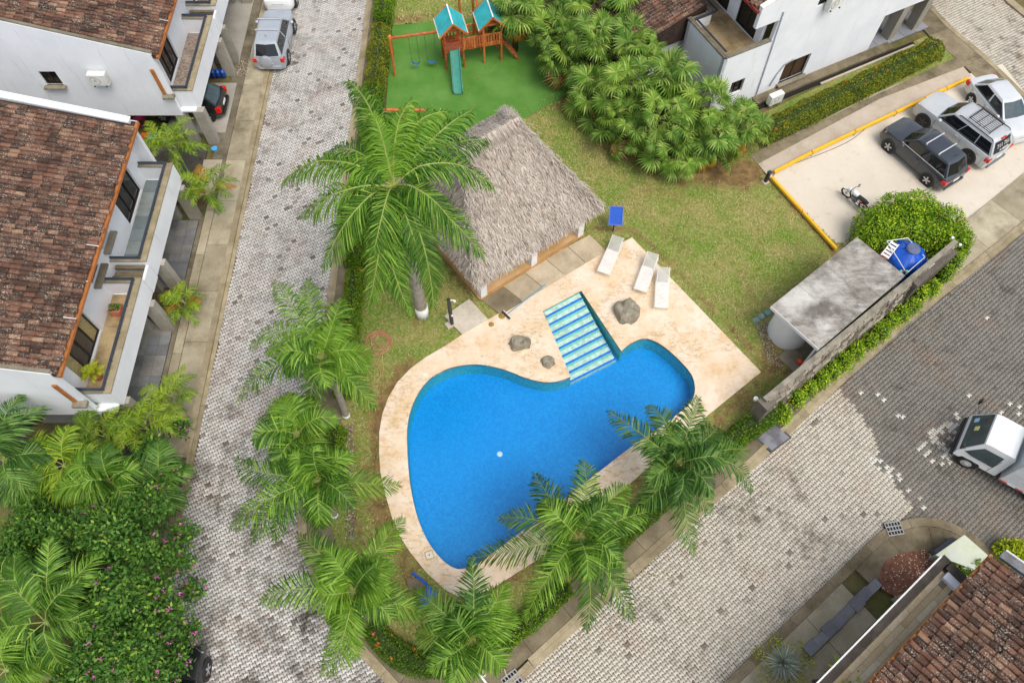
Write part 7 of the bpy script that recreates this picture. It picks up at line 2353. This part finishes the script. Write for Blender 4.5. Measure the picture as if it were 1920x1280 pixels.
HAT = dict(L=4.0, W=1.72, H=1.5, belt=0.95, hood=0.88, rear=0.95, cab=(0.9, 0.2, -1.3, -1.8), axles=(1.22, -1.2), wr=0.30, roofw=0.68, rwmat=M_CGLASSL)
def side_place(f, r, S, z, visible):
    """position from the two wheels seen on one side: front and rear hub pixels; visible = +1 when that is the left side"""
    a, b = P(f[0], f[1], z), P(r[0], r[1], z)
    d = (a - b).normalized()
    n = Vector((-d.y, d.x, 0))
    c = (a + b) / 2 - n * visible * (S['W'] / 2)
    c = c - d * (S['axles'][0] + S['axles'][1]) / 2
    return (c.x, c.y, 0.03), math.atan2(d.y, d.x)
M_DKBLUE = paint('dark_blue_grey_paint', hx('363c46', 0.85))
loc, an = side_place((1665, 276), (1736, 338), SUV, 0.34, 1)
c1 = car('parked_car', 'dark blue grey hatchback with two bright roof bars nearest the shrub', 'car', loc, an, dict(SUV, bump=M_DKBLUE), M_DKBLUE, trim=M_CHROME)
def roof_bars(parent, xs, H, W, mat, legs=0.06):
    for x in xs:
        m = MB().beam((x, -W / 2, H + 0.07), (x, W / 2, H + 0.07), 0.06, 0.03)
        for s in (-1, 1):
            m.box((x, s * (W / 2 - 0.05), H + 0.02), (0.07, 0.05, 0.1))
        o = ob('roof_bar', m, mat, None)
        o.parent = parent
    o = ob('aerial', MB().tube([(xs[-1] - 0.45, 0, H), (xs[-1] - 0.6, 0, H + 0.2)], 0.012, 5), M_TRIM, None)
    o.parent = parent
def put(parent, name, m, mat, smooth=False, **k):
    o = ob(name, m, mat, None, smooth, **k)
    o.parent = parent
    return o
roof_bars(c1, (-0.15, -0.95), 1.68, 1.25, M_CHROME)
M_SILVER = paint('silver_paint', hx('c6cacc', 0.9), 0.15)
loc, an = side_place((1729, 229), (1813, 295), BIG, 0.38, 1)
c2 = car('parked_car', 'silver four wheel drive with black roof basket and black lettered rear window', 'car', loc, an, dict(BIG, bump=M_SILVER, rwmat=M_TRIM, arch=M_TRIM, rbump=plain('grey_bumper', hx('6b6f75'), 0.5)), M_SILVER, rim=M_RIMD)
m = MB()
for k in range(9):
    y = -0.48 + 0.12 * k
    m.tube([(-0.25, y, 1.86), (-1.45, y, 1.86)], 0.012, 4)
for x in (-0.25, -0.65, -1.05, -1.45):
    m.tube([(x, -0.5, 1.85), (x, 0.5, 1.85)], 0.016, 4)
for z in (1.87, 1.98):
    m.tube([(-0.22, -0.52, z), (-0.22, 0.52, z), (-1.48, 0.52, z), (-1.48, -0.52, z), (-0.22, -0.52, z)], 0.016, 4)
for s in (-1, 1):
    for x in (-0.22, -0.85, -1.48):
        m.tube([(x, s * 0.52, 1.78), (x, s * 0.52, 1.98)], 0.014, 4)
put(c2, 'roof_basket', m, M_TRIM)
for s in (-1, 1):
    put(c2, 'roof_rail', MB().tube([(0.2, s * 0.66, 1.74), (0.1, s * 0.66, 1.8), (-1.8, s * 0.66, 1.79), (-1.9, s * 0.66, 1.72)], 0.022, 6), M_TRIM)
put(c2, 'brake_light', MB().box((-2.02, 0, 1.735), (0.08, 0.35, 0.04)), M_REDL)
def text_mesh(parent, name, s, size, M4, mat):
    """flat lettering from the built-in font"""
    cu = bpy.data.curves.new('lettering', 'FONT')
    cu.body = s
    cu.size = size
    cu.align_x = 'CENTER'
    cu.align_y = 'CENTER'
    cu.extrude = 0.002
    to = bpy.data.objects.new('lettering', cu)
    me = bpy.data.meshes.new_from_object(to)
    bpy.data.objects.remove(to)
    me.name = name
    me.materials.clear()
    me.materials.append(mat)
    o = bpy.data.objects.new(name, me)
    COL.objects.link(o)
    o.parent = parent
    o.matrix_local = M4
    return o
# the rear window: foot at x = -2.40 z = 1.09, head at x = -2.04 z = 1.69
dn_ = Vector((-2.40 + 2.04, 0, 1.09 - 1.69)).normalized()
nx_ = Vector((-dn_.z, 0, dn_.x)) * -1
if nx_.x > 0:
    nx_ = -nx_
cx_ = Vector((-2.22, 0, 1.39)) + nx_ * 0.04
def rear_M(off):
    X = Vector((0, -1, 0)); Y = -dn_; Z = X.cross(Y)
    q = cx_ + Y * off
    return Matrix(((X.x, Y.x, Z.x, q.x), (X.y, Y.y, Z.y, q.y), (X.z, Y.z, Z.z, q.z), (0, 0, 0, 1)))
text_mesh(c2, 'window_number', '711 7513', 0.29, rear_M(0.1), M_WHITE)
text_mesh(c2, 'window_lettering', 'M 088006', 0.17, rear_M(-0.15), M_WHITE)
M_SILV2 = paint('pale_silver_paint', hx('d3d7da', 0.92), 0.1)
a, b = P(1905, 232, 0.9), P(1850, 165, 0.9)
d = (a - b).normalized()
a3 = math.atan2(d.y, d.x)
cc = P(1868, 196, 0.75) + d * 0.15
c3 = car('parked_car', 'pale silver saloon farthest right, nose towards the street', 'car', (cc.x + 0.25, cc.y + 0.0, 0.03), a3, dict(SED, bump=M_SILV2, wsmat=M_CGLASSL), M_SILV2)
M_SILV3 = paint('blue_silver_paint', hx('b3bac2', 0.9), 0.15)
q = P(504, 112, 0.8)
S4 = dict(SUV, L=4.1, W=1.74, H=1.72, axles=(1.25, -1.2), bump=M_SILV3)
c4 = car('parked_car', 'silver off roader with spare wheel on its back, parked on the left kerb', 'car', (q.x + 0.02, q.y + 1.9, 0.03), rad(90), S4, M_SILV3)
roof_bars(c4, (0.1, -0.75), 1.72, 1.32, M_CHROME)
Mx = Matrix.Rotation(rad(-90), 3, 'Y')
put(c4, 'spare_wheel_cover', MB().lathe((-2.03, 0.12, 0.82), [(0.33, 0.0), (0.345, 0.04), (0.33, 0.17), (0.24, 0.2)], 22, M=Mx), M_SILV3, True)
M_WPAINT = paint('white_paint', hx('eef0f0', 0.95))
q = P(522, 16, 0.5)
c5 = car('parked_car', 'white car at the top edge behind the silver off roader', 'car', (q.x, q.y + 2.2, 0.03), rad(-90), dict(SUV, L=4.4, bump=M_WPAINT), M_WPAINT)
M_BLKP = paint('black_paint', hx('1a1b1f', 0.9))
q = P(421, 196, 0.6)
c6 = car('parked_car', 'black hatchback with red tail lamps backed up to the carport edge', 'car', (q.x - 2.0, q.y + 0.1, 0.1), rad(180), dict(HAT, tail=(0.1, 0.3)), M_BLKP)
q = P(326, 1296, 0.9)
c7 = car('parked_car', 'black car half hidden in the bottom left corner below the flowering tree', 'car', (q.x, q.y - 0.6, 0.03), rad(92), dict(SUV, wsmat=M_CGLASS), M_BLKP)
roof_bars(c7, (-0.1, -0.9), 1.68, 1.25, M_CHROME)
# ---------------------------------------------------------------- white box truck
q0_, q1_ = P(1790, 850, 0.7), P(1824, 777, 0.9)
d = Vector((q1_.y - q0_.y, -(q1_.x - q0_.x), 0)).normalized() * -1
at_ = math.atan2(d.y, d.x)
at_ = rad(152) if abs(math.degrees(at_) % 360 - 152) > 25 else at_
tm = (q0_ + q1_) / 2
tr_ = thing('box_truck', 'white delivery truck with a tilting cab and box body on the grey paving', 'truck', (0, 0, 0))
TW_ = 1.86
m = MB()
secs = [(0.0, 0.45, 1.05, 0.90), (0.02, 0.42, 1.12, 0.95), (-0.06, 0.42, 1.2, 0.97), (-0.40, 0.42, 1.98, 0.92), (-0.62, 0.42, 2.12, 0.90), (-1.55, 0.42, 2.14, 0.90), (-1.68, 0.48, 2.06, 0.89)]
prof = [(0.035, 0.97), (0.05, 0.85), (0.04, 0.60), (-0.02, 0.55), (-0.2, 0.56), (-0.28, 0.72), (-0.98, 0.72), (-1.06, 0.56), (-1.66, 0.56), (-1.70, 0.65), (-1.68, 1.95), (-1.58, 2.08), (-0.62, 2.10), (-0.45, 2.05), (-0.0, 1.03)]
for s in (-1, 1):
    for x, z in prof:
        in_ = 0.17 if z > 1.9 else 0.0
        m.v.append((x, s * (TW_ / 2 - in_), z))
n = len(prof)
m.f.append(tuple(range(n)))
m.f.append(tuple(range(n, 2 * n))[::-1])
for k in range(n):
    a, b = k, (k + 1) % n
    m.f.append((a, a + n, b + n, b))
put(tr_, 'cab', m, M_WPAINT, True)
ws = [(0.008, -0.86, 1.02), (0.008, 0.86, 1.02), (-0.42, 0.74, 1.98), (-0.42, -0.74, 1.98)]
o_ = Vector((0.016, 0, 0.008))
put(tr_, 'windscreen', MB().add([Vector(v) + o_ for v in ws] + [Vector(v) - o_ for v in ws], [(0, 1, 2, 3), (4, 7, 6, 5), (0, 4, 5, 1), (1, 5, 6, 2), (2, 6, 7, 3), (3, 7, 4, 0)]), M_CGLASSL)
for k, (y, z_) in enumerate(((-0.1, 0.45), (-0.55, 0.3))):
    v = Vector(ws[0]).lerp(Vector(ws[3]), z_)
    st_ = put(tr_, 'sticker', MB().box((v.x + 0.03, y, v.z), (0.02, 0.2, 0.2), M=Matrix.Rotation(rad(-26), 3, 'Y')), plain('sticker_%d' % k, hx(('dfe08a', '9fd0e8')[k]), 0.6))
for s in (-1, 1):
    put(tr_, 'side_window', MB().add([(x, s * (TW_ / 2 + 0.012 - 0.17 * max(0, (z - 1.03)) / 1.0), z) for x, z in ((-0.16, 1.14), (-0.5, 1.05), (-1.35, 1.05), (-1.35, 1.8), (-0.58, 1.8))], [(0, 1, 2, 3, 4) if s > 0 else (4, 3, 2, 1, 0)]), M_CGLASSL)
    put(tr_, 'door_seam', MB().box((-1.34, s * (TW_ / 2 + 0.001), 1.1), (0.014, 0.01, 1.2)), M_TRIM)
    put(tr_, 'door_handle', MB().box((-1.2, s * (TW_ / 2 + 0.01), 1.08), (0.16, 0.03, 0.04)), M_TRIM)
    m = MB().tube([(-0.1, s * 0.9, 1.3), (0.16, s * 1.12, 1.5), (0.18, s * 1.14, 1.9)], 0.015, 5)
    m.box((0.18, s * 1.15, 1.75), (0.06, 0.16, 0.3))
    put(tr_, 'mirror', m, M_TRIM)
    put(tr_, 'headlight', MB().box((0.02, s * 0.68, 0.72), (0.05, 0.3, 0.17)), M_LAMP)
    Mx = Matrix.Rotation(rad(90) * -s, 3, 'X')
    for x in (-0.62, -3.4):
        wh = put(tr_, 'wheel', MB().lathe((x, s * (TW_ / 2 - 0.26), 0.38), [(0.22, 0), (0.37, 0.0), (0.38, 0.04), (0.38, 0.22), (0.36, 0.27), (0.22, 0.272)], 20, M=Mx), M_TYRE)
        rm_ = ob('rim', MB().lathe((x, s * (TW_ / 2 - 0.02), 0.38), [(0.22, 0), (0.22, 0.035), (0.1, 0.05), (0.06, 0.08)], 16, M=Mx), M_CHROME, None)
        rm_.parent = wh
put(tr_, 'front_bumper', MB().box((0.06, 0, 0.5), (0.12, TW_ * 0.98, 0.22)), M_TRIM)
put(tr_, 'front_panel', MB().box((0.05, 0, 0.66), (0.05, TW_ * 0.97, 0.2)), plain('truck_grey', hx('4b4f58'), 0.5))
put(tr_, 'chassis', MB().box((-3.1, 0, 0.55), (3.6, 0.8, 0.18)), M_TRIM)
put(tr_, 'box_body', MB().box((-3.85, 0, 1.72), (4.0, 2.05, 2.1)), plain('box_white', hx('dfe3e6', 0.92), 0.5, var=0.06))
m = MB()
for s in (-1, 1):
    for z in (0.68, 2.77):
        m.beam((-1.84, s * 1.03, z), (-5.86, s * 1.03, z), 0.05, 0.06)
    m.beam((-1.845, s * 1.02, 0.7), (-1.845, s * 1.02, 2.75), 0.05, 0.06)
put(tr_, 'box_trim', m, M_CHROME)
for k in range(6):
    for s in (-1, 1):
        put(tr_, 'reflector', MB().box((-2.0 - 0.32 * k, s * 1.06, 0.72), (0.3, 0.012, 0.07)), M_REDL if k % 2 == 0 else M_WHITE)
tr_.location = (tm.x, tm.y, 0.0)
tr_.rotation_euler = (0, 0, at_)
# ---------------------------------------------------------------- motorbike
mb_ = thing('motorbike', 'parked motorbike with white tank and red black seat by the domed shrub', 'motorbike', (0, 0, 0))
def mwheel(x, z=0.31, r_=0.31):
    Mx = Matrix.Rotation(rad(90), 3, 'X')
    m = MB()
    pts = [(x + r_ * math.cos(a_ * math.pi / 12), 0, z + r_ * math.sin(a_ * math.pi / 12)) for a_ in range(25)]
    m.tube(pts, 0.05, 6, cap=False)
    wh = put(mb_, 'wheel', m, M_TYRE, True)
    m = MB()
    for k in range(9):
        a_ = k * 2 * math.pi / 9
        m.beam((x, 0, z), (x + (r_ - .04) * math.cos(a_), 0, z + (r_ - .04) * math.sin(a_)), 0.012, 0.012)
    m.lathe((x, 0.05, z), [(0.05, 0), (0.05, 0.1)], 8, M=Mx)
    o = ob('spokes', m, M_RIMD, None)
    o.parent = wh
mwheel(0.62); mwheel(-0.62)
m = MB()
for s in (-0.09, 0.09):
    m.tube([(0.62, s, 0.31), (0.40, s, 0.95)], 0.025, 6)
put(mb_, 'front_fork', m, M_CHROME)
put(mb_, 'handlebar', MB().tube([(0.22, 0.38, 1.03), (0.34, 0.22, 1.06), (0.40, 0.0, 0.98), (0.34, -0.22, 1.06), (0.22, -0.38, 1.03)], 0.018, 6), M_TRIM)
put(mb_, 'headlight', MB().lathe((0.5, 0, 0.88), [(0.02, -0.09), (0.1, -0.03), (0.1, 0.05), (0.03, 0.09)], 10), M_LAMP, True)
put(mb_, 'fuel_tank', MB().tube([(0.36, 0, 0.84), (0.22, 0, 0.9), (0.02, 0, 0.88), (-0.1, 0, 0.82)], [0.09, 0.15, 0.14, 0.08], 10), M_WPAINT, True)
put(mb_, 'seat', MB().tube([(-0.08, 0, 0.85), (-0.3, 0, 0.83), (-0.55, 0, 0.87), (-0.75, 0, 0.9)], [0.10, 0.13, 0.12, 0.07], 8), M_TRIM, True)
for s in (-1, 1):
    put(mb_, 'side_panel', MB().add([(-0.1, s * 0.13, 0.78), (-0.5, s * 0.14, 0.8), (-0.72, s * 0.1, 0.84), (-0.45, s * 0.13, 0.62)], [(0, 1, 2, 3), (3, 2, 1, 0)]), M_REDL)
    put(mb_, 'mirror', MB().tube([(0.3, s * 0.25, 1.05), (0.26, s * 0.34, 1.25)], [0.01, 0.045], 6), M_TRIM)
put(mb_, 'engine', MB().box((0.05, 0, 0.5), (0.38, 0.26, 0.34)).tube([(0.1, 0.16, 0.4), (-0.2, 0.18, 0.3), (-0.75, 0.18, 0.4)], 0.045, 7), plain('engine_metal', hx('75777a'), 0.45, 0.3), )
put(mb_, 'frame', MB().tube([(0.4, 0, 0.85), (0.12, 0, 0.7), (-0.5, 0, 0.72), (-0.62, 0, 0.31), (0.1, 0, 0.3), (0.36, 0, 0.75)], 0.022, 6), M_TRIM)
put(mb_, 'mudguard', MB().tube([(0.86, 0, 0.58), (0.62, 0, 0.70), (0.38, 0, 0.6)], 0.05, 6), M_WPAINT, True)
a, b = P(1574, 349, 0.35), P(1618, 384, 0.4)
d = (a - b).normalized()
mb_.location = ((a.x + b.x) / 2 + 0.22, (a.y + b.y) / 2 - 0.2, 0.03)
mb_.scale = (0.9, 0.9, 0.9)
mb_.rotation_euler = (rad(-13), 0, math.atan2(d.y, d.x))
# ================================================================ playground and small things
t = NT('orange_timber')
o = t.n('ShaderNodeObjectInfo')
a = t.ramp(o.outputs['Random'], [(0, hx('a84a1c')), (0.5, hx('bf5f27')), (1, hx('cf7a3c'))])
a = t.mix(t.math('MULTIPLY', t.noise(7, 5, 0.7, lo=0.45, hi=0.7), 0.5), a, hx('d9a070'))
M_TIMBER = t.fin(a, 0.65)
M_TEALP = plain('teal_plastic', hx('14907c', 0.75), 0.35, var=0.1, scale=3)
M_TURQ = plain('turquoise_sheet', hx('2fb7bd', 0.9), 0.45, var=0.12, scale=2)
M_CHAIN = plain('chain_grey', hx('6a6a68'), 0.5, 0.3)
PG = thing('playground_tower', 'wooden climbing frame with two turquoise roofs, bridge and teal slide', 'playground', (-2.2, 33.4, 0.05))
A6 = rad(14)
O6 = Vector((-3.62, 32.62, 0)); E1 = Vector((math.cos(A6), math.sin(A6), 0)); E2 = Vector((-E1.y, E1.x, 0))
def g6(a_, b_, z=0):
    q = O6 + E1 * a_ + E2 * b_
    return Vector((q.x, q.y, z))
DZ = 1.35
def post(a_, b_, z1, r_=0.06, z0=0.05, a2=None, b2=None):
    ob('post', MB().tube([g6(a_, b_, z0), g6(a_ if a2 is None else a2, b_ if b2 is None else b2, z1)], r_, 8), M_TIMBER, PG, True)
for a0 in (0.0, 2.15):
    for a_ in (a0, a0 + 0.98):
        for b_ in (0.0, 1.0):
            post(a_, b_, 2.55)
    fl = ob('platform', MB().box(g6(a0 + 0.49, 0.5, DZ - 0.09), (1.0, 1.02, 0.08), A6), M_TIMBER, PG)
    for k in range(7):
        ob('floor_plank', MB().box(g6(a0 + 0.49, 0.07 + 0.145 * k, DZ - 0.03), (1.06, 0.13, 0.035), A6), M_TIMBER, fl)
    # roof: two sheets meeting on a ridge that runs front to back
    zr_, ze, hw_ = 3.25, 2.5, 0.78
    for s in (-1, 1):
        q = [g6(a0 + 0.49, -0.28, zr_), g6(a0 + 0.49, 1.25, zr_), g6(a0 + 0.49 + s * hw_, 1.25, ze), g6(a0 + 0.49 + s * hw_, -0.28, ze)]
        dn2 = [v - Vector((0, 0, 0.035)) for v in q]
        rs = ob('roof_sheet', MB().add(q + dn2, [(0, 1, 2, 3), (7, 6, 5, 4), (0, 4, 5, 1), (1, 5, 6, 2), (2, 6, 7, 3), (3, 7, 4, 0)]), M_TURQ, PG)
        ob('edge_board', MB().beam(q[3] + Vector((0, 0, -.05)), q[0] + Vector((0, 0, -.05)), 0.05, 0.09), M_TIMBER, rs)
        ob('edge_board', MB().beam(q[2] + Vector((0, 0, -.05)), q[1] + Vector((0, 0, -.05)), 0.05, 0.09), M_TIMBER, rs)
        ob('edge_board', MB().beam(q[2], q[3], 0.05, 0.06), plain('edge_trim', hx('c9b3a0'), 0.6) if s < 0 and a0 == 0 else bpy.data.materials['edge_trim'], rs)
    ob('ridge_strip', MB().beam(g6(a0 + 0.49, -0.3, zr_ + 0.02), g6(a0 + 0.49, 1.27, zr_ + 0.02), 0.07, 0.03), M_WHITE, PG)
    for k in range(3):
        ob('gable_board', MB().beam(g6(a0 + 0.49 - 0.55 + 0.13 * k, 0.0, 2.56 + 0.13 * k), g6(a0 + 0.49 + 0.55 - 0.13 * k, 0.0, 2.56 + 0.13 * k), 0.03, 0.1), M_TIMBER, PG)
def rails(a0, b0, a1, b1, n=6, z0=DZ + 0.02, z1=DZ + 0.62, pickets=True):
    ob('rail', MB().beam(g6(a0, b0, z1), g6(a1, b1, z1), 0.07, 0.06), M_TIMBER, PG)
    ob('rail', MB().beam(g6(a0, b0, z0 + 0.05), g6(a1, b1, z0 + 0.05), 0.07, 0.06), M_TIMBER, PG)
    for k in range(n):
        u = (k + 0.5) / n
        a_, b_ = a0 + (a1 - a0) * u, b0 + (b1 - b0) * u
        ob('picket', MB().beam(g6(a_, b_ - 0.03, z0 - 0.1), g6(a_, b_ - 0.03, z1 + 0.06), 0.09, 0.03, up=E2), M_TIMBER, PG)
rails(1.0, 0.0, 2.13, 0.0, 8)
rails(1.0, 1.0, 2.13, 1.0, 5)
rails(2.18, 0.0, 3.1, 0.0, 6)
rails(2.18, 1.0, 3.1, 1.0, 5)
rails(0.02, 1.0, 0.96, 1.0, 5)
m = MB()
br_ = ob('bridge_frame', MB().beam(g6(0.98, 0.12, DZ - 0.1), g6(2.15, 0.12, DZ - 0.1), 0.06, 0.08), M_TIMBER, PG)
for k in range(9):
    u = (k + 0.5) / 9
    ob('bridge_plank', MB().box(g6(1.0 + 1.13 * u, 0.5, DZ - 0.03 - 0.16 * math.sin(math.pi * u)), (0.11, 0.9, 0.04), A6), M_TIMBER, PG)
# the front board above the slide
for k in range(4):
    ob('front_board', MB().beam(g6(0.06, -0.03, DZ + 0.08 + 0.12 * k), g6(0.92, -0.03, DZ + 0.08 + 0.12 * k), 0.03, 0.11), plain('red_boards', hx('a8563c'), 0.7, var=0.15) if k == 0 else bpy.data.materials['red_boards'], PG)
# slide
q = g6(0.52, 0.0, 0)
s0_, s1_ = Vector((q.x, q.y - 0.0, DZ + 0.02)), Vector((-2.93, 30.72, 0.16))
m = MB()
pts = [s0_, s0_.lerp(s1_, 0.12) + Vector((0, 0, -0.02)), s0_.lerp(s1_, 0.5) + Vector((0, 0, 0.02)), s0_.lerp(s1_, 0.9) + Vector((0, 0, 0.0)), s1_]
sec = [(-0.27, 0.14), (-0.23, 0.14), (-0.21, 0.01), (0, 0.0), (0.21, 0.01), (0.23, 0.14), (0.27, 0.14), (0.25, -0.03), (-0.25, -0.03)]
for p in pts:
    m.v += [(p.x + x, p.y, p.z + z) for x, z in sec]
ns_ = len(sec)
for i in range(len(pts) - 1):
    for k in range(ns_):
        a, b = i * ns_ + k, i * ns_ + (k + 1) % ns_
        m.f.append((a, b, b + ns_, a + ns_))
ob('slide', m, M_TEALP, PG, True)
# climbing ladder on the right
l0, l1 = g6(3.16, 0.25, DZ - 0.05), P(972, 112, 0.08)
for s in (0.0, 0.62):
    a, b = l0 + E2 * s, l1 + E2 * s
    ob('ladder_beam', MB().beam(a, b, 0.07, 0.09), M_TIMBER, PG)
for k in range(5):
    u = 0.12 + 0.19 * k
    ob('rung', MB().tube([l0.lerp(l1, u) - E2 * 0.05 + Vector((0, 0, .06)), l0.lerp(l1, u) + E2 * 0.7 + Vector((0, 0, .06))], 0.045, 7), M_TIMBER, PG)
# swing frame to the left
sb0, sb1 = g6(0.0, 0.3, 2.45), P(731, 72, 2.35)
ob('swing_beam', MB().tube([sb0, sb1], 0.075, 8), M_TIMBER, PG, True)
ob('post', MB().tube([P(741, 143, 0.05), sb1 + Vector((0, -0.06, 0.1))], 0.07, 8), M_TIMBER, PG, True)
ob('post', MB().tube([P(735, 127, 0.05) + Vector((0, 0.9, 0)), sb1 + Vector((0, 0.06, 0.1))], 0.07, 8), M_TIMBER, PG, True)
for u, dx in ((0.58, 0.22), (0.26, 0.26)):
    c_ = sb0.lerp(sb1, u)
    sw_ = thing('swing', 'blue belt swing nearest the hedge' if u > 0.5 else 'blue belt swing nearest the slide tower', 'swing', (c_.x, c_.y, 0.5), 'belt swings on the wooden frame')
    for s in (-1, 1):
        ob('chain', MB().tube([(c_.x + s * dx, c_.y, c_.z), (c_.x + s * dx * 0.95, c_.y, 0.62)], 0.011, 4), M_CHAIN, sw_)
    m = MB()
    nn = 7
    for k in range(nn):
        v = -1 + 2 * k / (nn - 1)
        for dy in (-0.08, 0.08):
            m.v.append((c_.x + v * dx, c_.y + dy, 0.45 + 0.17 * v * v))
    m.f = [(2 * k, 2 * k + 2, 2 * k + 3, 2 * k + 1) for k in range(nn - 1)]
    ob('seat', m, plain('swing_blue', hx('2f66a8', 0.9), 0.5) if u > 0.5 else bpy.data.materials['swing_blue'], sw_)
# taller climbing frame behind, cut by the top edge
CFm = thing('monkey_bars', 'tall timber monkey bars with silver rungs behind the turquoise roofs', 'climbing frame', (-1.6, 36.5, 0.05))
for (x0, y0, x1, y1, z1) in ((866, 45, 859, -20, 2.6), (890, 45, 885, -20, 2.6)):
    ob('post', MB().tube([P(x0, y0 + 14, 0.05), P(x1, y1, z1)], 0.07, 8), M_TIMBER, CFm, True)
ra = [P(898, 30, 1.3), P(888, -40, 2.4)]
rb2 = [P(922, 25, 1.3), P(916, -40, 2.4)]
for a, b in (ra, rb2):
    ob('side_beam', MB().tube([a, b], 0.065, 8), M_TIMBER, CFm, True)
for k in range(6):
    ob('rung', MB().tube([ra[0].lerp(ra[1], 0.1 + 0.16 * k), rb2[0].lerp(rb2[1], 0.1 + 0.16 * k)], 0.022, 6), M_CHROME, CFm, True)
# log seesaw
a, b = P(714, 206, 0.45), P(798, 207, 0.55)
ss = thing('seesaw', 'timber log seesaw lying across the turf near the royal palm', 'seesaw', ((a.x + b.x) / 2, a.y, 0.05))
ob('log', MB().tube([a, b], 0.085, 10), M_TIMBER, ss, True)
c_ = (a + b) / 2
ob('pivot', MB().beam((c_.x, c_.y - 0.25, 0.05), (c_.x, c_.y, 0.42), 0.14, 0.1).beam((c_.x, c_.y + 0.25, 0.05), (c_.x, c_.y, 0.42), 0.14, 0.1), M_TIMBER, ss)
for u in (0.12, 0.88):
    q = a.lerp(b, u)
    ob('handle', MB().tube([(q.x, q.y - 0.16, q.z + 0.12), (q.x, q.y + 0.16, q.z + 0.12)], 0.02, 6), M_CHAIN, ss)
# toys and bottles by the left houses
def toy(nm, lab, cat, px, py, m_, col, z=0.08):
    p = P(px, py, z)
    m_.v = [(v[0] + p.x, v[1] + p.y, v[2] + z) for v in m_.v]
    solo(nm, m_, plain(nm + '_colour_%d' % px, hx(col, .9), 0.45, var=0.06), lab, cat, smooth=True)
toy('basin', 'round pink plastic basin under the house eave', 'basin', 262, 234, MB().lathe((0, 0, 0), [(0.3, 0), (0.4, 0.22), (0.42, 0.23), (0.36, 0.2), (0.27, 0.04)], 18, cap=False), 'e2357a')
toy('toy_chair', 'red plastic toy seat beside the areca palm', 'toy', 263, 266, MB().box((0, 0, 0.12), (0.5, 0.4, 0.24)).box((-0.2, 0, 0.35), (0.1, 0.4, 0.3)), 'd93a45')
toy('toy_block', 'orange red toy block at the balcony end of the yard', 'toy', 262, 283, MB().lathe((0, 0, 0), [(0.16, 0), (0.2, 0.1), (0.12, 0.28)], 10), 'e0552e')
toy('toy_mat', 'orange toy mat showing through the palm leaves', 'toy', 273, 254, MB().box((0, 0, 0.02), (0.45, 0.32, 0.05)), 'e8862e')
toy('toy_table', 'small blue toy table under the big areca palm', 'toy', 291, 266, MB().box((0, 0, 0.3), (0.5, 0.4, 0.06)).box((-.2, -.15, .15), (.05, .05, .3)).box((.2, -.15, .15), (.05, .05, .3)).box((-.2, .15, .15), (.05, .05, .3)).box((.2, .15, .15), (.05, .05, .3)), '2f8fc9')
M_BOT = plain('bottle_blue', hx('2257b5', 0.9), 0.2, var=0.15, scale=5, spec=0.6)
for k in range(4):
    p = P(393 + 9 * k, 143, 0.1)
    solo('water_bottle', MB().lathe((p.x, p.y, 0.1), [(0.12, 0), (0.14, 0.04), (0.14, 0.34), (0.05, 0.44), (0.05, 0.5)], 12), M_BOT,
         'big blue water bottle %s in the row beside the carport column' % ('farthest left', 'second from left', 'third from left', 'farthest right')[k], 'water bottle', 'blue water bottles by the carport', smooth=True)
p = P(403, 108, 0.1)
solo('water_bottle', MB().lathe((p.x, p.y, 0.1), [(0.12, 0), (0.14, 0.04), (0.14, 0.34), (0.05, 0.44), (0.05, 0.5)], 12), M_BOT, 'single blue water bottle set apart behind the carport column', 'water bottle', 'blue water bottles by the carport', smooth=True)
p = P(403, 281, 0.1)
solo('small_bin', MB().lathe((p.x, p.y, 0.05), [(0.14, 0), (0.16, 0.18), (0.1, 0.2)], 12), plain('bin_blue', hx('4fa3d8'), 0.4), 'small light blue bucket at the foot of the last carport column', 'bucket')
p = P(328, 594, 0.2)
solo('garden_pot', MB().lathe((p.x, p.y, 0.05), [(0.12, 0), (0.16, 0.3), (0.14, 0.3)], 12), plain('pot_navy', hx('24406e'), 0.4), 'dark blue glazed pot under the small areca palm', 'pot')
# gravel strips in the pavement
def gravel(lab, pts, n):
    w_ = [(p.x, p.y) for p in PP(pts, 0.08)]
    xs = [p[0] for p in w_]; ys = [p[1] for p in w_]
    m = MB()
    while len(m.f) < n * 6:
        x, y = R.uniform(min(xs), max(xs)), R.uniform(min(ys), max(ys))
        if inside(x, y, w_):
            m.box((x, y, 0.1), (R.uniform(.02, .055), R.uniform(.02, .04), 0.02), R.random() * 3)
    ob('gravel', m, M_GRAVEL, None, kind='stuff', label=lab, category='gravel')
t = NT('gravel_stone')
M_GRAVEL = t.fin(t.ramp(t.rnd(), [(0, hx('5d5347')), (0.5, hx('a3947f')), (1, hx('dccdb8'))]), 0.9)
gravel('loose pebbles beside the silver off roader', [(447, 118), (472, 108), (463, 142), (442, 145)], 200)
gravel('leaf litter and pebbles along the short hedge', [(642, 800), (662, 790), (668, 1010), (648, 1010)], 700)
gravel('loose pebbles at the pump house corner', [(1418, 612), (1440, 600), (1452, 660), (1470, 690), (1440, 680)], 420)
# pale pipes at the tip of the island
a, b = P(888, 1247, 0.25), P(915, 1285, 0.15)
solo('white_pipe', MB().tube([a, b], 0.045, 8), M_WHITE, 'white pipe lying from the small palm foot to the kerb', 'pipe')
a, b = P(935, 1218, 0.15), P(950, 1268, 0.14)
solo('thin_pipe', MB().tube([a, b], 0.025, 6), M_CURBPALE, 'thin pale pipe across the pavement beside the drain grate', 'pipe')
